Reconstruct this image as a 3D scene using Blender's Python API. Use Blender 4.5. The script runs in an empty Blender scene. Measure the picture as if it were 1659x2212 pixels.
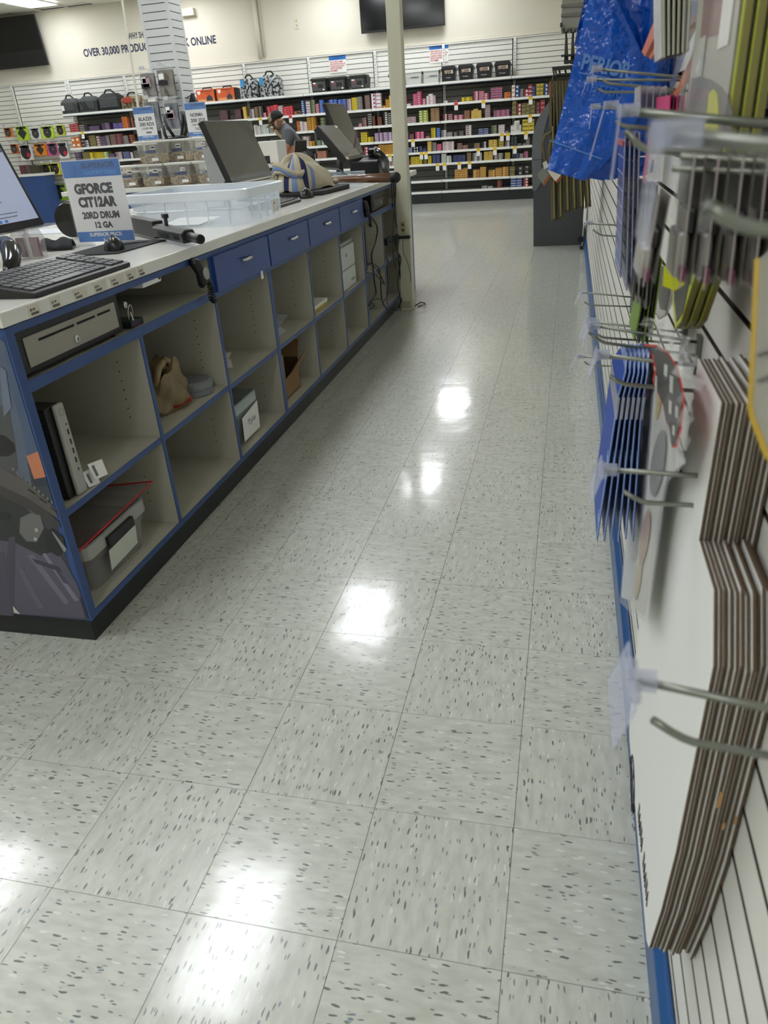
import bpy, bmesh, math, random
from mathutils import Vector, Matrix
random.seed(7)
C = bpy.context.scene.collection
S = bpy.context.scene
# ------------------------------------------------------------------ camera, light, exposure
FPX = 1588.7
CAM = Vector((0.0513, -0.7896, 1.3337))
YAW, PITCH, ROLL = -0.255586, 0.478394, -0.071973
def _rows():
    cy, sy = math.cos(YAW), math.sin(YAW)
    f = Vector((sy * math.cos(PITCH), cy * math.cos(PITCH), -math.sin(PITCH)))
    r = Vector((cy, -sy, 0)); u = r.cross(f)
    c, s = math.cos(ROLL), math.sin(ROLL)
    return r * c + u * s, u * c - r * s, f
CR, CU, CF = _rows()
cd = bpy.data.cameras.new('camera'); cam = bpy.data.objects.new('camera', cd); C.objects.link(cam)
m = Matrix((CR, CU, -CF)).transposed().to_4x4(); m.translation = CAM; cam.matrix_world = m
cd.sensor_fit = 'VERTICAL'; cd.sensor_height = 36; cd.sensor_width = 27
cd.lens = FPX / 2212 * 36; cd.clip_start = .02; cd.clip_end = 60
cd.dof.use_dof = True; cd.dof.focus_distance = 4.0; cd.dof.aperture_fstop = 7.5
S.camera = cam
S.view_settings.view_transform = 'Standard'; S.view_settings.look = 'None'
S.view_settings.gamma = 1; S.view_settings.use_curve_mapping = False
S.view_settings.exposure = 0.12
S.cycles.max_bounces = 8; S.cycles.transparent_max_bounces = 24
w = bpy.data.worlds.new('world'); S.world = w; w.use_nodes = True
w.node_tree.nodes['Background'].inputs[0].default_value = (.8, .85, 1, 1)
w.node_tree.nodes['Background'].inputs[1].default_value = .05
LIGHT = 18.3
CEIL = 3.88
# ceiling lamp panels: centre x, centre y (600 x 1200 mm troffers)
LAMPS = [(x, y) for x in (-2.1, -4.3, -7.2, -9.95) for y in (-1.6, 2.2, 6.2, 10.15, 13.85)] + [(-.35, -3.2), (-12.6, 2.2), (-12.6, 10.15)]

def at(u, v, ax, val):
    """the world point seen at photo position (u, v) on the plane axis ax = val"""
    d = CR * ((u - 829.5) / FPX) + CU * ((1106 - v) / FPX) + CF
    t = (val - CAM[ax]) / d[ax]
    return CAM + d * t
def PX(u, v, x): return at(u, v, 0, x)
def PY(u, v, y): return at(u, v, 1, y)
def PZ(u, v, z): return at(u, v, 2, z)

# ------------------------------------------------------------------ materials
def lin(c):
    if isinstance(c, str):
        c = [int(c[i:i + 2], 16) / 255 for i in (0, 2, 4)]
    return tuple(x / 12.92 if x <= .04045 else ((x + .055) / 1.055) ** 2.4 for x in c)
MATS = {}
def mat(name, col='808080', rough=.5, metal=0, alpha=1, bump=0, bscale=40, vary=0, coat=0, emit=0, spec=.5, trans=0, vscale=6, stretch=None, hard=None):
    if name in MATS: return MATS[name]
    M = bpy.data.materials.new(name); M.use_nodes = True; MATS[name] = M
    n = M.node_tree.nodes; l = M.node_tree.links; b = n['Principled BSDF']
    c = lin(col) + (1,)
    b.inputs['Base Color'].default_value = c; b.inputs['Roughness'].default_value = rough
    b.inputs['Metallic'].default_value = metal; b.inputs['Alpha'].default_value = alpha
    b.inputs['Coat Weight'].default_value = coat; b.inputs['Specular IOR Level'].default_value = spec
    b.inputs['Transmission Weight'].default_value = trans
    b.inputs['Coat Roughness'].default_value = .08
    if emit:
        b.inputs['Emission Color'].default_value = c; b.inputs['Emission Strength'].default_value = emit
    if bump or vary:
        tc = n.new('ShaderNodeTexCoord'); mp = n.new('ShaderNodeMapping'); l.new(tc.outputs['Object'], mp.inputs[0])
        if stretch: mp.inputs['Scale'].default_value = stretch
    if vary:
        nz = n.new('ShaderNodeTexNoise'); nz.inputs['Scale'].default_value = vscale; nz.inputs['Detail'].default_value = 5
        l.new(mp.outputs[0], nz.inputs['Vector'])
        mx = n.new('ShaderNodeMix'); mx.data_type = 'RGBA'
        mx.inputs[6].default_value = tuple(x * (1 - vary) for x in c[:3]) + (1,)
        mx.inputs[7].default_value = tuple(min(1, x * (1 + vary)) for x in c[:3]) + (1,)
        if hard:
            mr = n.new('ShaderNodeMapRange'); mr.inputs[1].default_value = .47; mr.inputs[2].default_value = .53
            l.new(nz.outputs[0], mr.inputs[0]); l.new(mr.outputs[0], mx.inputs[0]); mx.inputs[7].default_value = lin(hard) + (1,)
        else: l.new(nz.outputs[0], mx.inputs[0])
        l.new(mx.outputs[2], b.inputs['Base Color'])
    if bump:
        nb = n.new('ShaderNodeTexNoise'); nb.inputs['Scale'].default_value = bscale; nb.inputs['Detail'].default_value = 3
        l.new(mp.outputs[0], nb.inputs['Vector'])
        bp = n.new('ShaderNodeBump'); bp.inputs['Strength'].default_value = 1; bp.inputs['Distance'].default_value = bump
        l.new(nb.outputs[0], bp.inputs['Height']); l.new(bp.outputs[0], b.inputs['Normal'])
    return M
def tile_mat():
    M = mat('vinyl_composition_tile', 'b9baae', .32, spec=.5)
    n = M.node_tree.nodes; l = M.node_tree.links; b = n['Principled BSDF']
    tc = n.new('ShaderNodeTexCoord'); oi = n.new('ShaderNodeObjectInfo')
    cb = n.new('ShaderNodeCombineXYZ')
    for k, s in enumerate((37, 91, 53)):
        mm = n.new('ShaderNodeMath'); mm.operation = 'MULTIPLY'; mm.inputs[1].default_value = s
        l.new(oi.outputs['Random'], mm.inputs[0]); l.new(mm.outputs[0], cb.inputs[k])
    ad = n.new('ShaderNodeVectorMath'); ad.operation = 'ADD'
    l.new(tc.outputs['Object'], ad.inputs[0]); l.new(cb.outputs[0], ad.inputs[1])
    prev = None
    base = n.new('ShaderNodeTexNoise'); base.inputs['Scale'].default_value = 60; base.inputs['Detail'].default_value = 4
    mp0 = n.new('ShaderNodeMapping'); mp0.inputs['Scale'].default_value = (.35, 1, 1); l.new(ad.outputs[0], mp0.inputs[0]); l.new(mp0.outputs[0], base.inputs['Vector'])
    cr = n.new('ShaderNodeValToRGB'); l.new(base.outputs[0], cr.inputs[0])
    cr.color_ramp.elements[0].position = .35; cr.color_ramp.elements[0].color = lin('b2b4a9') + (1,)
    cr.color_ramp.elements[1].position = .65; cr.color_ramp.elements[1].color = lin('c2c5bb') + (1,)
    prev = cr.outputs[0]
    warp = n.new('ShaderNodeTexNoise'); warp.inputs['Scale'].default_value = 45; l.new(ad.outputs[0], warp.inputs['Vector'])
    wv = n.new('ShaderNodeVectorMath'); wv.operation = 'SCALE'; wv.inputs['Scale'].default_value = .008; l.new(warp.outputs['Color'], wv.inputs[0])
    a2 = n.new('ShaderNodeVectorMath'); a2.operation = 'ADD'; l.new(ad.outputs[0], a2.inputs[0]); l.new(wv.outputs[0], a2.inputs[1])
    for sc, st, thr, keep, col in ((58, (.42, 1.9, 1), .22, .40, '3c3e39'), (92, (.40, 1.8, 1), .24, .34, '5f625c'), (48, (.6, 1.4, 1), .15, .10, '5b6f86'), (66, (.35, 1.5, 1), .22, .25, 'd3d4cb')):
        mp = n.new('ShaderNodeMapping'); mp.inputs['Scale'].default_value = st; mp.inputs['Location'].default_value = (sc, st[1] * 7, 0)
        l.new(a2.outputs[0], mp.inputs[0])
        vo = n.new('ShaderNodeTexVoronoi'); vo.inputs['Scale'].default_value = sc; l.new(mp.outputs[0], vo.inputs['Vector'])
        lt = n.new('ShaderNodeMath'); lt.operation = 'LESS_THAN'; lt.inputs[1].default_value = thr; l.new(vo.outputs['Distance'], lt.inputs[0])
        sp = n.new('ShaderNodeSeparateColor'); l.new(vo.outputs['Color'], sp.inputs[0])
        l2 = n.new('ShaderNodeMath'); l2.operation = 'LESS_THAN'; l2.inputs[1].default_value = keep; l.new(sp.outputs[0], l2.inputs[0])
        mu = n.new('ShaderNodeMath'); mu.operation = 'MULTIPLY'; l.new(lt.outputs[0], mu.inputs[0]); l.new(l2.outputs[0], mu.inputs[1])
        m3 = n.new('ShaderNodeMath'); m3.operation = 'MULTIPLY'; m3.inputs[1].default_value = .85; l.new(mu.outputs[0], m3.inputs[0])
        mx = n.new('ShaderNodeMix'); mx.data_type = 'RGBA'; mx.inputs[7].default_value = lin(col) + (1,)
        l.new(m3.outputs[0], mx.inputs[0]); l.new(prev, mx.inputs[6]); prev = mx.outputs[2]
    l.new(prev, b.inputs['Base Color'])
    # waxed, slightly wavy surface
    ge = n.new('ShaderNodeNewGeometry')
    nb = n.new('ShaderNodeTexNoise'); nb.inputs['Scale'].default_value = 7; nb.inputs['Detail'].default_value = 2; l.new(ge.outputs['Position'], nb.inputs['Vector'])
    bp = n.new('ShaderNodeBump'); bp.inputs['Distance'].default_value = .0011; l.new(nb.outputs[0], bp.inputs['Height'])
    b.inputs['Coat Weight'].default_value = .75; b.inputs['Coat Roughness'].default_value = .115
    l.new(bp.outputs[0], b.inputs['Coat Normal'])
    return M

# ------------------------------------------------------------------ mesh builder
WLOC = {}
def wl(o): return WLOC.get(o.name, Vector((0, 0, 0))) if o else Vector((0, 0, 0))
def tag(o, label=None, cat=None, group=None, kind=None):
    if label: o['label'] = label
    if cat: o['category'] = cat
    if group: o['group'] = group
    if kind: o['kind'] = kind
    return o
def thing(name, label, cat, loc, group=None, kind=None):
    o = bpy.data.objects.new(name, None); C.objects.link(o); o.empty_display_size = .05
    o.location = loc; WLOC[o.name] = Vector(loc)
    return tag(o, label, cat, group, kind)
class MB:
    def __init__(s, M=None): s.v = []; s.f = []; s.mi = []; s.M = M or Matrix()
    def add(s, vs, fs, m=0):
        k = len(s.v); s.v += [s.M @ Vector(p) for p in vs]; s.f += [tuple(i + k for i in f) for f in fs]; s.mi += [m] * len(fs); return s
    def box(s, x0, x1, y0, y1, z0, z1, m=0):
        if x0 > x1: x0, x1 = x1, x0
        if y0 > y1: y0, y1 = y1, y0
        return s.add([(x0, y0, z0), (x1, y0, z0), (x1, y1, z0), (x0, y1, z0), (x0, y0, z1), (x1, y0, z1), (x1, y1, z1), (x0, y1, z1)],
                     [(0, 3, 2, 1), (4, 5, 6, 7), (0, 1, 5, 4), (1, 2, 6, 5), (2, 3, 7, 6), (3, 0, 4, 7)], m)
    def hexa(s, b, t, m=0):
        return s.add(list(b) + list(t), [(0, 3, 2, 1), (4, 5, 6, 7), (0, 1, 5, 4), (1, 2, 6, 5), (2, 3, 7, 6), (3, 0, 4, 7)], m)
    def quad(s, a, b, c, d, m=0): return s.add([a, b, c, d], [(0, 1, 2, 3)], m)
    def slab(s, pts, nrm, m=0):
        """flat polygon pts (3-D) given thickness vector nrm"""
        n = len(pts); q = [Vector(p) + Vector(nrm) for p in pts]
        return s.add(list(pts) + q, [tuple(range(n - 1, -1, -1)), tuple(range(n, 2 * n))] + [(i, (i + 1) % n, n + (i + 1) % n, n + i) for i in range(n)], m)
    def prism(s, pts, ax, a, b, m=0):
        def mk(p, h): return {0: (h, p[0], p[1]), 1: (p[0], h, p[1]), 2: (p[0], p[1], h)}[ax]
        P = [mk(p, a) for p in pts]; d = [0, 0, 0]; d[ax] = b - a
        return s.slab(P, d, m)
    def tube(s, path, r, n=8, m=0, closed=False):
        path = [Vector(p) for p in path]; N = len(path); rr = r if isinstance(r, (list, tuple)) else [r] * N
        up = None; vs = []; fs = []
        for i, p in enumerate(path):
            a = path[(i - 1) % N] if (i or closed) else p; b = path[(i + 1) % N] if (i < N - 1 or closed) else p
            t = (b - a).normalized() if (b - a).length > 1e-9 else Vector((0, 0, 1))
            if up is None: up = t.orthogonal().normalized()
            up = (up - t * up.dot(t)); up = up.normalized() if up.length > 1e-6 else t.orthogonal().normalized()
            sd = t.cross(up)
            vs += [p + (up * math.cos(2 * math.pi * k / n) + sd * math.sin(2 * math.pi * k / n)) * rr[i] for k in range(n)]
        for i in range(N if closed else N - 1):
            j = (i + 1) % N
            fs += [(i * n + k, i * n + (k + 1) % n, j * n + (k + 1) % n, j * n + k) for k in range(n)]
        if not closed: fs += [tuple(range(n - 1, -1, -1)), tuple(range((N - 1) * n, N * n))]
        return s.add(vs, fs, m)
    def lathe(s, prof, c, ax=2, n=20, m=0):
        vs = []; c = Vector(c)
        for r, h in prof:
            for k in range(n):
                a = 2 * math.pi * k / n; q = (r * math.cos(a), r * math.sin(a), h)
                q = {2: q, 0: (q[2], q[0], q[1]), 1: (q[1], q[2], q[0])}[ax]
                vs.append(c + Vector(q))
        N = len(prof)
        fs = [(i * n + k, i * n + (k + 1) % n, (i + 1) * n + (k + 1) % n, (i + 1) * n + k) for i in range(N - 1) for k in range(n)]
        fs += [tuple(range(n - 1, -1, -1)), tuple(range((N - 1) * n, N * n))]
        return s.add(vs, fs, m)
    def grid(s, fn, nu, nv, m=0, mf=None):
        k = len(s.v)
        vs = [fn(i / nu, j / nv) for j in range(nv + 1) for i in range(nu + 1)]
        s.v += [s.M @ Vector(p) for p in vs]
        for j in range(nv):
            for i in range(nu):
                a = k + j * (nu + 1) + i; s.f.append((a, a + 1, a + nu + 2, a + nu + 1)); s.mi.append(mf(i, j) if mf else m)
        return s
    def ball(s, c, r, n=12, m=0, sc=(1, 1, 1)):
        pr = [(max(1e-4, math.sin(math.pi * i / 8)) * r, -math.cos(math.pi * i / 8) * r) for i in range(9)]
        k = len(s.v); s.lathe(pr, (0, 0, 0), 2, n, m)
        c = Vector(c)
        for i in range(k, len(s.v)):
            q = s.M.inverted() @ s.v[i]; s.v[i] = s.M @ Vector((c.x + q.x * sc[0], c.y + q.y * sc[1], c.z + q.z * sc[2]))
        return s
    def build(s, name, mats, parent=None, smooth=False, bevel=0, solid=0, sub=0, center=False):
        xs = [p.x for p in s.v]; ys = [p.y for p in s.v]; zs = [p.z for p in s.v]
        L = Vector(((min(xs) + max(xs)) / 2, (min(ys) + max(ys)) / 2, (min(zs) + max(zs)) / 2 if center else min(zs)))
        me = bpy.data.meshes.new(name); me.from_pydata([p - L for p in s.v], [], s.f); me.update()
        if not isinstance(mats, (list, tuple)): mats = [mats]
        for q in mats: me.materials.append(q)
        me.polygons.foreach_set('material_index', s.mi)
        if smooth: me.polygons.foreach_set('use_smooth', [True] * len(s.f))
        o = bpy.data.objects.new(name, me); C.objects.link(o)
        o.location = L - wl(parent)
        if parent: o.parent = parent
        WLOC[o.name] = L
        if solid:
            q = o.modifiers.new('solid', 'SOLIDIFY'); q.thickness = solid; q.offset = 0
        if bevel:
            q = o.modifiers.new('bevel', 'BEVEL'); q.width = bevel; q.segments = 2; q.limit_method = 'ANGLE'; q.angle_limit = .7
        if sub:
            q = o.modifiers.new('sub', 'SUBSURF'); q.levels = q.render_levels = sub
        return o
def one(name, mb, mats, label, cat, group=None, kind=None, **k):
    return tag(mb.build(name, mats, **k), label, cat, group, kind)
def struct(name, mb, mats, **k): return tag(mb.build(name, mats, **k), kind='structure')
def copy_tree(o, d, label=None, parent=None, turn=0):
    """copy of a thing and its parts, moved by d"""
    c = o.copy(); C.objects.link(c)
    if parent: c.parent = parent
    else:
        c.location = o.location + Vector(d); WLOC[c.name] = wl(o) + Vector(d)
        if turn: c.rotation_euler.z = turn
        if label: c['label'] = label
    for ch in list(o.children): copy_tree(ch, d, parent=c)
    return c
def text(body, o, right, up, w, h, m, parent, name='lettering', lift=.001, thick=.0006, bold=0.0, label=None):
    """flat lettering fitted into the rectangle o + right*w, o + up*h"""
    cu = bpy.data.curves.new('t', 'FONT'); cu.body = body; cu.align_x = 'LEFT'; cu.offset = bold; cu.resolution_u = 3
    cu.space_line = .95
    to = bpy.data.objects.new('t', cu); C.objects.link(to)
    dg = bpy.context.evaluated_depsgraph_get(); dg.update()
    me = bpy.data.meshes.new_from_object(to.evaluated_get(dg))
    bpy.data.objects.remove(to); bpy.data.curves.remove(cu)
    xs = [v.co.x for v in me.vertices]; ys = [v.co.y for v in me.vertices]
    if not xs: return
    x0, x1, y0, y1 = min(xs), max(xs), min(ys), max(ys)
    right = Vector(right).normalized(); up = Vector(up).normalized(); nr = right.cross(up)
    o = Vector(o)
    b = MB()
    b.v = [o + right * ((v.co.x - x0) / (x1 - x0) * w) + up * ((v.co.y - y0) / (y1 - y0) * h) + nr * lift for v in me.vertices]
    b.f = [tuple(p.vertices) for p in me.polygons]; b.mi = [0] * len(b.f)
    bpy.data.meshes.remove(me)
    r = b.build(name, m, parent)
    if label: r['label'] = label
    return r
def stickerq(name, o, right, up, w, h, m, parent, lift=.0006, th=.0004):
    right = Vector(right).normalized(); up = Vector(up).normalized(); nr = right.cross(up); o = Vector(o) + nr * lift
    return MB().slab([o, o + right * w, o + right * w + up * h, o + up * h], nr * th).build(name, m, parent)
V = Vector
# common materials
M_blue = mat('cabinet_blue_laminate', '2d4a80', .38, bump=.00015, bscale=300)
M_bluedoor = mat('drawer_blue_laminate', '2b4788', .32)
M_cab = mat('cabinet_inside_melamine', 'b6b3a4', .5, vary=.03)
M_top = mat('white_laminate_top', 'dcdbd3', .22, vary=.015, coat=.3)
M_black = mat('black_plastic', '141516', .38)
M_blackgloss = mat('glossy_black_plastic', '0c0d0f', .12)
M_kick = mat('black_vinyl_base', '191c1c', .45, bump=.0004, bscale=25)
M_white = mat('white_plastic', 'e6e6e2', .35)
M_paper = mat('white_paper', 'e9e8e3', .7)
M_card = mat('cream_card', 'e3dccb', .7)
M_chrome = mat('bright_steel', 'c9cbc8', .22, metal=1)
M_steel = mat('zinc_plated_wire', '888b82', .36, metal=.9)
M_cream = mat('cream_wall_paint', 'd5d0c0', .75, vary=.015, vscale=1.2)
M_slat = mat('cream_slat_laminate', 'dfdfd6', .38)
M_groove = mat('dark_slot', '3a332c', .7)
M_grey = mat('grey_gondola_paint', '6b6b66', .55)
M_ink = mat('navy_ink', '1e2547', .6)
M_blackink = mat('black_ink', '1c1e24', .6)
M_clear = mat('clear_plastic', 'dfe6ea', .08, alpha=.16)
M_frost = mat('frosted_clear_plastic', 'cfd5d6', .25, alpha=.42)
M_bag = mat('crumpled_clear_film', 'e6e6e6', .06, alpha=.2, bump=.004, bscale=30)
M_rubber = mat('black_rubber', '17181a', .6)
M_cable = mat('black_cable', '0e0f10', .45)
M_key = mat('keycap_black', '1b1c1e', .42)
# ------------------------------------------------------------------ room shell
T = .3048
fl = struct('floor', MB().box(-16, .3, -5, 15, -.06, -.004), mat('floor_seam', '6f695c', .8))
M_tile = tile_mat()
me_tile = None
for j in range(-3, 26):
    for i in range(-7, 1):
        x, y = (i + .5) * T, (j + .5) * T
        if x < -1.6 and y > 1.0: continue
        if x > .2: x1 = .245
        if me_tile is None:
            q = T / 2 - .0006
            o = MB().box(-q, q, -q, q, -.004, 0).build('tile', M_tile, fl, bevel=0)
            me_tile = o.data; L0 = o.location - V((0, 0, -.004))
            me_tile_obj = o
        else:
            o = me_tile_obj.copy(); C.objects.link(o)
        o.location = V((x, y, -.004)) - wl(fl)
        o.rotation_euler.z = (math.pi / 2 if (i + j) % 2 else 0) + (math.pi if random.random() < .5 else 0)
b = MB()
for j in range(-16, 50):
    for i in range(-52, 1):
        x, y = i * T, j * T
        if -7 <= i < 1 and -3 <= j < 26 and not ((i + .5) * T < -1.6 and (j + .5) * T > 1.0): continue
        if y > 14.9 - T and False: continue
        b.box(x + .0006, x + T - .0006, y + .0006, y + T - .0006, -.004, -.0002 - (.0002 if (i + j) % 2 else 0))
tag(b.build('tile_field', M_tile, fl), kind='stuff')

struct('wall_back', MB().box(-16, .6, 14.98, 15.1, 0, CEIL), M_cream)
struct('wall_left', MB().box(-16.1, -16, -5, 15, 0, CEIL), M_cream)
struct('wall_front', MB().box(-16, .6, -5.1, -5, 0, CEIL), M_cream)
struct('trim_1', MB().box(-16, .28, 14.955, 14.98, 2.66, 2.72), M_cream, bevel=.004)
ce = struct('ceiling', MB().box(-16.1, .6, -5, 15, CEIL + .02, CEIL + .1), mat('ceiling_board', 'd9d6cb', .85))
M_ctile = mat('ceiling_panel_texture', 'e4e1d6', .9, bump=.0015, bscale=90)
M_tbar = mat('ceiling_grid_white', 'd7d5cc', .5)
# ceiling grid: nearest visible panels are pieces, the rest of the grid is one part
lampcells = set()
b = MB(); tb = MB(); first = None
nx, ny = 26, 17
gx = lambda i: -15.9 + i * .612
gy = lambda j: -5 + j * 1.1765
def covered(x0, x1, y0, y1):
    return any(abs((x0 + x1) / 2 - lx) < .31 and abs((y0 + y1) / 2 - ly) < .59 for lx, ly in LAMPS)
for i in range(26):
    for j in range(17):
        x0, x1, y0, y1 = gx(i), gx(i + 1), gy(j), gy(j + 1)
        if any(x0 < lx + .3 and x1 > lx - .3 and y0 < ly + .6 and y1 > ly - .6 for lx, ly in LAMPS):
            continue
        if -12.3 < x0 < -7 and y0 > 11:
            MB().box(x0 + .01, x1 - .01, y0 + .01, y1 - .01, CEIL - .005, CEIL + .012).build('ceiling_panel', M_ctile, ce)
        else:
            b.box(x0 + .01, x1 - .01, y0 + .01, y1 - .01, CEIL - .005, CEIL + .012)
tag(b.build('ceiling_panel_field', M_ctile, ce), kind='stuff')
for i in range(27): tb.box(gx(i) - .012, gx(i) + .012, -5, 15, CEIL - .009, CEIL + .005)
for j in range(18): tb.box(-16, .3, gy(j) - .012, gy(j) + .012, CEIL - .0085, CEIL + .005)
tag(tb.build('ceiling_grid', M_tbar, ce), kind='stuff')
M_lamp = mat('lit_diffuser', 'f5f8fd', .6, emit=LIGHT)
rowname = {-2.1: 'over the counter worktop', -4.3: 'beside the slatwall column', -7.2: 'left of the slatwall column', -9.95: 'beside the left television', -12.6: 'by the left wall', -.35: 'over the aisle'}
where_y = {-1.6: 'behind the viewer', -3.2: 'farthest back', 2.2: 'level with the near counter end', 6.2: 'level with the far counter end', 10.15: 'level with the man', 13.85: 'nearest the ammunition wall'}
proto = None
for x, y in LAMPS:
    lab = 'lit ceiling troffer %s, %s' % (rowname[x], where_y[y])
    if proto is None:
        t = thing('ceiling_light', lab, 'light', (x, y, CEIL - .01), 'lit ceiling troffers'); proto = t
        MB().box(x - .31, x + .31, y - .61, y - .585, CEIL - .03, CEIL).box(x - .31, x + .31, y + .585, y + .61, CEIL - .03, CEIL).box(x - .31, x - .285, y - .585, y + .585, CEIL - .03, CEIL).box(x + .285, x + .31, y - .585, y + .585, CEIL - .03, CEIL).build('frame', M_white, t)
        MB().box(x - .285, x + .285, y - .585, y + .585, CEIL - .022, CEIL - .016).build('diffuser', M_lamp, t)
        x_0, y_0 = x, y
    else:
        copy_tree(proto, (x - x_0, y - y_0, 0), lab)

# right slatwall: individual slats over a dark backing, blue base below
wr = struct('wall_right', MB().box(.285, .6, -5, 15, 0, CEIL), M_groove)
M_mdf = mat('raw_mdf_edge', '40342a', .85)
def slat_mb(z0, z1):
    b = MB().box(.27, .2855, -2.6, 9.6, z0, z1); b.mi = [1, 1, 0, 0, 0, 0]; return b
for k in range(31):
    z0 = .124 + k * .0752
    slat_mb(z0, z0 + .0662).build('slat', [M_slat, M_mdf], wr)
slat_mb(.04, .114).build('slat', [M_slat, M_mdf], wr)
MB().box(.268, .285, -5, 15, 2.452, 2.50).build('top_rail', M_white, wr)
MB().box(.275, .285, -5, 15, 2.50, CEIL).build('drywall', M_cream, wr)
MB().box(.275, .285, 9.6, 15, 0, 2.452).build('drywall', M_cream, wr)
struct('baseboard_right', MB().prism([(.248, 0), (.268, 0), (.268, .1), (.262, .1), (.248, .085)], 1, -2.6, 9.6), mat('blue_painted_base', '1f4f86', .35, vary=.06), bevel=.003)

# ------------------------------------------------------------------ service counter (three open shelf cabinets, end panel, worktop)
XF = -1.27; XB = -1.89
def hole_row(b, x, y, z0, n, dz=.032):
    for k in range(n): b.lathe([(.0025, 0), (.0025, .0008)], (x, y - .0009, z0 + k * dz), 1, 6)
M_hole = mat('shelf_pin_hole', '1b1a17', .9)
def cabinet(name, ys, label, bays, group='counter cabinets', low=()):
    t = thing(name, label, 'cabinet', (XF, ys[0], 0), group)
    y0, y1 = ys[0], ys[-1]
    MB().box(XB - .012, XB, y0, y1, .10, .955).build('back_panel', M_cab, t)
    MB().box(-1.315, -1.30, y0 + (.045 if y0 < 1 else .0005), y1, 0, .10).build('kick_plate', M_kick, t)
    MB().box(XB, XF - .002, y0, y1, .098, .116).build('bottom_shelf', M_cab, t)
    MB().box(XF - .002, XF + .0013, y0, y1, .098, .118).build('edge_band', M_blue, t)
    MB().box(XB, XF - .002, y0, y1, .795, .815).build('rail_shelf', M_cab, t)
    MB().box(XF - .002, XF + .0016, y0, y1, .793, .823).build('edge_band', M_blue, t)
    MB().box(XF - .02, XF + .0005, y0, y1, .945, .963).build('top_rail', M_blue, t)
    for k, y in enumerate(ys):
        if k == 0: a, c = y, y + .019
        elif k == len(ys) - 1: a, c = y - .019, y
        else: a, c = y - .0095, y + .0095
        zt = .793 if k in low else .947
        d = MB().box(XB, XF - .002, a, c, .116, zt).build('divider', M_cab, t)
        MB().box(XF - .002, XF + .001, a, c, .1, zt).build('edge_band', M_blue, d)
        if k:
            b = MB()
            for zz, nn in ((.20, 4), (.52, 7)):
                hole_row(b, XF - .10, a, zz, nn); hole_row(b, XB + .10, a, zz, nn)
            tag(b.build('pin_holes', M_hole, d), kind='stuff')
    for k in range(len(ys) - 1):
        z = bays[k]
        if z:
            s_ = MB().box(XB, XF - .003, ys[k] + .01, ys[k + 1] - .01, z - .018, z).build('shelf', M_cab, t)
            MB().box(XF - .003, XF - .0005, ys[k] + .01, ys[k + 1] - .01, z - .018, z + .001).build('edge_band', M_blue, s_)
    return t
Y = [.7575, 1.335, 1.91, 2.50, 3.08, 3.67, 4.24, 4.83, 5.40, 5.90]
c1 = cabinet('shelf_cabinet', Y[:4], 'open blue-edged shelf cabinet at the near end, holding the large cash drawer', [.449, .445, .44], low=(1,))
c2 = cabinet('shelf_cabinet', Y[3:7], 'middle blue-edged cabinet with three blue drawers and a white printer', [.44, .44, .44])
c3 = cabinet('shelf_cabinet', Y[6:], 'far blue-edged cabinet hung with black cables behind the pole', [.44, .44, .44], low=(1, 2))
def drawer(t, ya, yb, hy):
    d = MB().box(XF - .35, XF - .002, ya + .02, yb - .02, .83, .93).build('drawer', M_cab, t)
    f = MB().box(XF - .001, XF + .016, ya + .008, yb - .008, .815, .946).build('drawer_front', M_bluedoor, d, bevel=.0015)
    yc = hy; z = .893
    MB().tube([(XF + .014, yc - .048, z), (XF + .034, yc - .04, z), (XF + .037, yc, z + .002), (XF + .034, yc + .04, z), (XF + .014, yc + .048, z)], [.005, .006, .007, .006, .005], 8).build('handle', M_chrome, d, smooth=True)
    d['label'] = 'blue drawer with a short chrome bow handle'
drawer(c1, Y[2], Y[3], 2.22)
drawer(c2, Y[3], Y[4], 2.82)
drawer(c2, Y[4], Y[5], 3.40)
drawer(c2, Y[5], Y[6], 3.98)
MB().box(XF + .0005, XF + .003, 2.395, 2.42, .776, .822).build('label_sticker', M_paper, c1)
# end panel with a printed photograph, black base
ep = thing('end_panel', 'counter end panel with a large print of an armed officer in grey uniform', 'panel', (-1.9, .76, 0))
MB().box(-2.55, XF + .001, .745, .757, .098, .963).build('board', M_blue, ep)
MB().box(-2.56, -1.30, .775, .79, 0, .10).build('kick_plate', M_kick, ep)
MB().box(-1.315, -1.30, .79, .8022, 0, .10).build('kick_corner', M_kick, ep)
struct_y = .7445
def printq(name, pts, col, lift, rough=.3, vary=.25, vs=9, bump=0):
    """a patch of the flat printed picture on the end panel; pts are (x, z)"""
    m_ = mat('print_' + col, col, rough, vary=vary, vscale=vs)
    b = MB().slab([(min(x, -1.2745), struct_y - lift, z) for x, z in pts], (0, -.0002, 0))
    return b.build(name, m_, ep)
def EP(*uv): return [(p.x, p.z) for p in (PY(u, v, .745) for u, v in uv)]
printq('print_sheet', [(-2.54, .10), (-1.288, .10), (-1.288, .96), (-2.54, .96)], '3d3e44', .0002)
printq('printed_shirt', EP((0, 730), (22, 745), (60, 830), (88, 900), (95, 985), (60, 1000), (75, 1075), (40, 1085), (-60, 1010), (-60, 700)), '566072', .0005)
printq('printed_vest', EP((-60, 860), (20, 880), (34, 960), (40, 1010), (30, 1060), (-60, 1040)), '4b4c4e', .0009)
printq('printed_sleeve', EP((18, 720), (34, 735), (82, 850), (100, 950), (98, 985), (62, 997), (50, 930), (22, 830)), '4a5a76', .0009)
printq('printed_forearm', EP((58, 985), (100, 975), (125, 1040), (78, 1044)), 'c07a58', .0011, vary=.15)
printq('printed_watch', EP((70, 1035), (108, 1030), (112, 1050), (78, 1052)), '2a3342', .0013)
printq('printed_glove', EP((82, 1052), (112, 1048), (128, 1085), (98, 1075)), '39404c', .0012)
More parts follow.
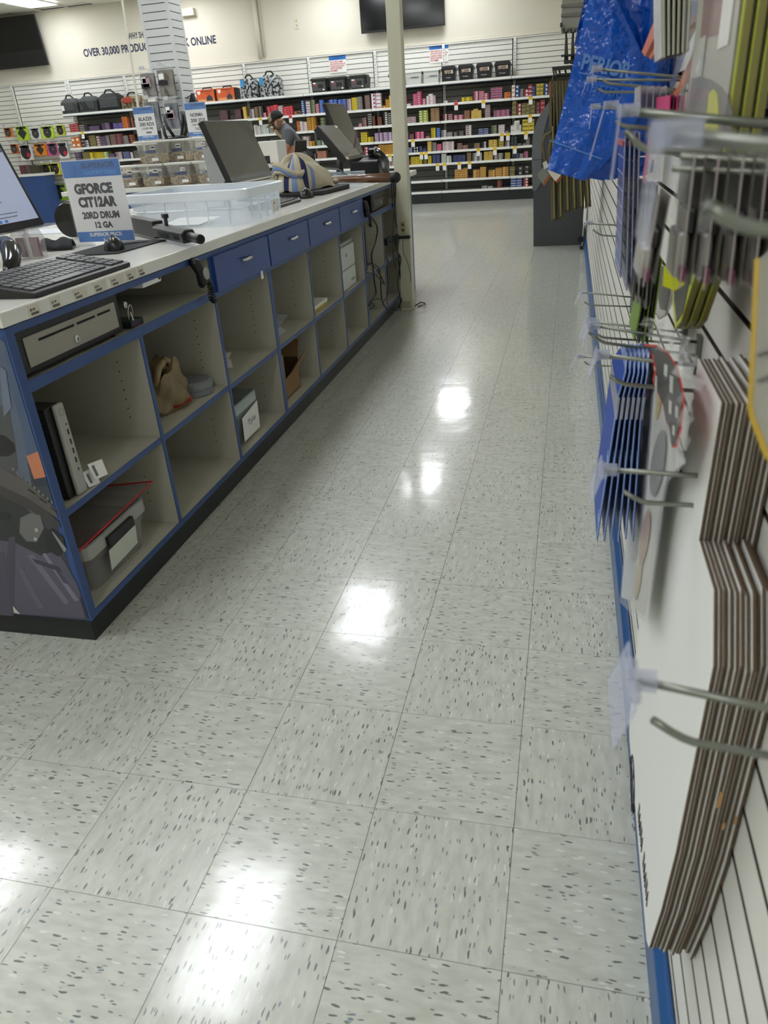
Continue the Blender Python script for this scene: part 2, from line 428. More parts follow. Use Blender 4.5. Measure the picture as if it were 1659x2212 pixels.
printq('printed_trousers', EP((-60, 1110), (60, 1080), (120, 1180), (168, 1262), (196, 1336), (-60, 1318)), '565364', .0009, vs=5)
for k_, (pts_, c_) in enumerate(((((60, 1200), (72, 1196), (150, 1300), (142, 1306)), '6e6b7c'), (((92, 1196), (99, 1194), (172, 1296), (162, 1298)), '7a778a'), (((110, 1215), (120, 1222), (150, 1262), (138, 1258)), '454353'), (((20, 1160), (34, 1158), (30, 1330), (0, 1326)), '464453'), (((70, 1205), (128, 1224), (136, 1236), (78, 1216)), '3a3847'), (((-60, 1200), (10, 1190), (26, 1330), (-60, 1322)), '4b4959'), (((40, 1230), (50, 1228), (96, 1312), (84, 1314)), '605d6e'), (((172, 1290), (176, 1289), (192, 1334), (186, 1335)), '2f2d3a'))):
    printq('printed_fold', EP(*pts_), c_, .0012 + .00005 * k_, vary=.1)
for k_, (pts_, c_) in enumerate(((((0, 790), (14, 800), (26, 880), (10, 900)), '6c7688'), (((34, 800), (44, 806), (74, 905), (62, 905)), '39465e'), (((50, 820), (58, 828), (86, 905), (80, 910)), '66758f'), (((-60, 1090), (24, 1110), (20, 1125), (-60, 1110)), '1f2122'), (((76, 1140), (82, 1140), (84, 1147), (77, 1148)), 'a9aaa6'), (((74, 1160), (80, 1160), (82, 1166), (75, 1167)), 'a9aaa6'), (((112, 1146), (118, 1150), (146, 1186), (140, 1192)), '8a8c8c'))):
    printq('printed_detail', EP(*pts_), c_, .00205 + .00004 * k_, vary=.1)
printq('printed_belt', EP((-60, 1040), (20, 1060), (100, 1140), (130, 1185), (90, 1200), (30, 1170), (-60, 1160)), '2b2e2e', .0011)
printq('printed_rifle_rail', EP((-60, 975), (0, 1008), (60, 1040), (130, 1098), (133, 1120), (60, 1075), (-60, 1020)), '565250', .0015)
printq('printed_rifle_body', EP((-60, 1000), (0, 1030), (60, 1066), (134, 1128), (134, 1140), (60, 1098), (-60, 1040)), '3b3838', .0014)
printq('printed_scope', EP((-60, 930), (10, 940), (32, 958), (34, 975), (20, 985), (-60, 985)), '1b1c1f', .0016)
for q in range(11):
    u = 28 + q * 9.2; v = 1008 + q * 8.0
    printq('printed_rail_tooth', EP((u, v), (u + 5, v + 3), (u + 4, v + 9), (u - 1, v + 6)), '6d6a66', .0018, vary=.05)
for q in range(3):
    u = 62 + q * 24; v = 1054 + q * 19
    printq('printed_rail_slot', EP((u, v), (u + 16, v + 11), (u + 16, v + 15), (u, v + 4)), '1d1c1d', .0019, vary=.05)
printq('printed_magazine_pouch', EP((45, 1118), (66, 1108), (88, 1112), (96, 1140), (80, 1170), (58, 1168), (43, 1150)), '6a6a68', .0016)
printq('printed_holster', EP((98, 1150), (112, 1140), (138, 1160), (143, 1185), (128, 1202), (100, 1185)), '222425', .0017)
printq('printed_background', EP((158, 1218), (166, 1222), (178, 1270), (172, 1262)), 'c9c4b6', .0019, vary=.03)
printq('printed_background', EP((29, 1308), (31, 1322), (45, 1326)), 'c9c4b6', .0019, vary=.03)
MB().box(XF - .002, XF + .0035, .743, .7568, .098, .963).build('edge_band', M_blue, ep)
# island body behind the shelves and customer side
one('customer_counter', MB().box(-2.53, XB - .014, .758, 6.5, .1, .962).box(-2.49, XB - .02, .79, 6.5, 0, .1, 1), [M_blue, M_kick], 'blue customer-side body of the counter island below the white worktop', 'counter')
wt = MB().box(-2.56, -1.262, .738, 6.22, .966, 1.004)
wt = one('worktop', wt, M_top, 'long white laminate worktop with price stickers along its aisle edge', 'worktop', bevel=.004)
# far blue counter end beyond the pole
ce2 = thing('counter_end', 'blue end panel of the counter just beyond the pole', 'panel', (-1.3, 6.0, 0))
MB().box(-1.9, -1.30, 5.905, 6.14, .0, .965).build('board', mat('violet_blue_laminate', '3c4a8c', .4), ce2)
ret = thing('return_counter', 'white-topped counter return carrying the clear ammunition tubs', 'counter', (-3.4, 6.2, 0))
MB().box(-4.6, -2.54, 5.98, 6.6, 0, .962).build('body', M_blue, ret)
MB().box(-4.62, -2.562, 5.90, 6.66, .966, 1.004).build('top', M_top, ret, bevel=.004)
# support pole
pl_ = thing('support_pole', 'off-white painted square support pole with scuffs beside the counter', 'pole', (-1.2, 5.3, 0))
b = MB()
M_pole = mat('scuffed_pole_paint', 'cbc9b4', .55, vary=.16, vscale=9, bump=.0006, bscale=40, stretch=(1, 1, .18))
b.box(-1.252, -1.150, 5.235, 5.335, 0, CEIL - .012).build('post', M_pole, pl_, bevel=.006)
MB().box(-1.243, -1.17, 5.2335, 5.2345, .02, .075).build('label_sticker', mat('yellowed_sticker', 'a5a28c', .6), pl_)
# ------------------------------------------------------------------ far wall shelving, bay by bay
BX = [-10.155, -8.86, -7.555, -6.255, -4.93, -3.625, -2.33, -1.04, .245]
LEV = [(2.03, 'top'), (1.69, 'a'), (1.405, 'b'), (1.135, 'c'), (.91, 'd'), (.70, 'e'), (.41, 'f'), (.215, 'g')]
M_rail = mat('price_rail_white', 'e4e5e0', .4, vary=.05, vscale=60)
M_shelf = mat('shelf_top_grey', 'b5b5ae', .45)
M_darkback = mat('gondola_slat_grey', '75756f', .5)
WY = 14.955
def upright(x, t):
    b = MB().box(x - .022, x + .022, WY - .035, WY - .001, .1, 2.64)
    u = b.build('upright', M_white, t)
    h = MB()
    for k in range(48): h.box(x - .005, x + .005, WY - .0362, WY - .035, .2 + k * .05, .2 + k * .05 + .028)
    tag(h.build('slots', M_groove, u), kind='stuff')
def far_bay(i, x0, x1, label, leftmost=False):
    t = thing('shelving_bay', label, 'shelving', ((x0 + x1) / 2, WY, 0), 'far wall shelving bays')
    MB().box(x0 + .001, x1 - .001, WY + .012, WY + .022, .1, 2.64).build('back', M_groove, t)
    for k in range(8):
        z1 = 2.63 - k * .083
        if z1 - .075 > 1.97: MB().box(x0 + .022, x1 - .022, WY, WY + .013, z1 - .073, z1).build('slat', M_slat, t)
    for k in range(17):
        z1 = 2.02 - k * .112
        MB().box(x0 + .022, x1 - .022, WY, WY + .013, z1 - .10, z1).build('dark_slat', M_darkback, t)
    MB().box(x0 + .001, x1 - .001, WY - .03, WY + .01, 2.635, 2.65).build('top_cap', M_white, t)
    upright(x0 + .024, t)
    for z, nm in LEV:
        d = .40 if nm == 'top' else .43
        s_ = MB().box(x0 + .004, x1 - .004, 14.5, WY - .004, z - .022, z).build('shelf', M_shelf, t)
        MB().box(x0 + .004, x1 - .004, 14.488, 14.4995, z - .037, z + .003).build('price_rail', M_rail, s_)
        if nm == 'top':
            MB().box(x0 + .01, x1 - .01, 14.502, 14.51, z - .055, z - .037).build('underside_lip', mat('navy_metal', '2c3442', .5), s_)
    MB().box(x0 + .002, x1 - .002, 14.52, WY - .01, 0, .17).build('kick_plate', M_kick, t)
    return t
labs = ['far shelving bay under the grey and black range bags', 'far shelving bay behind the white ammunition sign and conduit', 'far shelving bay half hidden behind the slatwall column', 'far shelving bay under the orange boxed bags and patterned bags', 'far shelving bay under three dark green ammunition cans', 'far shelving bay crossed by the support pole, clear tubs on top', 'far shelving bay under four black window boxes', 'rightmost far shelving bay beside the grey kiosk']
for i in range(8): far_bay(i, BX[i], BX[i + 1], labs[i])
# two slat-only bays at the left
for x0, x1, lb in ((-11.47, -10.165, 'cream slatwall bay holding packs of paper targets'), (-12.8, -11.475, 'leftmost cream slatwall bay under the left television')):
    t = thing('slatwall_bay', lb, 'shelving', ((x0 + x1) / 2, WY, 0), 'far wall slat bays')
    MB().box(x0, x1, WY + .012, WY + .022, .1, 2.64).build('back', M_groove, t)
    for k in range(31):
        z1 = 2.63 - k * .083
        if z1 > .17: MB().box(x0 + .015, x1 - .015, WY, WY + .013, z1 - .073, z1).build('slat', M_slat, t)
    MB().box(x0, x1, WY - .06, WY + .01, 0, .12).build('kick_plate', M_blue, t)
    upright(x1 - .02, t)
    MB().box(x0, x1, WY - .03, WY + .01, 2.635, 2.65).build('top_cap', M_white, t)

# ------------------------------------------------------------------ ammunition cartons
ST = """7,-3.28,-3.21,0.20,5,1,gold;7,-3.04,-2.95,0.15,5,1,pink;7,-2.95,-2.88,0.04,1,1,white;7,-2.83,-2.75,0.19,6,1,pink;7,-2.75,-2.67,0.22,7,1,pink;7,-2.66,-2.59,0.10,4,1,pinkw;7,-2.58,-2.42,0.14,5,2,whitep;7,-2.54,-2.46,0.17,1,1,whitep;7,-2.26,-2.19,0.04,1,1,white;7,-2.09,-2.00,0.04,1,1,maroon;7,-1.93,-1.74,0.07,2,2,yellow;6,-2.99,-2.79,0.11,4,2,pinkgrey;6,-2.73,-2.56,0.20,5,2,lime;6,-2.51,-2.35,0.22,7,2,kraft;6,-2.28,-2.20,0.11,4,1,maroonw;6,-2.19,-2.10,0.11,4,1,maroonw;6,-2.08,-1.90,0.08,3,2,pinkw;6,-1.89,-1.78,0.14,5,1,brownred;5,-3.31,-3.27,0.15,5,1,lilac;5,-3.27,-3.21,0.14,5,1,lilac;5,-3.03,-2.95,0.15,6,1,lilac;5,-2.93,-2.84,0.09,3,1,maroon;5,-2.81,-2.65,0.12,4,2,pink;5,-2.62,-2.53,0.04,2,1,maroonw;5,-2.51,-2.43,0.17,5,1,yellow;5,-2.41,-2.34,0.16,5,1,blue;5,-2.32,-2.22,0.12,4,1,greyw;5,-2.22,-2.11,0.08,3,1,greyw;5,-2.09,-2.00,0.07,3,1,darkw;5,-1.99,-1.90,0.08,3,1,darkw;5,-1.86,-1.76,0.17,5,1,whitem;4,-3.33,-3.21,0.17,6,2,amber;4,-3.04,-2.97,0.09,4,1,whitep;4,-2.95,-2.88,0.09,4,1,bluew;4,-2.87,-2.77,0.10,2,2,blackw;4,-2.75,-2.69,0.10,4,1,navy;4,-2.68,-2.60,0.05,2,1,navy;4,-2.59,-2.51,0.17,6,1,gold;4,-2.50,-2.42,0.15,5,1,grey;4,-2.41,-2.32,0.12,4,1,pink;4,-2.30,-2.09,0.15,5,2,whitep;4,-2.03,-1.93,0.11,4,1,brownp;4,-1.93,-1.82,0.07,3,1,brownp;3,-3.34,-3.26,0.15,4,1,pinkgrey;3,-3.01,-2.93,0.10,4,1,maroonw;3,-2.92,-2.70,0.14,5,2,yellow;3,-2.68,-2.61,0.08,3,1,olive;3,-2.59,-2.52,0.14,5,1,yellow;3,-2.50,-2.35,0.15,6,2,navy;3,-2.33,-2.24,0.16,7,1,whiteg;3,-2.23,-2.14,0.12,4,1,whiteg;3,-2.11,-1.87,0.12,6,3,navy;3,-1.84,-1.76,0.15,6,1,brown;2,-2.08,-1.85,0.17,5,2,goldk;7,-1.71,-1.63,0.15,5,1,pinkw;7,-1.62,-1.52,0.15,5,1,pinkw;7,-1.52,-1.44,0.11,4,1,pinkw;7,-1.40,-1.20,0.19,5,2,pinkb;7,-1.16,-1.05,0.10,2,1,orange;7,-1.03,-0.97,0.20,3,1,whiteo;7,-0.96,-0.89,0.20,3,1,bluew;7,-0.88,-0.82,0.13,3,1,grey;7,-0.81,-0.74,0.12,2,1,redw;7,-0.74,-0.67,0.19,3,1,redw;7,-0.67,-0.61,0.15,3,1,navy;7,-0.60,-0.47,0.19,3,2,olivegold;7,-0.46,-0.40,0.18,3,1,bluew;7,-0.39,-0.30,0.19,3,1,redk;6,-1.89,-1.79,0.14,5,1,brownred;6,-1.76,-1.57,0.13,5,2,gold;6,-1.72,-1.63,0.16,1,1,gold;6,-1.51,-1.41,0.21,7,1,pinkgrey;6,-1.35,-1.07,0.11,4,3,pinkb;6,-1.02,-0.94,0.23,3,1,olivek;6,-0.93,-0.86,0.19,3,1,redw;6,-0.85,-0.77,0.19,3,1,olivek;6,-0.77,-0.69,0.19,3,1,olivek;6,-0.69,-0.61,0.22,3,1,olivek;6,-0.60,-0.53,0.19,3,1,maroon;6,-0.52,-0.44,0.22,3,1,redk;5,-1.86,-1.76,0.17,5,1,whitem;5,-1.63,-1.44,0.10,3,2,navyw;5,-1.39,-1.29,0.14,4,1,greenk;5,-1.26,-1.15,0.14,4,1,whitep;5,-1.14,-1.05,0.04,1,1,darkw;5,-1.04,-0.85,0.12,2,2,white;5,-0.98,-0.88,0.19,1,1,white;5,-0.83,-0.62,0.20,3,2,yellowk;4,-1.92,-1.82,0.07,2,1,brownp;4,-1.71,-1.60,0.09,3,1,brown;4,-1.56,-1.48,0.11,4,1,blackw;4,-1.44,-1.36,0.13,4,1,gold;4,-1.36,-1.28,0.13,4,1,gold;4,-1.26,-1.16,0.14,4,1,olivegold;4,-1.14,-1.05,0.09,4,1,greyw;4,-1.03,-0.98,0.16,5,1,darkg;4,-0.97,-0.92,0.16,5,1,darkg;4,-0.91,-0.84,0.04,1,1,darkw;4,-0.83,-0.77,0.04,1,1,darkw;4,-0.76,-0.69,0.13,3,1,grey;3,-1.92,-1.87,0.12,6,1,navy;3,-1.85,-1.76,0.15,6,1,brown;3,-1.74,-1.56,0.14,5,2,greyw;3,-1.53,-1.36,0.15,6,2,gold;3,-1.34,-1.17,0.11,5,2,greyw;3,-1.14,-1.04,0.11,5,1,olivegold;3,-0.95,-0.88,0.09,4,1,navy;3,-0.87,-0.80,0.08,4,1,pinkgrey;3,-0.79,-0.72,0.11,4,1,pinkb;2,-1.92,-1.84,0.18,4,1,goldk;2,-1.73,-1.61,0.14,4,1,goldk;2,-1.60,-1.49,0.18,5,1,goldk;2,-1.44,-1.32,0.12,3,1,goldk;2,-1.31,-1.19,0.15,4,1,goldk;2,-1.18,-1.07,0.16,4,1,goldk;2,-1.05,-0.95,0.16,2,1,olivek;2,-0.88,-0.80,0.16,2,1,darkw;2,-0.76,-0.70,0.16,2,1,darkw;1,-1.57,-1.47,0.05,2,1,greyk;1,-1.46,-1.36,0.04,1,1,greyk;1,-1.28,-1.18,0.13,6,1,darko;1,-1.03,-0.81,0.16,4,2,bluew;1,-0.79,-0.70,0.15,3,1,redw;7,-5.11,-5.03,0.05,1,1,kraft;7,-5.00,-4.93,0.23,7,1,bluew;7,-4.91,-4.83,0.22,5,1,whitem;7,-4.81,-4.73,0.23,6,1,greenk;7,-4.72,-4.65,0.16,6,1,pinkw;7,-4.64,-4.55,0.22,7,1,blue;7,-4.55,-4.49,0.10,3,1,lime;7,-4.45,-4.37,0.21,6,1,blue;7,-4.36,-4.29,0.21,6,1,blue;7,-4.27,-4.19,0.20,6,1,blue;7,-4.19,-4.11,0.20,6,1,blue;7,-4.10,-4.01,0.20,7,1,pinkgrey;7,-4.00,-3.90,0.21,7,1,yellow;7,-3.90,-3.80,0.22,7,1,grey;7,-3.75,-3.65,0.23,7,1,brownp;7,-3.62,-3.54,0.25,4,1,bluer;7,-3.53,-3.44,0.25,4,1,bluer;7,-3.44,-3.36,0.04,1,1,amber;7,-3.35,-3.25,0.14,5,1,amber;6,-5.13,-5.08,0.18,2,1,orange;6,-5.07,-5.01,0.17,6,1,whitep;6,-5.00,-4.93,0.16,6,1,whitep;6,-4.92,-4.84,0.23,7,1,amber;6,-4.83,-4.75,0.23,7,1,amber;6,-4.75,-4.68,0.08,2,1,pink;6,-4.65,-4.56,0.21,4,1,greenk;6,-3.90,-3.83,0.06,2,1,pinkw;6,-3.82,-3.74,0.15,5,1,brownp;6,-3.72,-3.63,0.22,6,1,blackw;6,-3.62,-3.57,0.17,5,1,darko;6,-3.53,-3.44,0.14,4,1,darko;6,-3.41,-3.33,0.22,6,1,blackw;6,-3.33,-3.23,0.21,6,1,blackw;5,-5.05,-4.99,0.18,5,1,whitem;5,-4.99,-4.92,0.18,5,1,whitem;5,-4.91,-4.81,0.09,3,1,amber;5,-4.76,-4.68,0.10,4,1,greenw;5,-4.67,-4.59,0.10,4,1,greenw;5,-3.87,-3.75,0.18,5,1,yellow;5,-3.74,-3.63,0.09,3,1,yellow;5,-3.60,-3.52,0.15,5,1,lilac;5,-3.51,-3.44,0.15,5,1,lilac;5,-3.43,-3.35,0.15,5,1,lilac;5,-3.35,-3.27,0.15,5,1,lilac;5,-3.27,-3.21,0.15,5,1,lilac;4,-4.90,-4.81,0.09,3,1,greyw;4,-4.78,-4.59,0.13,4,2,kraftr;4,-3.83,-3.75,0.15,3,1,redw;4,-3.74,-3.64,0.14,4,1,navyw;4,-3.63,-3.55,0.15,4,1,pinkgrey;4,-3.54,-3.22,0.17,6,4,amber;3,-3.41,-3.24,0.15,4,2,pinkgrey;7,-6.38,-6.25,0.17,6,1,maroonk;7,-6.20,-6.13,0.21,8,1,gold;7,-6.14,-6.07,0.04,1,1,kraft;7,-6.06,-5.97,0.16,6,1,greyw;7,-5.96,-5.89,0.19,7,1,brown;7,-5.88,-5.79,0.20,7,1,darkw;7,-5.79,-5.73,0.08,3,1,pinkw;7,-5.70,-5.64,0.18,5,1,red;7,-5.63,-5.57,0.19,5,1,red;7,-5.57,-5.48,0.20,6,1,red;7,-5.47,-5.39,0.18,6,1,whitem;7,-5.38,-5.31,0.15,5,1,red;7,-5.31,-5.24,0.16,5,1,red;7,-5.24,-5.18,0.16,5,1,red;7,-5.16,-5.02,0.06,2,1,kraft;6,-6.02,-5.95,0.17,6,1,whitep;6,-5.95,-5.88,0.15,6,1,whiteg;6,-5.87,-5.72,0.17,7,2,whiteg;6,-5.71,-5.62,0.13,5,1,greenw;6,-5.63,-5.54,0.04,3,1,white;7,-10.07,-9.86,0.16,4,2,redk;7,-9.86,-9.64,0.13,4,1,darkw;7,-9.63,-9.37,0.09,4,1,purplek;7,-9.32,-9.13,0.13,4,1,purplek;7,-9.06,-8.84,0.11,3,2,purple;7,-8.84,-8.72,0.21,5,1,orange;7,-8.72,-8.67,0.18,6,1,darko;7,-8.66,-8.59,0.18,6,1,darko;7,-8.58,-8.53,0.13,5,1,blackw;6,-10.09,-9.88,0.20,2,2,orangew;6,-9.87,-9.80,0.20,3,1,darkw;6,-9.80,-9.70,0.13,3,1,greyw;6,-9.67,-9.52,0.21,5,1,olivek;6,-9.51,-9.42,0.19,4,1,pinkgrey;6,-9.42,-9.29,0.17,4,1,purplek;6,-9.29,-9.21,0.19,4,1,grey;6,-9.19,-9.06,0.20,5,1,brownp;6,-9.05,-8.89,0.20,5,1,maroon;6,-8.89,-8.78,0.16,4,1,grey;6,-8.76,-8.69,0.17,4,1,darko;6,-8.69,-8.62,0.17,4,1,darko;5,-10.09,-9.94,0.19,4,1,purplek;5,-9.92,-9.75,0.18,5,1,olivek;5,-9.74,-9.59,0.17,5,1,yellow;5,-9.58,-9.42,0.16,5,1,yellow;5,-9.41,-9.30,0.16,4,1,limew;5,-9.30,-9.16,0.12,3,1,purplek;5,-9.14,-8.99,0.14,5,1,pinkgrey;5,-8.97,-8.81,0.14,5,1,navyw;5,-8.80,-8.75,0.12,4,1,whitep;5,-8.73,-8.59,0.14,5,1,darkw;4,-9.05,-8.85,0.07,2,2,whiteo;4,-8.80,-8.60,0.15,5,2,maroonk;7,-7.11,-7.03,0.20,4,1,maroonk;7,-6.70,-6.53,0.17,6,1,maroonk"""
COL = {'amber': ('c8922a', '5a4418', 'amber'), 'gold': ('b9983a', 'e2c978', 'gold'), 'goldk': ('c79a4d', '8a5a22', 'tan gold'), 'blackw': ('1e1f20', 'd6d6d0', 'black and white'), 'blue': ('2c4f9c', '7f97cc', 'blue'), 'bluer': ('d8dbe2', 'b0303c', 'white, red and blue'), 'bluew': ('23407c', 'c9d0de', 'blue and white'), 'brown': ('6d5438', 'a08a60', 'brown'), 'brownp': ('6c5249', '9a7a74', 'reddish brown'), 'brownred': ('7a4438', 'a8845a', 'brown and red'), 'darkg': ('1d2a2e', '54666b', 'dark teal'), 'darko': ('35231c', 'c6602c', 'dark and orange'), 'darkw': ('2b2827', '9d9690', 'dark'), 'greenk': ('556248', '8a9472', 'dull green'), 'greenw': ('33563c', 'dfe4da', 'green and white'), 'grey': ('6d6a66', '8f8b88', 'grey'), 'greyk': ('8d8f91', 'a7a9ab', 'plain grey'), 'greyw': ('6e696a', 'd3cfce', 'grey and white'), 'kraft': ('8a6848', 'a5835d', 'kraft brown'), 'kraftr': ('8f5f49', 'b98a6c', 'reddish kraft'), 'lilac': ('8d7292', 'd8cbdb', 'lilac'), 'lime': ('8a9a34', 'dce0c0', 'lime green'), 'limew': ('87994e', 'e4e6d8', 'pale lime'), 'maroon': ('5e2c34', '8c6266', 'maroon'), 'maroonk': ('4a3036', '7c5a60', 'dark maroon'), 'maroonw': ('6c2330', 'd9d2cf', 'maroon and white'), 'navy': ('2c3560', '5d6790', 'navy'), 'navyw': ('2b3766', 'a9b1cc', 'navy and white'), 'olive': ('6f6434', '8f8450', 'olive'), 'olivegold': ('92812c', 'c9b950', 'olive gold'), 'olivek': ('6b6138', '8c8252', 'olive brown'), 'orange': ('c06a24', '9c5216', 'orange'), 'orangew': ('c46a2a', 'e8dfc8', 'orange and white'), 'pink': ('b33a62', 'd8a0b2', 'pink'), 'pinkb': ('b06a88', '3a2c3c', 'pink and black'), 'pinkgrey': ('8d7577', 'c9bdb9', 'pinkish grey'), 'pinkw': ('a2405a', 'e0d6d6', 'pink and white'), 'purple': ('4a3a7c', '8d84b4', 'purple'), 'purplek': ('47324e', '7c6a84', 'dark purple'), 'red': ('b72c3a', 'd4606a', 'red'), 'redk': ('963034', 'c88a84', 'dark red'), 'redw': ('97303c', 'ddd3d2', 'red and white'), 'white': ('d4d3cf', 'a9a8a5', 'white'), 'whiteg': ('cfd2cc', '8a8f8c', 'white and grey'), 'whitem': ('cdc4c2', '6c2c38', 'white and maroon'), 'whiteo': ('dcd6cc', 'b8502c', 'white and orange'), 'whitep': ('d3cccb', 'b07c84', 'white and rose'), 'yellow': ('d2bb1e', '6b5f14', 'yellow'), 'yellowk': ('cdb93c', '4a431c', 'yellow and black')}
SZ = {7: 1.69, 6: 1.405, 5: 1.135, 4: .91, 3: .70, 2: .41, 1: .215}
SN = {7: 'first', 6: 'second', 5: 'third', 4: 'fourth', 3: 'fifth', 2: 'sixth', 1: 'lowest'}
NTH = ['bottom', 'second', 'third', 'fourth', 'fifth', 'sixth', 'seventh', 'eighth']
stacks = []
for s_ in ST.split(';'):
    a = s_.split(','); stacks.append((int(a[0]), float(a[1]), float(a[2]), float(a[3]), int(a[4]), int(a[5]), a[6]))
def carton_mesh(b, x, y, z, w, d, h, m0, m1, style):
    g = .0015
    b.box(x + g, x + w - g, y, y + d, z + .0005, z + h - .0012, m0)
    e = .0012
    if style == 0: b.box(x + w * .12, x + w * .62, y - e, y, z + h * .28, z + h * .72, m1)
    elif style == 1: b.box(x + w * .1, x + w * .9, y - e, y, z + h * .55, z + h * .85, m1)
    elif style == 2: b.box(x + w * .45, x + w * .9, y - e, y, z + h * .2, z + h * .8, m1)
    else: b.box(x + w * .08, x + w * .92, y - e, y, z + h * .2, z + h * .42, m1)
def cmat(c, k):
    return mat('carton_%s_%s' % (c, 'print' if k else 'board'), COL[c][k], .5)
cells = []
for si, (sh, x0, x1, h, r, k, c) in enumerate(stacks):
    lab_ok = x0 > -3.7
    for i in range(r):
        for j in range(k):
            cells.append((si, sh, x0 + (x1 - x0) * j / k, (x1 - x0) / k, i, j, h / r, k, r, c))
def dist(c): return -(c[3] * c[6]) + (0 if c[2] > -5 else .004)
cells.sort(key=lambda c: (dist(c) * 1.0 + abs(c[2] + 2) * .0006))
rng = random.Random(3); rest = {}
meshes = {}; used = {}
stack_order = {}
for si, s_ in enumerate(stacks): stack_order.setdefault((s_[0]), []).append((s_[1], si))
for kx in stack_order: stack_order[kx].sort()
def neighbour(sh, si):
    L = [q[1] for q in stack_order[sh]]; p = L.index(si)
    return stacks[L[p - 1]][6] if p else None
for n_, (si, sh, x, w_, i, j, h_, k, r, c) in enumerate(cells):
    z = SZ[sh] + .001 + i * h_
    y = 14.515 + (si * 37 % 11) * .001
    style = si % 4
    if n_ >= 300:
        carton_mesh(rest.setdefault(c, MB()), x, y, z, w_, .13, h_, 0, 1, style); continue
    key = (round(w_, 3), round(h_, 3), c, style)
    nb_ = neighbour(sh, si)
    pos = 'top' if i == r - 1 and r > 1 else ('single' if r == 1 else NTH[i])
    col_ = '' if k == 1 else ['left ', 'next ', 'third ', 'right '][j if j < k - 1 else 3]
    same = [q[1] for q in stack_order[sh] if stacks[q[1]][6] == c]
    which = '' if len(same) == 1 else (['first', 'second', 'third', 'fourth', 'fifth', 'sixth', 'seventh', 'eighth', 'ninth', 'tenth', 'eleventh'][same.index(si)] + ' ')
    lab = '%s ammunition carton, %s%s in %s%s stack, %s shelf' % (COL[c][2], col_, pos, which, COL[c][2], SN[sh])
    if len(lab.split()) > 16: lab = lab.replace(' ammunition carton', ' carton')
    used.setdefault(lab, 0)
    if key in meshes:
        o = meshes[key].copy(); C.objects.link(o); o.location = V((x + w_ / 2, y + .065 - .0006, z + .0005)); o['label'] = lab
    else:
        b = MB(); carton_mesh(b, x, y, z, w_, .13, h_, 0, 1, style)
        o = one('ammunition_carton', b, [cmat(c, 0), cmat(c, 1)], lab, 'box', 'ammunition cartons on the far shelves'); meshes[key] = o
mats_ = []; big = MB()
for c, b in rest.items():
    k0 = len(mats_); mats_ += [cmat(c, 0), cmat(c, 1)]
    k = len(big.v); big.v += b.v; big.f += [tuple(q + k for q in f) for f in b.f]; big.mi += [m_ + k0 for m_ in b.mi]
one('ammunition_cartons', big, mats_, 'mass of small coloured ammunition cartons filling the far shelves', 'box', None, 'stuff')
# sale tags hanging on the price rails
tg = [(985, 227, 1), (1044, 233, 0), (1146, 219, 0), (1145, 260, 0), (1136, 296, 0), (1084, 299, 0), (1097, 299, 0), (892, 313, 0), (1069, 327, 0), (1112, 328, 0), (1033, 331, 0), (878, 341, 0), (910, 338, 0), (920, 338, 0), (842, 343, 0), (945, 367, 0), (960, 366, 0), (992, 364, 0), (1014, 362, 0), (562, 262, 0), (627, 256, 1), (178, 292, 0)]
LZ = [z for z, n_ in LEV]
tl_ = []
for q, (u, v, red) in enumerate(tg):
    p = PY(u, v, 14.47)
    z = min(LZ, key=lambda a: abs(a - .04 - p.z)); tl_.append((LZ.index(z), -p.x, p, z, red))
tl_.sort(key=lambda a: (a[0], a[1])); cnt = {}
for ri, _, p, z, red in tl_:
    cnt[(ri, red)] = cnt.get((ri, red), 0) + 1
    lab = '%s %s sale tag from the kiosk on the %s price rail' % (['first', 'second', 'third', 'fourth', 'fifth', 'sixth', 'seventh', 'eighth'][cnt[(ri, red)] - 1], 'red and white' if red else 'yellow and white', ['top', 'second', 'third', 'fourth', 'fifth', 'sixth', 'seventh', 'lowest'][ri])
    t = thing('sale_tag', lab, 'price tag', (p.x, 14.485, z - .10), 'sale tags on the far shelf rails')
    MB().box(p.x - .033, p.x + .033, 14.4845, 14.4865, z - .125, z - .05).build('tag_card', M_white, t)
    MB().box(p.x - .033, p.x + .033, 14.4845, 14.4865, z - .05, z + .0).build('tag_header', mat('tag_red', 'c8343c', .5) if red else mat('tag_yellow', 'e0b81c', .5), t)

# ------------------------------------------------------------------ things on the top shelf
TZ = 2.031
def PYt(u, v): return PY(u, v, 14.6)
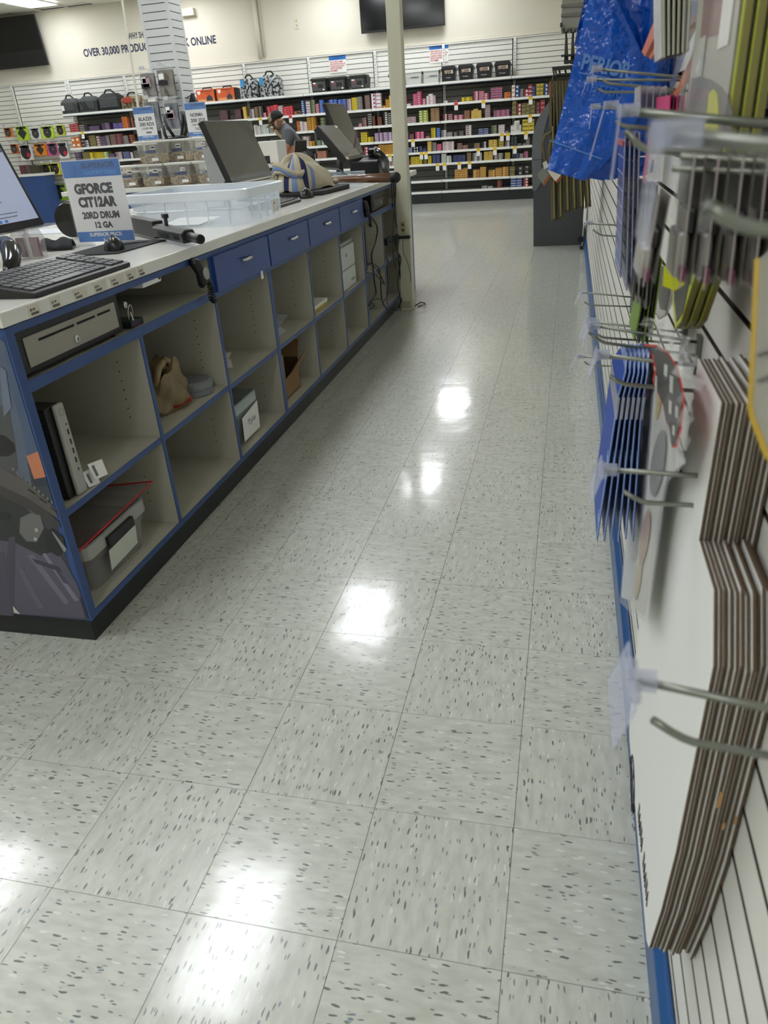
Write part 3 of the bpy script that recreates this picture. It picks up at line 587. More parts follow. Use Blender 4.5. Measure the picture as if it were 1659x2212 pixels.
# green ammunition cans
for k, (u0, u1, lb) in enumerate(((675, 713, 'left one'), (714, 754, 'middle one'), (758, 797, 'right one'))):
    x0, x1 = PYt(u0, 205).x, PYt(u1, 200).x
    t = thing('ammunition_can', 'dark green plastic ammunition can with picture label, %s of three' % lb, 'case', ((x0 + x1) / 2, 14.65, TZ), 'green ammunition cans on the top shelf')
    g = mat('dark_green_plastic', '262b24', .4)
    MB().hexa([(x0 + .02, 14.56, TZ), (x1 - .06, 14.56, TZ), (x1 - .02, 14.8, TZ), (x0 + .02, 14.8, TZ)], [(x0 + .01, 14.55, TZ + .2), (x1 - .05, 14.55, TZ + .2), (x1, 14.82, TZ + .2), (x0 + .01, 14.82, TZ + .2)]).build('body', g, t, bevel=.006)
    MB().box(x0, x1 - .03, 14.54, 14.83, TZ + .2, TZ + .235).build('lid', g, t, bevel=.006)
    MB().box(x1 - .045, x1 - .02, 14.6, 14.66, TZ + .08, TZ + .22).build('latch', M_black, t)
    b = MB().box(x0 + .04, x1 - .08, 14.548, 14.5515, TZ + .03, TZ + .17).build('label_card', mat('can_label_grey', '4b4648', .5), t)
    MB().box(x0 + .14, x1 - .11, 14.5465, 14.548, TZ + .07, TZ + .14).box(x1 - .12, x1 - .09, 14.5465, 14.548, TZ + .033, TZ + .055, 1).box(x0 + .045, x0 + .10, 14.5465, 14.548, TZ + .145, TZ + .165, 1).box(x0 + .045, x0 + .12, 14.5465, 14.548, TZ + .115, TZ + .132, 2).build('label_print', [M_black, M_white, mat('print_red', 'a03a40', .5)], b)
    
# clear dry boxes
for k, (u0, u1, lb) in enumerate(((842, 858, 'left of the pole'), (866, 876, 'just right of the pole'), (877, 913, 'the middle one'), (916, 950, 'beside the black boxes'))):
    x0, x1 = PYt(u0, 195).x, PYt(u1, 190).x
    if k == 1: x0 = x1 - .14
    t = thing('storage_box', 'clear lidded box with a navy logo on the top shelf, %s' % lb, 'box', ((x0 + x1) / 2, 14.65, TZ), 'clear boxes on the top shelf')
    MB().hexa([(x0 + .02, 14.56, TZ), (x1 - .02, 14.56, TZ), (x1 - .02, 14.8, TZ), (x0 + .02, 14.8, TZ)], [(x0 + .005, 14.55, TZ + .185), (x1 - .005, 14.55, TZ + .185), (x1 - .005, 14.82, TZ + .185), (x0 + .005, 14.82, TZ + .185)]).build('tub', mat('milky_clear', 'dcdfd9', .3, alpha=.75), t, bevel=.01)
    MB().box(x0 - .005, x1 + .005, 14.54, 14.83, TZ + .185, TZ + .21).build('lid', mat('milky_clear2', 'e2e4df', .3, alpha=.85), t, bevel=.008)
    MB().box(x0 - .012, x0 + .004, 14.57, 14.60, TZ + .15, TZ + .2).box(x1 - .004, x1 + .012, 14.57, 14.60, TZ + .15, TZ + .2).build('latch', M_black, t)
    if k > 1:
        text('SUPERIOR', (x0 + .11, 14.5485, TZ + .095), (1, 0, .0), (0, 0, 1), .15, .028, M_ink, t, bold=.03)
        b = MB().tube([(x0 + .07 + .025 * math.cos(a * .524), 14.549, TZ + .1 + .025 * math.sin(a * .524)) for a in range(12)], .0016, 4, closed=True).build('logo_ring', mat('logo_grey', '9aa3ad', .5), t)
# black window boxes
for k, (u0, u1, lb) in enumerate(((953, 986, 'leftmost'), (989, 1024, 'second from left'), (1028, 1064, 'third from left'), (1067, 1104, 'rightmost'))):
    x0, x1 = PYt(u0, 180).x, PYt(u1, 170).x
    t = thing('black_box', 'black plastic box with a clear window of cartridges, %s of the four' % lb, 'box', ((x0 + x1) / 2, 14.65, TZ), 'black window boxes on the top shelf')
    MB().hexa([(x0 + .035, 14.57, TZ), (x1 - .035, 14.57, TZ), (x1 - .035, 14.8, TZ), (x0 + .035, 14.8, TZ)], [(x0 + .015, 14.56, TZ + .19), (x1 - .015, 14.56, TZ + .19), (x1 - .015, 14.82, TZ + .19), (x0 + .015, 14.82, TZ + .19)]).build('body', M_black, t, bevel=.008)
    MB().prism([(x0, TZ + .185), (x1, TZ + .185), (x1 - .03, TZ + .245), (x0 + .03, TZ + .245)], 1, 14.54, 14.84).build('lid', M_black, t, bevel=.006)
    MB().box(x0 + .07, x1 - .08, 14.55, 14.562, TZ + .125, TZ + .18).build('window', mat('cartridges_behind_window', '5d4c3e', .5, vary=.3, vscale=60, hard='b5a08c'), t)
    MB().box(x1 - .078, x1 - .06, 14.552, 14.562, TZ + .125, TZ + .18).build('price_sticker', M_white, t)
    text('Remington', (x0 + .10, 14.5555, TZ + .05), (1, 0, 0), (0, 0, 1), x1 - x0 - .2, .022, M_white, t)
# orange boxed bags
for k, (u0, u1) in enumerate(((430, 473), (474, 516))):
    x0, x1 = PYt(u0, 220).x, PYt(u1, 215).x
    t = thing('boxed_bag', 'orange printed box of a range bag, black handle on top, %s of two' % ('left' if k == 0 else 'right'), 'box', ((x0 + x1) / 2, 14.65, TZ), 'orange boxes on the top shelf')
    MB().box(x0, x1 - .05, 14.52, 14.72, TZ, TZ + .215).build('carton', mat('orange_carton', 'cf5b2a', .5, vary=.12, vscale=5), t)
    MB().box(x1 - .05, x1, 14.55, 14.72, TZ, TZ + .2).build('side_strap', M_black, t)
    MB().tube([(x0 + .1, 14.62, TZ + .21), (x0 + .12, 14.62, TZ + .245), (x1 - .14, 14.62, TZ + .245), (x1 - .12, 14.62, TZ + .21)], .014, 6).build('handle', M_black, t)
    text('Bulldog', (x0 + .12, 14.519, TZ + .165), (1, 0, .0), (0, 0, 1), x1 - x0 - .2, .035, mat('dark_red_print', '6e2118', .5), t, bold=.02)
    text('Cases', (x0 + .2, 14.519, TZ + .135), (1, 0, .0), (0, 0, 1), .09, .022, mat('dark_red_print', '6e2118', .5), t)
    MB().prism([(x0 + .2, TZ + .02), (x1 - .08, TZ + .02), (x1 - .1, TZ + .08), (x1 - .14, TZ + .115), (x0 + .26, TZ + .115), (x0 + .21, TZ + .08)], 1, 14.5175, 14.5195).build('picture', mat('printed_bag', '33333c', .5), t)
    MB().prism([(x0 + .03, TZ + .19), (x0 + .03, TZ + .15), (x0 + .06, TZ + .125), (x0 + .09, TZ + .15), (x0 + .09, TZ + .19)], 1, 14.5175, 14.5195).build('badge', M_white, t)
    MB().box(x0 + .03, x1 - .06, 14.518, 14.5195, TZ + .0, TZ + .05).build('lower_print', mat('pale_orange', 'd79a62', .5), t)
def blob_bag(name, label, u0, u1, vb, h, m_, parts, group='bags on the top shelf', pat=None):
    x0, x1 = PYt(u0, vb).x, PYt(u1, vb).x; cx = (x0 + x1) / 2; w = (x1 - x0) * .93
    t = thing(name, label, 'bag', (cx, 14.65, TZ), group)
    rr = random.Random(int(u0))
    def fn(u, v):
        a = 2 * math.pi * u; s = 1 if v < .75 else 1 - (v - .75) * 1.6
        q = lambda c: math.copysign(abs(c) ** .45, c)
        return (cx + q(math.cos(a)) * w / 2 * s * (1 + .03 * math.sin(9 * a + v * 7)), 14.66 + q(math.sin(a)) * .14 * s, TZ + h * v + .006 * math.sin(7 * a) * v)
    b = MB().grid(fn, 28, 8); k = len(b.v)
    b.add([fn(i / 28, 1) for i in range(28)], [tuple(range(28))])
    b.build('body', m_, t, smooth=True)
    for p in parts: p(t, x0, x1, h)
    return t
M_nyl = mat('charcoal_nylon', '3f4243', .75, bump=.001, bscale=80, vary=.15)
M_nylb = mat('black_nylon', '1d1f22', .75, bump=.001, bscale=80, vary=.2)
def hand(t, x0, x1, h): MB().tube([(x0 + (x1 - x0) * .25, 14.62, TZ + h * .9), (x0 + (x1 - x0) * .4, 14.6, TZ + h + .06), (x0 + (x1 - x0) * .6, 14.6, TZ + h + .06), (x0 + (x1 - x0) * .78, 14.62, TZ + h * .9)], .016, 6).build('handle', M_nylb, t, smooth=True)
def pock(t, x0, x1, h): MB().box(x0 + .08, x1 - .07, 14.50, 14.54, TZ + .05, TZ + h * .75).build('front_pocket', M_nyl, t, bevel=.012)
def stripes(t, x0, x1, h): MB().prism([(x0 + .08, TZ + h * .7), (x0 + .12, TZ + h * .7), (x0 + .2, TZ + .06), (x0 + .16, TZ + .06)], 1, 14.49, 14.505).prism([(x0 + .15, TZ + h * .7), (x0 + .19, TZ + h * .7), (x0 + .27, TZ + .06), (x0 + .23, TZ + .06)], 1, 14.49, 14.505).build('stripe', M_nylb, t)
def swing(t, x0, x1, h): MB().box(x0 + .07, x0 + .13, 14.485, 14.49, TZ + .06, TZ + .15).build('hang_tag', M_white, t)
blob_bag('range_bag', 'grey duffel range bag with white tag, leftmost on the top shelf', 136, 176, 245, .27, M_nyl, [pock, swing, hand])
blob_bag('range_bag', 'grey range bag with two black slanted stripes on the top shelf', 174, 218, 240, .28, M_nyl, [pock, stripes, hand])
blob_bag('range_bag', 'black duffel range bag on the top shelf', 215, 268, 235, .30, M_nylb, [pock, hand])
M_camo = mat('camouflage_fabric', '4a402c', .8, vary=.3, vscale=20, hard='8a7a5c')
blob_bag('camouflage_pouch', 'camouflage bag with red pocket on the top shelf behind the conduit', 263, 316, 232, .22, M_camo, [lambda t, a, b_, h: MB().box(a + .1, b_ - .25, 14.50, 14.53, TZ + .1, TZ + .2).build('red_pocket', mat('red_orange_fabric', '9c3a26', .7), t, bevel=.01), hand])
M_dig = mat('black_white_pattern_fabric', '1b1c1f', .7, vary=.3, vscale=22, hard='a3a6a6')
for u0, u1, lb in ((522, 562, 'left'), (563, 611, 'right')):
    blob_bag('patterned_bag', 'bulky black and white patterned duffel on the top shelf, %s one of the pair' % lb, u0, u1, 212, .33 if u0 < 550 else .36, M_dig, [hand, lambda t, a, b_, h: MB().box(a + .05, a + .12, 14.5, 14.53, TZ + .2, TZ + .32).build('blue_cord' if a < -5.6 else 'hang_tag', mat('cyan_cord', '3b8fc4', .5), t)])

# ------------------------------------------------------------------ wall print, signs, televisions
def wtext(s_, u0, v0, u1, v1, name='wall_lettering', bold=0):
    a = PY(u0, v1, 14.978); b_ = PY(u1, v1 + (u1 - u0) * -.07, 14.978); c_ = PY(u0, v0, 14.978)
    return a, b_, c_
wt_ = thing('wall_lettering', 'navy wall lettering about shopping online above the slatwall', 'lettering', (-8.2, 14.975, 2.98))
a = PY(182, 122, 14.978)
text('OVER 30,000 PRODUCTS IN STOCK ONLINE', (a.x, 14.978, 3.0), (1, 0, 0), (0, 0, 1), 2.91, .165, M_ink, wt_, bold=.028)
text('WHY SHOP', (-8.60, 14.978, 3.245), (1, 0, -.0), (0, 0, 1), .46, .105, M_ink, wt_, bold=.02)
def tv(x0, x1, z0, z1, label, tilt):
    t = thing('television', label, 'television', ((x0 + x1) / 2, 14.9, z0), 'wall televisions')
    y0 = 14.80
    MB().hexa([(x0, y0, z0), (x1, y0, z0), (x1, y0 + .05, z0), (x0, y0 + .05, z0)], [(x0, y0 - tilt, z1), (x1, y0 - tilt, z1), (x1, y0 + .05 - tilt, z1), (x0, y0 + .05 - tilt, z1)]).build('bezel', M_black, t, bevel=.004)
    e = .012
    MB().hexa([(x0 + e, y0 - .002, z0 + .03), (x1 - e, y0 - .002, z0 + .03), (x1 - e, y0, z0 + .03), (x0 + e, y0, z0 + .03)], [(x0 + e, y0 - .002 - tilt, z1 - e), (x1 - e, y0 - .002 - tilt, z1 - e), (x1 - e, y0 - tilt, z1 - e), (x0 + e, y0 - tilt, z1 - e)]).build('screen', M_blackgloss, t)
    MB().box(x0 + .4, x1 - .4, y0 + .05 - tilt * .4, 14.978, z0 + .3, z0 + .45).build('wall_bracket', M_black, t)
tv(-11.98, -10.40, 2.94, 3.80, 'large dark television high on the wall at the far left', .10)
tv(-3.80, -2.25, 2.92, 3.80, 'large dark television high on the wall behind the support pole', .02)
sb = thing('emergency_light', 'small beige emergency light box high on the wall beside the column', 'light', (-7.3, 14.9, 3.5))
p = PY(408, 27, 14.95)
MB().box(p.x - .14, p.x + .13, 14.87, 14.979, p.z - .06, p.z + .06).build('housing', mat('beige_plastic', 'cfcab4', .5), sb, bevel=.006)
for s_ in (-.02, .06): MB().lathe([(.045, 0), (.04, .05), (.0, .055)], (p.x + s_ + .02, 14.865, p.z + .0), 1, 12).build('lamp_head', M_white, sb)
p = PY(640, 50, 14.95)
out = thing('wall_outlet', 'cream wall outlet plate high between the conduit and right television', 'outlet', (p.x, 14.97, p.z - .09))
MB().box(p.x - .04, p.x + .04, 14.968, 14.979, p.z - .09, p.z + .09).build('plate', mat('ivory_plate', 'd8d2bd', .4), out, bevel=.003)
MB().box(p.x - .016, p.x + .016, 14.963, 14.968, p.z + .015, p.z + .06).box(p.x - .016, p.x + .016, 14.963, 14.968, p.z - .06, p.z - .015).build('socket', mat('ivory_socket', 'b5ae99', .4), out)
p = PY(555, 60, 14.93)
one('wall_conduit', MB().tube([(p.x, 14.93, 2.7), (p.x, 14.93, CEIL - .01)], .04, 14).tube([(p.x + .08, 14.955, 2.7), (p.x + .08, 14.955, CEIL - .01)], .009, 8), M_cream, 'cream painted pipe running up the back wall right of the lettering', 'pipe', smooth=True)
M_signblue = mat('sign_blue', '1f6bb8', .4)
M_redink = mat('red_ink', 'b8303c', .5)
for u, v, w_, lb in ((729, 136, 34, 'left of the pole'), (948, 113, 36, 'right of the pole')):
    p = PY(u, v, 14.94); W = w_ * .0098; 
    t = thing('wall_sign', 'white paper sign with blue header and red text, %s' % lb, 'sign', (p.x, 14.94, p.z - .14), 'signs on the far slatwall')
    x0, x1 = p.x - W / 2, p.x + W / 2
    MB().box(x0, x1, 14.945, 14.948, p.z - .16, p.z + .12).build('sheet', M_paper, t)
    MB().box(x0, x1, 14.9435, 14.945, p.z + .05, p.z + .12).build('header', M_signblue, t)
    text('FREE SUPERIOR AMMO\nCAN WITH PURCHASE OF\n2 BOXES OF REGULARLY\nPRICED CENTERFIRE\nRIFLE AMMO', (x0 + .015, 14.9435, p.z - .135), (1, 0, 0), (0, 0, 1), W - .03, .17, M_redink, t, bold=.02)
    text('SUPERIOR', (x0 + .07, 14.943, p.z + .07), (1, 0, 0), (0, 0, 1), W - .14, .03, M_ink, t)
# ------------------------------------------------------------------ things on the worktop
WZ = 1.0045
M_screen_dark = mat('dark_screen_glass', '30312e', .05, spec=.7)
M_bezel = mat('monitor_bezel', '101113', .4)
def monitor(name, label, y0, y1, zb, zt, xb, xt, mats, stand=True, th=.03, bez=.018, base_x=None):
    """a monitor whose screen faces +x, leaning back from (xb, zb) to (xt, zt)"""
    t = thing(name, label, 'monitor', ((xb + xt) / 2 - .08, (y0 + y1) / 2, WZ))
    up = V((xt - xb, 0, zt - zb)).normalized(); nr = V((up.z, 0, -up.x)); rt = V((0, 1, 0))
    H = math.hypot(xt - xb, zt - zb); W = y1 - y0; o = V((xb, y0, zb))
    Mx = Matrix((rt, up, nr)).transposed().to_4x4(); Mx.translation = o
    MB(Mx).box(0, W, 0, H, -th, 0).build('case', mats[0], t, bevel=.004)
    MB(Mx).box(bez, W - bez, bez * 1.4, H - bez, 0, .0012).build('screen', mats[1], t)
    if stand:
        c = (y0 + y1) / 2; bx = base_x or (xb + xt) / 2 - .12
        mid = o + up * H * .35 - nr * th
        MB().tube([(bx, c, WZ + .012), (bx, c, WZ + .10), (mid.x - .02, c, mid.z)], [.022, .02, .018], 10).build('neck', mats[0], t, smooth=True)
        MB().lathe([(.115, 0), (.115, .008), (.05, .014)], (bx, c, WZ), 2, 24).build('base', mats[0], t)
    return t, Mx, W, H
M_lit = mat('lit_screen', '8f97ad', .3, emit=.55)
t, Mx, W, H = monitor('monitor', 'lit desktop monitor cut off by the left edge, its screen showing pale text', 1.08, 1.725, 1.108, 1.44, -1.80, -1.915, [M_bezel, M_lit])
for zz, l0 in ((.105, .16), (.093, .16), (.055, .11), (.043, .12)):
    MB(Mx).box(.02, W - l0, zz, zz + .0022, .0014, .0018).build('text_line', mat('screen_text', '4f566c', .5), t)
MB(Mx).box(.02, W - .02, .255, .285, .0014, .0018).build('toolbar', mat('screen_toolbar', '50556a', .5, emit=.05), t)
for q in range(5): MB(Mx).box(.33 + q * .03, .345 + q * .03, .028, .036, .0014, .0018).build('taskbar_icon', mat('screen_icon', '2f6bb5', .5, emit=.3), t)
t2, Mx2, W2, H2 = monitor('monitor', 'large dark desktop monitor facing the aisle, reflecting slatwall, beside the clear tote', 2.99, 3.58, 1.135, 1.43, -1.60, -1.71, [M_bezel, M_screen_dark], bez=.006)
MB(Mx2).box(.006, W2 - .006, .0, .0075, .0, .0016).build('lower_trim', M_chrome, t2)
t3, Mx3, W3, H3 = monitor('touchscreen', 'grey touchscreen till display tilted back, in front of the taller one', 4.82, 5.30, 1.157, 1.388, -1.50, -1.695, [M_bezel, mat('grey_touch_screen', '50504c', .18)], th=.045, base_x=-1.62)
stickerq('yellow_sticker', Mx3 @ V((.01, .005, 0)), (0, 1, 0), Mx3.to_3x3() @ V((0, 1, 0)), .07, .022, mat('pale_sticker', 'c8bd8c', .6), t3, lift=.0016)
stickerq('cream_sticker', Mx3 @ V((W3 - .075, H3 - .025, 0)), (0, 1, 0), Mx3.to_3x3() @ V((0, 1, 0)), .05, .015, M_paper, t3, lift=.0016)
t4, Mx4, W4, H4 = monitor('touchscreen', 'tall dark till display standing behind the tilted touchscreen', 5.55, 6.12, 1.155, 1.55, -1.70, -1.845, [M_bezel, M_screen_dark], bez=.012, base_x=-1.86)
b = MB(Mx3); b.slab([(.25, .06, .03), (.33, .07, .03), (.45, .16, .1), (.38, .15, .1)], (0, 0, .003))
b.build('red_card', mat('maroon_card', '6d3138', .5), t3)
# keyboards and mice
def keyboard(label, x0, x1, y0, y1, z0, zb, rows=6, cols=20, group='black keyboards on the worktop'):
    """front edge at x1 (aisle), back edge raised at x0"""
    t = thing('keyboard', label, 'keyboard', ((x0 + x1) / 2, (y0 + y1) / 2, z0), group)
    MB().hexa([(x0, y0, z0), (x1, y0, z0), (x1, y1, z0), (x0, y1, z0)], [(x0, y0, zb - .004), (x1, y0, z0 + .014), (x1, y1, z0 + .014), (x0, y1, zb - .004)]).build('base', M_black, t, bevel=.004)
    w = x1 - x0; up = V((-w, 0, zb - z0 - .018)).normalized(); rt = V((0, 1, 0)); nr = rt.cross(up)
    Mx = Matrix((rt, up, nr)).transposed().to_4x4(); Mx.translation = V((x1 - .02, y0 + .012, z0 + .0155)) if False else V((x1 - .014, y0 + .010, z0 + .0152))
    kw = (y1 - y0 - .02) / cols; kh = (w - .03) / rows
    key = None
    for r in range(rows):
        c = 0
        while c < cols:
            span = 6 if (r == 0 and c == 4) else 1
            a = c * kw + .0012; e = (c + span) * kw - .0012
            if not (c == 14 or c == 18 and r < 5 and False):
                MB(Mx).hexa([(a, r * kh + .001, 0), (e, r * kh + .001, 0), (e, (r + 1) * kh - .0012, 0), (a, (r + 1) * kh - .0012, 0)],
                            [(a + .0018, r * kh + .003, .0052), (e - .0018, r * kh + .003, .0052), (e - .0018, (r + 1) * kh - .003, .0052), (a + .0018, (r + 1) * kh - .003, .0052)]).build('key', M_key, t)
            c += span
    return t
keyboard('black keyboard nearest the left monitor, on the near end of the worktop', -1.495, -1.275, .90, 1.375, WZ, WZ + .05, 6, 18)
keyboard('black keyboard beside the second mouse, next to the clear tote', -1.56, -1.42, 3.05, 3.50, WZ, WZ + .03, 5, 16)
keyboard('black keyboard under the till scanner by the support pole', -1.52, -1.36, 5.0, 5.42, WZ, WZ + .03, 5, 16)
def mouse(label, c, ang, s=1):
    t = thing('computer_mouse', label, 'mouse', (c[0], c[1], c[2]), 'black mice on the worktop')
    ca, sa = math.cos(ang), math.sin(ang)
    def fn(u, v):
        a = 2 * math.pi * u; p = math.pi / 2 * v; r = math.cos(p)
        x = .058 * s * math.cos(a) * r ** .8; y = .033 * s * math.sin(a) * r ** .8; z = .038 * s * math.sin(p) * (1 - .25 * math.cos(a))
        return (c[0] + x * ca - y * sa, c[1] + x * sa + y * ca, c[2] + z)
    MB().grid(fn, 20, 7).build('shell', mat('mouse_black', '131417', .25), t, smooth=True)
    MB().tube([(c[0] + .056 * s * ca, c[1] + .056 * s * sa, c[2] + .012), (c[0] + .10 * ca - .02, c[1] + .10 * sa, c[2] + .004), (c[0] + .05, c[1] + .16, c[2] + .004)], .002, 6).build('cord', M_cable, t)
    MB().tube([(c[0] + .028 * s * ca, c[1] + .028 * s * sa, c[2] + .0265 * s), (c[0] + .042 * s * ca, c[1] + .042 * s * sa, c[2] + .0195 * s)], .004, 8).build('wheel', M_rubber, t)
mp_ = one('mouse_pad', MB().prism([(-1.70, 1.62), (-1.49, 1.66), (-1.47, 1.98), (-1.70, 2.0)], 2, WZ, WZ + .004), mat('mouse_pad_cloth', '26272a', .8), 'thin black mouse pad under the near mouse and sign', 'mouse pad')
mouse('black mouse on a pad in front of the blue and white sign', (-1.555, 1.745, WZ + .0045), 2.3, 1.1)
mouse('black mouse beside the black mat and second keyboard', (-1.46, 3.72, WZ), 1.7, 1.25)
# pen and bits
one('pen', MB().tube([PZ(-20, 638, WZ + .006), PZ(10, 636, WZ + .006), PZ(85, 636, WZ + .006), PZ(95, 636, WZ + .005)], [.005, .0055, .005, .001], 8), mat('navy_pen', '23244a', .3), 'dark blue ballpoint pen lying at the near edge of the worktop', 'pen', smooth=True)
# acrylic sign holder with price sign
def price_sign(label, x0, y, z0, W, H, lines, lean=.0, price='SUPERIOR PRICE:', group='blue and white price signs', logo=True):
    t = thing('price_sign', label, 'sign', (x0 + W / 2, y, z0), group)
    up = V((0, lean, 1)).normalized(); rt = V((1, 0, 0)); nr = rt.cross(up)
    Mx = Matrix((rt, up, nr)).transposed().to_4x4(); Mx.translation = V((x0, y, z0))
    MB(Mx).box(-.004, W + .004, 0, H + .004, -.005, -.0025).box(-.004, W + .004, 0, H + .004, .0014, .0034).build('acrylic_holder', mat('sign_acrylic', 'ffffff', .05, alpha=.05), t)
    MB().box(x0 - .003, x0 + W + .003, y - .055, y + .03, z0, z0 + .003).build('holder_foot', M_clear, t)
    MB(Mx).box(0, W, .004, H, -.002, 0).build('sheet', mat('sign_paper', 'dedede', .6), t)
    MB(Mx).box(.001, W - .001, H * .80, H - .002, 0, .0006).build('header_band', M_signblue, t)
    MB(Mx).box(.001, W - .001, .006, H * .145, 0, .0006).build('footer_band', M_signblue, t)
    nz = nr
    if logo:
        text('SUPERIOR', Mx @ V((W * .34, H * .90, .0006)), rt, up, W * .58, H * .065, mat('logo_navy', '27406e', .4), t, lift=.0004, bold=.03)
        text('OUTFITTERS', Mx @ V((W * .36, H * .825, .0006)), rt, up, W * .56, H * .045, mat('logo_pale_blue', '4a93d6', .4), t, lift=.0004, bold=.02)
        c = Mx @ V((W * .22, H * .89, .0012)); r = H * .082
        MB().tube([c + rt * r * math.cos(a * .35) + up * r * math.sin(a * .35) for a in range(1, 18)], .0011 * W / .22, 5).tube([c - rt * r * 1.1, c + rt * r * .9], .0009 * W / .22, 5).tube([c - up * r * .95, c + up * r * 1.1], .0009 * W / .22, 5).build('emblem', mat('logo_mid_blue', '3f77b4', .4), t)
    for s_, u0, u1, v0, v1, bd in lines:
        text(s_, Mx @ V((W * u0, H * v0, 0)), rt, up, W * (u1 - u0), H * (v1 - v0), M_blackink, t, lift=.0004, bold=bd)
    text(price, Mx @ V((W * .22, H * .085, .0006)), rt, up, W * .58, H * .045, M_white, t, lift=.0004, bold=.02)
    text('$', Mx @ V((W * .45, H * .01, .0006)), rt, up, W * .03, H * .05, M_white, t, lift=.0004)
    return t
price_sign('near blue and white counter sign reading GFORCE CIT12AR 20RD DRUM', -1.832, 1.95, WZ + .0045, .246, .296, [('GFORCE', .13, .80, .60, .73, .065), ('CIT12AR', .15, .82, .44, .57, .065), ('20RD DRUM', .17, .82, .30, .39, .055), ('12 GA', .36, .67, .185, .265, .055)])
# shotgun with drum magazine
g = thing('shotgun', 'black tactical shotgun lying on the worktop, muzzle pointing past the sign', 'gun', (-1.5, 2.0, WZ))
mz = V(PZ(434, 517, 1.036)); rr_ = V(PZ(310, 490, 1.042)); ax = (mz - rr_).normalized(); sd = ax.cross(V((0, 0, 1))).normalized(); uu = sd.cross(ax)
M_gun = mat('gun_black', '1c1d1f', .42); M_gunm = mat('gun_barrel_steel', '2b2c2e', .32, metal=.6)
Mg = Matrix((ax, sd, uu)).transposed().to_4x4(); Mg.translation = mz
b = MB(Mg); b.lathe([(.0165, -.13), (.0165, -.004), (.0155, 0), (.010, 0), (.0098, -.02)], (0, 0, 0), 0, 20); b.build('barrel', M_gunm, g, smooth=True)
MB(Mg).lathe([(.0095, -.019), (.0095, -.001), (.001, -.0005)], (0, 0, 0), 0, 16).build('bore', mat('bore_black', '050505', .8), g)
MB(Mg).prism([(-.028, -.02), (.024, -.022), (.028, .012), (.012, .024), (-.02, .024), (-.03, .0)], 0, -.44, -.115).build('handguard', M_gun, g, bevel=.003)
b = MB(Mg)
for q in range(7): b.box(-.15 - q * .008, -.154 - q * .008, .0245, .0275, -.012, .012)
for q in range(12): b.box(-.26 - q * .010, -.265 - q * .010, .0245, .0275, -.012, .012)
tag(b.build('cooling_slots', M_black, g), kind='stuff')
MB(Mg).box(-.345, -.33, -.006, .006, .024, .062).box(-.352, -.323, -.01, .01, .05, .066).build('front_sight', M_gun, g, bevel=.002)
MB(Mg).box(-.80, -.44, -.022, .022, -.03, .035).build('receiver', M_gun, g, bevel=.004)
MB(Mg).prism([(-.80, -.03), (-1.05, -.035), (-1.05, .03), (-.80, .03)], 1, -.018, .018).build('buttstock', M_gun, g, bevel=.006)
dr = V(PY(160, 487, 2.20))
MB().lathe([(.03, -.03), (.068, -.028), (.072, 0), (.068, .03), (.03, .034)], (dr.x, dr.y, WZ + .073), 1, 28).build('drum_magazine', M_blackgloss, g, bevel=.002)
MB().lathe([(.0735, -.003), (.0735, .003)], (dr.x, dr.y, WZ + .0745), 1, 28).build('drum_band', mat('grey_band', '6f7276', .3), g)

# clear package, black pouch and scanner by the left monitor
p = PZ(60, 560, WZ)
t = thing('blister_pack', 'clear blister packs with maroon inserts beside the left monitor', 'package', (p.x, p.y, WZ))
for q in (0, 1):
    MB().prism([(p.x - .05 + q * .055, WZ), (p.x - .005 + q * .055, WZ), (p.x + q * .055, WZ + .07), (p.x - .015 + q * .055, WZ + .10), (p.x - .04 + q * .055, WZ + .10), (p.x - .055 + q * .055, WZ + .07)], 1, p.y, p.y + .05).build('blister', mat('clear_blister', 'c9c9cc', .08, alpha=.35), t, bevel=.004)
    MB().box(p.x - .045 + q * .055, p.x - .01 + q * .055, p.y + .02, p.y + .03, WZ + .004, WZ + .07).build('insert_card', mat('maroon_insert', '70343f', .5), t)
a_, b_ = PZ(85, 545, WZ), PZ(152, 540, WZ)
t = thing('black_pouch', 'flat black pouch with a red label behind the near keyboard', 'pouch', ((a_.x + b_.x) / 2, (a_.y + b_.y) / 2, WZ))
def fn(u, v): return V(a_) + (V(b_) - V(a_)) * u + V((-.05 * (v - .2), .10 * v, .003 + (.034 + .006 * math.sin(u * 11)) * math.sin(math.pi * min(1, v * 1.0 + .02))))
MB().grid(fn, 14, 8).build('pouch_body', mat('black_cloth', '1a1b1f', .8), t, smooth=True, solid=.004)
q_ = fn(.35, .42); r_ = fn(.62, .42); s_ = fn(.62, .6); t_ = fn(.35, .6)
MB().quad(q_ + V((0, -.004, .005)), r_ + V((0, -.004, .005)), s_ + V((0, 0, .006)), t_ + V((0, 0, .006))).build('red_label', mat('red_label', '9a2532', .5), t)
a_ = V(PZ(30, 585, WZ + .03))
t = thing('barcode_scanner', 'black handheld barcode scanner under the left monitor', 'scanner', (a_.x, a_.y, WZ), 'black barcode scanners')
MB().tube([a_ + V((-.10, .12, .06)), a_ + V((-.03, .05, .05)), a_ + V((0, 0, .02)), a_ + V((.03, -.06, -.005))], [.026, .03, .024, .018], 14).build('body', M_blackgloss, t, smooth=True)
MB().lathe([(.05, 0), (.045, .02), (.02, .03)], (a_.x - .05, a_.y + .07, WZ), 2, 18).build('cradle', M_black, t)
a_ = V(PZ(112, 500, WZ))
one('paper_sheet', MB().slab([a_ + V((-.15, -.1, 0)), a_ + V((.12, -.1, 0)), a_ + V((.12, .12, 0)), a_ + V((-.15, .12, 0))], (0, 0, .002)), mat('grey_white_paper', 'c2c5cc', .5), 'grey-white sheet lying on the worktop behind the left monitor', 'paper')
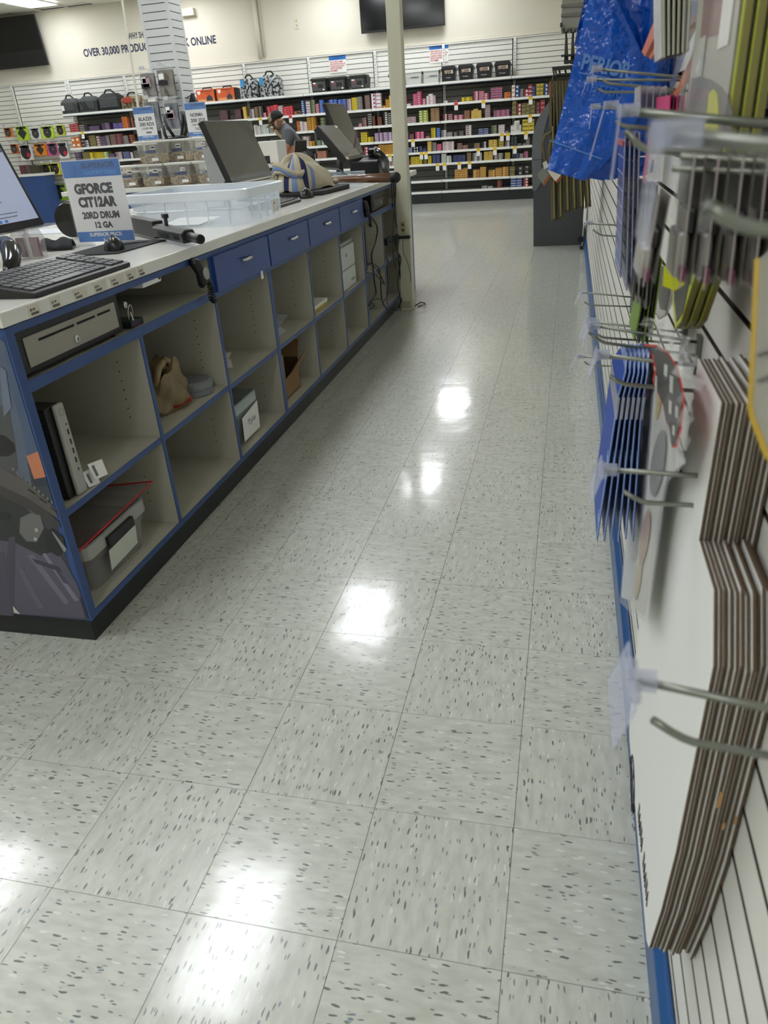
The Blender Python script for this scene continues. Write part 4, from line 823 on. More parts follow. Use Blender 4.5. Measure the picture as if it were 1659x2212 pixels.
# clear plastic tote
x0, x1, y0, y1, h = -1.86, -1.285, 2.37, 2.88, .142
t = thing('storage_tote', 'large empty clear plastic storage tote on the worktop', 'tub', (-1.57, 2.62, WZ))
M_tote = mat('clear_polypropylene', 'dfe8f2', .12, alpha=.30)
M_toter = mat('clear_rim_polypropylene', 'eef3f6', .12, alpha=.62)
def rrect(x0, x1, y0, y1, r, z, n=5):
    P = []
    for cx, cy, a0 in ((x1 - r, y0 + r, -90), (x1 - r, y1 - r, 0), (x0 + r, y1 - r, 90), (x0 + r, y0 + r, 180)):
        for k in range(n + 1):
            a = math.radians(a0 + 90 * k / n); P.append(V((cx + r * math.cos(a), cy + r * math.sin(a), z)))
    return P
def shell(rings, name, m_, par, closed_bottom=True, **k):
    b = MB(); n = len(rings[0]); vs = [p for r in rings for p in r]
    fs = [(i * n + j, i * n + (j + 1) % n, (i + 1) * n + (j + 1) % n, (i + 1) * n + j) for i in range(len(rings) - 1) for j in range(n)]
    if closed_bottom: fs.append(tuple(range(n - 1, -1, -1)))
    b.add(vs, fs); return b.build(name, m_, par, **k)
def inset(e, z, r=.05): return rrect(x0 + e, x1 - e, y0 + e, y1 - e, r, z)
shell([inset(.035, WZ + .001), inset(.02, WZ + .07), inset(.016, WZ + .075), inset(.006, WZ + h - .03), inset(.004, WZ + h)], 'tub', M_tote, t, smooth=False, solid=.002)
shell([inset(.0, WZ + h - .035), inset(-.004, WZ + h - .03), inset(-.004, WZ + h), inset(.002, WZ + h + .003)], 'rim', M_toter, t, closed_bottom=False, solid=.003)
b = MB()
for q in range(5):
    yy = y0 + .08 + q * .087; b.box(x1 - .012, x1 - .003, yy, yy + .004, WZ + .01, WZ + h)
for q in range(5):
    xx = x0 + .09 + q * .1; b.box(xx, xx + .004, y0 + .004, y0 + .012, WZ + .01, WZ + h)
tag(b.build('ribs', M_toter, t), kind='stuff')
b = MB().tube(inset(.012, WZ + .072), .003, 6, closed=True).build('step_bead', M_toter, t)
MB().slab([(x1 - .010, y0 + .33, WZ + .02), (x1 - .010, y0 + .41, WZ + .02), (x1 - .004, y0 + .41, WZ + .075), (x1 - .004, y0 + .33, WZ + .075)], (.0015, 0, 0)).build('product_label', M_paper, t)
stickerq('red_mark', (x1 - .005, y0 + .34, WZ + .055), (0, 1, 0), (0, 0, 1), .025, .012, mat('label_red', 'c23a40', .5), t)
one('paper_sheet', MB().slab([(-1.75, 2.45, WZ + .006), (-1.55, 2.44, WZ + .006), (-1.52, 2.62, WZ + .02), (-1.74, 2.64, WZ + .02)], (0, 0, .001)), M_paper, 'white sheet of paper lying inside the clear tote', 'paper')
# grey acrylic card stand left of the big monitor
a_, b_, c_, d_ = [PY(u, v, 4.1) for u, v in ((456, 405), (500, 402), (468, 316), (446, 318))]
one('card_stand', MB().slab([V((a_.x, 4.1, WZ)), V((b_.x + .02, 4.1, WZ)), V((b_.x + .02, 4.1, c_.z)), V((a_.x - .02, 4.1, c_.z))], (0, .004, 0)), mat('smoky_card', '8b8d8c', .35, vary=.1), 'smoky grey card in a clear stand left of the big dark monitor', 'sign')
# black mat, towel, wooden stock
mt = [PZ(u, v, WZ) for u, v in ((602, 424), (690, 424), (762, 408), (764, 399), (690, 402), (600, 412))]
mt = [V((-1.76, 3.66, WZ)), V((-1.40, 3.86, WZ)), V((-1.36, 4.32, WZ)), V((-1.38, 4.40, WZ)), V((-1.85, 4.42, WZ)), V((-1.9, 3.7, WZ))]
one('black_mat', MB().slab(mt, (0, 0, .026)), mat('black_foam_mat', '1b1b1b', .7, bump=.001), 'thick black foam mat under the rolled cream towel', 'mat', bevel=.008)
t = thing('towel', 'cream towel with navy and light blue stripes heaped on the black mat', 'towel', (-1.62, 4.1, WZ + .027))
M_tow = mat('cream_towel', 'b3aa92', .9, bump=.002, bscale=70)
M_navy = mat('navy_towel_stripe', '23294f', .9, bump=.002, bscale=70)
M_lb = mat('light_blue_towel_stripe', '7286ad', .9, bump=.002, bscale=70)
TC = V((-1.62, 4.02, WZ + .027))
def tfn(u, v):
    a = 2 * math.pi * u; e = math.sin(math.pi / 2 * v); c = math.cos(math.pi / 2 * v)
    tail = 1 + 1.0 * max(0, math.cos(a - .95)) ** 3
    rx = .125 * c * tail; ry = .20 * c * tail
    z = .19 * e ** 1.1 * (1 + .12 * math.sin(3 * a + 5 * v)) + .012 * math.sin(7 * a + 9 * v) * c
    z -= 0
    return TC + V((rx * math.cos(a) * (1 + .07 * math.sin(5 * a + 6 * v)), ry * math.sin(a), max(.001, z)))
def tmf(i, j):
    a = i / 48
    return {35: 1, 36: 1, 38: 2, 39: 2, 43: 1, 44: 1, 46: 2, 20: 1, 22: 2}.get(i, 0)
MB().grid(tfn, 48, 16, mf=tmf).build('heap', [M_tow, M_navy, M_lb], t, smooth=True)
for q in range(4):
    pts = [TC + V((-.01 + .09 * math.cos(a * .5 + q), -.08 + .10 * math.sin(a * .5 + q), .06 + .022 * q + .035 * math.sin(a * .9 + q * 2))) for a in range(9)]
    MB().tube(pts, [.008, .013, .016, .016, .015, .016, .015, .012, .008], 10).build('fold', [M_tow, M_tow, M_lb, M_tow][q], t, smooth=True)
MB().ball(TC + V((.16, .33, .02)), .022, sc=(1, 1.3, .8)).build('corner_knot', M_tow, t, smooth=True)
a_ = V(PZ(716, 387, WZ + .05)); b_ = V(PZ(848, 387, WZ + .055)); 
t = thing('rifle', 'rifle on the worktop, brown wooden stock and black butt pad beside the pole', 'gun', (a_.x, a_.y, WZ))
dv = (b_ - a_).normalized()
a_ = V((-1.80, 4.62, WZ + .045)); b_ = V((-1.06, 4.30, WZ + .052)); dv = (b_ - a_).normalized()
MB().tube([a_, a_ + dv * .25, a_ + dv * .45, b_], [.015, .019, .024, .030], 14).build('stock', mat('walnut_stock', '5f3e24', .28, vary=.3, vscale=12, coat=.5), t, smooth=True)
MB().tube([b_, b_ + dv * .03, b_ + dv * .045], [.0325, .034, .026], 14).build('butt_pad', M_rubber, t, smooth=True)
MB().tube([a_ - dv * .32, a_ - dv * .1, a_], [.011, .016, .016], 12).build('action', mat('worn_metal', '8e8572', .4, metal=.5), t, smooth=True)
# small acrylic tray, printer, scanner, card reader and stand clutter
x0, y0 = -1.62, 4.72
t = thing('acrylic_tray', 'small clear acrylic card tray in front of the tilted touchscreen', 'tray', (-1.52, 4.8, WZ))
M_acr = mat('clear_acrylic', 'c9d3dd', .06, alpha=.28)
MB().box(-1.66, -1.38, 4.70, 4.704, WZ, WZ + .06).box(-1.66, -1.38, 4.84, 4.844, WZ, WZ + .075).box(-1.66, -1.657, 4.70, 4.84, WZ, WZ + .06).box(-1.38, -1.377, 4.70, 4.84, WZ, WZ + .05).box(-1.66, -1.38, 4.70, 4.84, WZ, WZ + .003).build('walls', M_acr, t)
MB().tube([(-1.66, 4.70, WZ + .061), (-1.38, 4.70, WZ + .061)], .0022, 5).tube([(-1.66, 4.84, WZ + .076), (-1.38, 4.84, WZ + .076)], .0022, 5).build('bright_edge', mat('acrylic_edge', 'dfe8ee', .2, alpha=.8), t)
t = thing('receipt_printer', 'black receipt printer behind the tilted touchscreen near the pole', 'printer', (-1.55, 5.7, WZ))
MB().prism([(5.46, WZ), (5.85, WZ), (5.85, WZ + .11), (5.62, WZ + .15), (5.46, WZ + .12)], 0, -1.66, -1.42).build('body', M_black, t, bevel=.012)
MB().box(-1.62, -1.46, 5.60, 5.66, WZ + .135, WZ + .155).build('paper_slot', mat('grey_plastic', '595b5e', .4), t, bevel=.004)
t = thing('barcode_scanner', 'black barcode scanner gun lying by the pole with its cord', 'scanner', (-1.36, 5.6, WZ), 'black barcode scanners')
MB().tube([(-1.52, 5.62, WZ + .17), (-1.45, 5.56, WZ + .165), (-1.39, 5.5, WZ + .13)], [.03, .04, .03], 12).build('head', M_blackgloss, t, smooth=True)
MB().tube([(-1.41, 5.5, WZ + .12), (-1.36, 5.36, WZ + .07), (-1.32, 5.28, WZ + .03)], [.022, .018, .014], 10).build('grip', M_black, t, smooth=True)
MB().tube([(-1.32, 5.28, WZ + .03), (-1.29, 5.2, WZ + .012), (-1.262, 5.15, WZ + .02), (-1.250, 5.12, WZ - .02), (-1.248, 5.10, WZ - .2)], .004, 6).build('cord', M_cable, t, smooth=True)
t = thing('card_reader', 'small black card terminal on an angled arm beside the man', 'terminal', (-2.0, 5.25, WZ))
p = PY(652, 318, 5.3)
MB().slab([V((p.x - .065, 5.3, p.z - .045)), V((p.x + .03, 5.3, p.z - .03)), V((p.x + .035, 5.3, p.z + .04)), V((p.x - .05, 5.3, p.z + .045))], (0, .03, .01)).build('display', M_blackgloss, t, bevel=.004)
MB().tube([(p.x - .065, 5.296, p.z - .045), (p.x - .05, 5.296, p.z + .047)], .003, 5).build('edge_trim', M_chrome, t)
MB().tube([(p.x, 5.33, p.z), (p.x + .07, 5.33, p.z - .06), (p.x + .09, 5.33, WZ + .01)], .017, 8).lathe([(.09, 0), (.09, .01), (.02, .018)], (p.x + .09, 5.33, WZ), 2, 18).build('arm', M_black, t, smooth=False)
t = thing('cable_clutter', 'black pedestal and bundled cables under the till displays', 'cables', (-1.8, 4.9, WZ))
rr = random.Random(5)
MB().box(-2.15, -1.86, 4.92, 5.2, WZ, WZ + .04).prism([(-2.15, WZ + .04), (-1.86, WZ + .04), (-1.92, WZ + .11), (-2.12, WZ + .07)], 1, 4.95, 5.15).build('pedestal', M_black, t, bevel=.01)
for q in range(5):
    MB().tube([(-1.95 + .07 * q, 4.5 + rr.random() * .2, WZ + .012 + .02 * rr.random()), (-1.9 + .06 * q, 4.7, WZ + .10), (-1.75 + .03 * q, 4.9, WZ + .05), (-1.6, 5.0 + .02 * q, WZ + .015)], .007, 6).build('cable', M_cable, t, smooth=True)
MB().tube([(-1.60, 4.55, WZ + .01), (-1.62, 4.6, WZ + .12), (-1.55, 4.75, WZ + .10), (-1.47, 4.86, WZ + .02)], .006, 6).build('grey_arm', mat('grey_wire', '77797a', .4), t, smooth=True)
# price labels stuck along the worktop edge
for k, (ya, yb) in enumerate(((.84, .885), (.93, .975), (1.035, 1.10), (1.135, 1.20), (1.225, 1.30), (1.315, 1.375), (1.385, 1.42))):
    t = thing('shelf_price_label', 'cream price label on the worktop edge, number %s from the near corner' % ['one', 'two', 'three', 'four', 'five', 'six', 'seven'][k], 'label', (-1.2615, (ya + yb) / 2, .968), 'price labels along the worktop edge')
    MB().box(-1.2618, -1.2612, ya, yb, .969, .999).build('sticker', mat('cream_sticker_paper', 'cfc9ba', .6), t)
    pr = ['$9.99', '$7.99', '$8.99', '$24.99', '$19.99', '$3.99', '$5.99'][k]
    text(pr, (-1.2611, ya + .005, .982), (0, 1, 0), (0, 0, 1), .022, .007, M_blackink, t, lift=.0002, bold=.03)
    b = MB()
    for q in range(14): b.box(-1.2611, -1.2609, ya + .008 + q * .0022, ya + .0092 + q * .0022, .9725, .979)
    tag(b.build('barcode', M_blackink, t), kind='stuff')

# ------------------------------------------------------------------ ammunition tubs and signs on the return counter
M_tub = mat('milky_tub', 'cfcec4', .3, alpha=.2)
M_lid = mat('milky_lid', 'd6d6cd', .3, alpha=.85)
M_brass = mat('loose_cartridges', '6e5434', .4, metal=.2, vary=.3, vscale=48, hard='c0a070')
tubs = []
def tub(u0, u1, v, y, z, label, cap, w=None):
    a_, b_ = PY(u0, v, y), PY(u1, v - 5, y); x0, x1 = a_.x, b_.x
    h = .165
    t = thing('ammunition_tub', label, 'tub', ((x0 + x1) / 2, y + .1, z), 'clear tubs of loose cartridges on the return counter')
    yy0, yy1 = y, y + .21
    def rg(e, zz): return rrect(x0 + e, x1 - e, yy0 + e, yy1 - e, .025, zz, 3)
    shell([rg(.022, z + .001), rg(.008, z + h - .02), rg(.002, z + h - .018), rg(.002, z + h)], 'tub', M_tub, t, solid=.0015)
    MB().grid(lambda u, v_: (x0 + .02 + (x1 - x0 - .04) * u, yy0 + .02 + (yy1 - yy0 - .04) * v_, z + .072 + .012 * math.sin(9 * u + 4 * v_) ), 8, 6).box(x0 + .024, x1 - .024, yy0 + .024, yy1 - .022, z + .004, z + .078).build('cartridges', M_brass, t)
    MB().box(x0 - .005, x1 + .005, yy0 - .006, yy1 + .006, z + h + .001, z + h + .022).build('lid', M_lid, t, bevel=.008)
    text('SUPERIOR', (x0 + .085, yy0 + .004, z + .085), (1, 0, 0), (0, 0, 1), (x1 - x0) * .46, .022, mat('navy_print', '1e3c7c', .5), t, bold=.03)
    MB().tube([(x0 + .055 + .022 * math.cos(a * .524), yy0 + .004, z + .09 + .022 * math.sin(a * .524)) for a in range(12)], .0016, 4, closed=True).build('logo_ring', mat('navy_grey', '5d6674', .5), t)
    MB().box(x1 - .10, x1 - .035, yy0 - .004, yy0 - .0025, z + .02, z + .045).build('price_sticker', M_white, t)
    MB().box(x1 - .10, x1 - .05, yy0 - .004, yy0 - .0025, z + .115, z + .145).build('calibre_sticker', M_white, t)
    text(cap, (x1 - .096, yy0 - .0042, z + .12), (1, 0, 0), (0, 0, 1), .042, .02, M_blackink, t, bold=.03)
    return x0, x1
h_ = .189
tub(246, 302, 408, 5.95, WZ, 'clear 9MM cartridge tub, leftmost of the bottom row', '9MM')
tub(305, 358, 407, 5.95, WZ, 'clear 9MM cartridge tub, bottom row under the tub with the left sign', '9MM')
tub(364, 417, 403, 5.95, WZ, 'clear 7.62 cartridge tub in the bottom row, third from left', '7.62')
tub(423, 472, 400, 5.95, WZ, 'clear 5.56 cartridge tub, bottom row beside the smoky card', '5.56')
tub(300, 354, 368, 5.97, WZ + h_, 'clear 9MM cartridge tub carrying the left white sign', '9MM')
tub(360, 408, 365, 6.2, WZ + h_, 'clear cartridge tub set back in the upper row between the signs', '9MM')
tub(412, 462, 362, 5.97, WZ + h_, 'clear cartridge tub carrying the right white sign', '5.56')
for u0, u1, nm, L in ((304, 345, 'left', [('BLAZER', .2, .88, .59, .70, .03), ('500 RDS', .2, .92, .43, .54, .03), ('115GR FMJ', .28, .82, .31, .39, .03), ('9MM', .45, .72, .20, .27, .03)]), (413, 453, 'right', [('NORMA', .22, .82, .59, .70, .03), ('200 2DS', .2, .9, .43, .54, .03), ('124 GR FMJ', .25, .85, .31, .39, .03), ('7.62X39', .35, .78, .20, .28, .03)])):
    a_ = PY(u0, 326 if nm == 'left' else 320, 6.06); b_ = PY(u1, 322 if nm == 'left' else 315, 6.06)
    price_sign('white sign reading %s on top of the %s upper cartridge tub' % (L[0][0] + ' ' + L[1][0], nm), a_.x, 6.06, WZ + 2 * h_ + .001, .20, .268, L, group='white signs on the cartridge tubs')
# black gadget with tubular arms behind the tubs
t = thing('tube_rack', 'black tubular rack with upright curved arms behind the cartridge tubs', 'rack', (-3.6, 6.55, WZ))
for pts in (((352, 270), (356, 290), (366, 312), (372, 324)), ((353, 248), (362, 275), (378, 298)), ((392, 240), (395, 262), (393, 290), (391, 312)), ((400, 240), (401, 262), (402, 280), (398, 305)), ((410, 262), (406, 280), (412, 300))):
    MB().tube([PY(u, v, 6.55) for u, v in pts], .016, 8).build('arm', M_black, t, smooth=True)
MB().tube([PY(u, v, 6.55) for u, v in ((342, 305), (365, 303), (392, 296), (412, 297))], .02, 8).build('crossbar', M_black, t, smooth=True)
for u in (348, 368, 388, 406): MB().box(PY(u, 315, 6.5).x - .03, PY(u, 315, 6.5).x + .03, 6.48, 6.6, WZ, PY(u, 303, 6.5).z).build('post', M_black, t)
# white carton and tray beside the man
a_, b_ = PY(562, 352, 6.25), PY(602, 346, 6.25)
t = thing('white_carton', 'white carton with black square and navy logo in front of the man', 'box', ((a_.x + b_.x) / 2, 6.3, WZ))
MB().box(a_.x, b_.x, 6.25, 6.5, WZ, PY(600, 303, 6.25).z).build('carton', mat('white_carton_board', 'd5d3cb', .5), t, bevel=.006)
MB().box(a_.x + .05, a_.x + .10, 6.247, 6.25, WZ + .12, WZ + .185).build('black_square', M_blackink, t)
text('SUPERIOR', (b_.x - .085, 6.2495, WZ + .11), (1, 0, 0), (0, 0, 1), .06, .02, M_ink, t, bold=.03)
MB().box(a_.x + .06, a_.x + .11, 6.3, 6.36, PY(600, 303, 6.25).z, PY(600, 297, 6.25).z).build('black_clip', M_black, t)
t = thing('white_tray', 'open white tray of papers between the big monitor and the towel', 'tray', (-2.3, 5.0, WZ))
p = PZ(590, 378, WZ)
MB().hexa([(-2.32, 4.75, WZ), (-2.02, 4.75, WZ), (-2.02, 5.05, WZ), (-2.32, 5.05, WZ)], [(-2.36, 4.71, WZ + .12), (-1.98, 4.71, WZ + .10), (-1.98, 5.09, WZ + .12), (-2.36, 5.09, WZ + .14)]).build('tray_body', mat('dirty_white', 'b6b1a2', .5), t, bevel=.01)
MB().box(-2.2, -2.05, 4.80, 4.95, WZ + .125, WZ + .135).build('dark_insert', M_black, t)
# blue podium by the far left slatwall
a_, b_ = PY(20, 380, 14.3), PY(88, 374, 14.3)
t = thing('blue_podium', 'blue laminate podium with white top before the left slatwall', 'counter', ((a_.x + b_.x) / 2, 14.4, 0))
MB().box(a_.x, b_.x + .05, 14.3, 14.66, 0, b_.z - .05).build('body', M_blue, t)
MB().box(a_.x - .02, b_.x + .08, 14.28, 14.67, b_.z - .05, b_.z).build('top', M_top, t)
t = thing('dark_boxed_goods', 'row of dark printed boxes standing on the blue podium', 'boxes', ((a_.x + b_.x) / 2, 14.5, b_.z))
for q, (u0, u1, col) in enumerate(((44, 56, '5c2a2e'), (56, 68, '4c4540'), (68, 84, '3a3226'))):
    MB().box(PY(u0, 370, 14.4).x, PY(u1, 370, 14.4).x - .01, 14.4, 14.6, b_.z + .001, b_.z + .17 - q * .01).build('box', mat('dark_box_' + col, col, .5, vary=.5, vscale=14), t)
# paper target packs on the left slatwall
PK = [(12, 30, 276, 297, 'c8742e', '3a3a38', 'small orange target pack, top row far left'), (40, 66, 272, 304, 'a8c832', '2c332a', 'lime green pack with five dark diamonds, top row'), (69, 92, 276, 301, 'd8d6d0', '35343a', 'white pack with dark bullseye, top row'), (93, 120, 272, 300, 'b4d42e', '33363a', 'lime pack with large dark bullseye, top row'), (124, 143, 270, 293, 'c2cc28', '2e3034', 'yellow-green pack with dark shapes, top row right end'), (26, 43, 311, 333, 'd26a2a', '38383a', 'orange pack with split black disc, middle row'), (48, 74, 312, 347, 'd9d7d3', '2a2629', 'black and white pack with red dot, middle row left'), (78, 104, 310, 337, 'e08420', '33291c', 'bright orange pack with diamond, middle row'), (106, 131, 309, 337, 'cf4a92', '38303c', 'pink pack with dark silhouette, middle row'), (130, 153, 307, 343, 'd9d7d3', '2b2a2e', 'black and white pack with red dot, middle row right end'), (91, 116, 354, 379, 'c6cf2a', '232423', 'yellow pack with black dome, third row'), (112, 134, 352, 378, 'd2cf2c', '2b2b26', 'yellow pack with black figures, third row right'), (117, 150, 398, 434, '7ea52c', '23291f', 'green diamond grid pack hanging low beside the price sign'), (152, 165, 272, 290, 'b0222c', '5c1a20', 'small red pack at the shelf end')]
for q, (u0, u1, v0, v1, c1_, c2_, lb) in enumerate(PK[:13]):
    yy = 14.72
    a_, b_ = PY(u0, v1, yy), PY(u1, v1, yy); top_ = PY((u0 + u1) / 2, v0, yy).z; x0, x1, z0, z1 = a_.x, b_.x, a_.z, top_
    t = thing('target_pack', lb, 'package', ((x0 + x1) / 2, yy, z0), 'paper target packs on the left slatwall')
    MB().box(x0, x1 - .02, yy, yy + .05, z0, z1).build('card', mat('target_' + c1_, c1_, .5), t)
    cx, cz, r = (x0 + x1) / 2 - .01, z0 + (z1 - z0) * .5, min(x1 - x0, z1 - z0) * .42
    n_ = 4 if q in (1, 7, 12) else 18
    P = [(cx + r * math.cos(2 * math.pi * k / n_), cz + r * 1.1 * math.sin(2 * math.pi * k / n_)) for k in range(n_)]
    MB().prism(P, 1, yy - .002, yy).build('bullseye', mat('targetprint_' + c2_, c2_, .5), t)
    MB().box(x0 + .02, x1 - .04, yy - .002, yy, z1 - (z1 - z0) * .2, z1 - .01).build('header_print', mat('targetprint_' + c2_, c2_, .5), t)
    if q in (6, 9): MB().lathe([(.045, 0), (.045, .002)], (x1 - .10, yy - .004, z0 + .1), 1, 14).build('red_dot', mat('target_red', 'b8283c', .5), t)
    elif n_ == 18: MB().lathe([(.012, 0), (.012, .002)], (cx, yy - .005, cz), 1, 8).build('centre_dot', mat('target_centre', 'd88a3a', .5), t)
    MB().tube([(cx, WY + .005, z1 + .04), (cx, yy - .08, z1 + .045)], .004, 5).box(cx - .03, cx + .03, yy - .085, yy - .08, z1 + .02, z1 + .06).build('hook', mat('clear_hook', 'b9bbbc', .3), t)

# ------------------------------------------------------------------ slatwall column with hanging packs and a thin conduit
CY = 8.8
a_ = PY(297, 0, CY); b_ = PY(360, 0, CY); x0, x1 = a_.x, b_.x
c_ = PX(388, 0, x1); dpt = c_.y - CY
col = thing('slatwall_column', 'tall square column clad in white slatwall behind the tubs', 'column', ((x0 + x1) / 2, CY + dpt / 2, 0))
MB().box(x0 + .012, x1 - .012, CY + .012, CY + dpt - .012, 0, CEIL - .012).build('core', M_groove, col)
M_cs = mat('column_slat_white', 'd3d5d6', .4)
for k in range(46):
    z = .05 + k * .0815
    if z + .073 > CEIL - .02: break
    MB().box(x0 + .025, x1 - .025, CY, CY + .012, z, z + .073).build('slat', M_cs, col)
    MB().box(x1 - .012, x1, CY + .025, CY + dpt - .025, z, z + .073).build('slat', M_cs, col)
for xx, yy in ((x0, CY), (x1 - .03, CY), (x1 - .03, CY + dpt - .03), (x0, CY + dpt - .03)):
    MB().box(xx - .002, xx + .032, yy - .002, yy + .032, 0, CEIL - .012).build('corner_trim', M_cs, col)
a_, b_ = PY(264, 0, 7.9), PY(303, 262, 7.9)
d_ = (b_ - a_)
one('thin_conduit', MB().tube([a_ - d_ * .9 if (a_ - d_ * .9).z < CEIL - .02 else a_ - d_ * ((CEIL - .02 - a_.z) / (-d_.z)), a_, b_, b_ + d_ * (b_.z / -d_.z * .995)], .013, 10), mat('painted_conduit', 'c9c7b8', .4), 'thin pale conduit running from ceiling to floor left of the column', 'pipe', smooth=True)
for u0, u1, v0, v1, c1_, lb in ((313, 342, 158, 209, '6b645c', 'grey-brown clothing pack with picture card, upper left of the column'), (350, 383, 150, 208, '5d5748', 'olive grey clothing pack, upper right of the column'), (323, 352, 220, 277, '44484e', 'dark grey clothing pack, lower left of the column'), (366, 392, 222, 276, '474b56', 'dark grey clothing pack with picture card, lower right of the column')):
    yy = CY - .16
    x_0, x_1 = PY(u0, v1, yy).x, PY(u1, v1, yy).x; z_0, z_1 = PY((u0 + u1) / 2, v1, yy).z, PY((u0 + u1) / 2, v0, yy).z
    t = thing('clothing_pack', lb, 'package', ((x_0 + x_1) / 2, yy, z_0), 'bagged clothing packs hung on the column')
    MB().grid(lambda u, v: (x_0 + (x_1 - x_0) * u, yy - .03 * math.sin(math.pi * u) ** .5 * (1 + .2 * math.sin(11 * v)), z_0 + (z_1 - z_0) * v), 8, 12).build('contents', mat('cloth_' + c1_, c1_, .8, vary=.35, vscale=12), t, smooth=True, solid=.03)
    MB().grid(lambda u, v: (x_0 - .012 + (x_1 - x_0 + .024) * u, yy - .05 + .012 * math.sin(13 * u + 9 * v), z_0 - .03 + (z_1 - z_0 + .09) * v), 10, 10).build('film', M_bag, t)
    w_ = x_1 - x_0
    MB().box(x_0 + w_ * .18, x_0 + w_ * .5, yy - .072, yy - .070, z_1 - .10, z_1 - .04).build('price_card', M_white, t)
    MB().box(x_0 + w_ * .1, x_0 + w_ * .72, yy - .072, yy - .070, z_1 - .16, z_1 - .11).build('brand_card', M_black, t)
    if u0 in (313, 366): MB().box(x_0 + w_ * .25, x_0 + w_ * .8, yy - .072, yy - .070, z_0 + .10, z_0 + .19).build('picture_card', mat('picture_card_pink', 'a88f98', .5, vary=.4, vscale=30), t)
    cx = (x_0 + x_1) / 2
    MB().tube([(cx, CY + .005, z_1 + .03), (cx, yy - .12, z_1 + .05)], .003, 5).box(cx - .03, cx + .03, yy - .125, yy - .12, z_1 + .03, z_1 + .07).build('hook', mat('clear_hook', 'b9bbbc', .3), t)
# black caps and pouches at the column's right
t = thing('black_pouch', 'black pouch hanging from a wire arm at the right of the column', 'pouch', (x1 + .12, CY, 1.5))
P_ = [PY(u, v, CY + .1) for u, v in ((412, 200), (420, 215), (432, 232), (418, 238), (406, 236), (408, 218))]
MB().slab(P_, (0, .08, 0)).build('pouch_body', M_nylb, t, bevel=.01)
MB().tube([PY(398, 214, CY + .1), PY(412, 206, CY + .1), PY(421, 202, CY + .1)], .005, 6).build('wire_arm', M_black, t)
# ------------------------------------------------------------------ right slatwall: hooks
M_holder = mat('clear_label_holder', 'bfc3d6', .12, alpha=.42)
def clampx(P, xw=.2695):
    """extend the segment P0->P1 to the wall face"""
    a, b = V(P[0]), V(P[-1]); d = b - a
    return a + d * ((xw - a.x) / d.x)
def hook(label, y, up, low, r=.003, holder=None, hl=None, plate=True, rod=None):
    """up: two photo points of the upper wire (tip first); low: points of the lower wire, tip first"""
    U = [PY(u, v, y) for u, v in up]; tip = U[0]; base = clampx(U)
    t = thing('peg_hook', label, 'hook', (.2695, y, base.z), 'wire hooks on the right slatwall')
    MB().tube([tip, base], rod or r, 10).build('upper_wire', M_steel, t, smooth=True)
    if low:
        L = [PY(u, v, y) for u, v in low]
        # round the bend
        a, b = V(L[0]), V(L[1]); c = clampx(L[1:]) if len(L) > 2 else clampx(L)
        pts = [a, a.lerp(b, .55), a.lerp(b, .85) + (c - b).normalized() * .002, b + (c - b).normalized() * .006, c] if len(L) > 2 else [a, c]
        MB().tube(pts, r, 10).build('lower_wire', M_steel, t, smooth=True)
    if plate:
        MB().box(.262, .2695, y - .012, y + .012, base.z - .05, base.z + .012).build('mounting_plate', M_steel, t, bevel=.001)
    if holder:
        w, h, lean = holder
        o = tip + V((-.004, 0, .006))
        MB().slab([o + V((0, -w / 2, 0)), o + V((0, w / 2, 0)), o + V((-lean, w / 2, -h)), o + V((-lean, -w / 2, -h))], (-.0016, 0, 0)).build('label_holder', M_holder, t, bevel=.0006)
        MB().tube([tip + V((-.004, -w * .28, 0)), tip + V((-.004, w * .28, 0))], .0045, 10).box(tip.x - .008, tip.x + .012, y - .006, y + .006, tip.z - .005, tip.z + .006).build('holder_clip', M_holder, t, smooth=False)
    return t
hook('nearest low hook, big bent tip and clear holder in front of the cardboard', -.355, [(1380, 1470), (1659, 1530)], [(1410, 1555), (1480, 1600), (1659, 1632)], .0031, (.075, .038, .012))
hook('second low hook crossing the cardboard shoulders, clear holder at tip', .03, [(1310, 1015), (1659, 1037)], [(1348, 1062), (1385, 1085), (1659, 1101)], .003, (.06, .036, .012))
hook('hook crossing the top of the cardboard targets', .27, [(1297, 767), (1625, 803)], [(1318, 813), (1345, 830), (1540, 848)], .003, (.055, .034, .010))
hook('thin hook with visible wall plate above the cardboard targets', .46, [(1280, 703), (1500, 738)], [(1272, 718), (1300, 740), (1465, 762)], .0025, (.055, .034, .010))
hook('hook just beyond the one with the visible plate', .62, [(1276, 695), (1420, 712)], [(1290, 722), (1300, 729), (1415, 738)], .0022, (.055, .034, .014))
hook('small far hook low on the bare slats', 1.75, [(1260, 632), (1345, 640)], [(1262, 652), (1272, 659), (1355, 662)], .0025, (.05, .04, .02))
hook('small far hook partly behind the blue cards', 1.35, [(1252, 770), (1330, 775)], [(1262, 781), (1272, 789), (1370, 793)], .0024, (.05, .04, .02))
hook('far hook beside the kiosk cord on the bare slats', 1.6, [(1272, 482), (1375, 490)], [(1281, 496), (1296, 508), (1375, 513)], .0025, (.03, .02, .012))
hook('upper hook in front of the lettering on the blue bags', .9, [(1287, 149), (1455, 165)], [(1300, 170), (1312, 180), (1440, 192)], .0025, (.035, .036, .0))
hook('upper hook just below the bag lettering', 1.0, [(1276, 172), (1430, 173)], [(1292, 191), (1303, 199), (1400, 199)], .0025, (.035, .034, .012))
hook('upper hook lower on the blue bags', .95, [(1284, 231), (1470, 246)], None, .0025, (.03, .045, .003))
hook('blurred upper hook with long leaning clear holder over the blue bags', .45, [(1316, 228), (1560, 262)], [(1330, 262), (1345, 272), (1500, 285)], .0028, (.03, .075, .018))
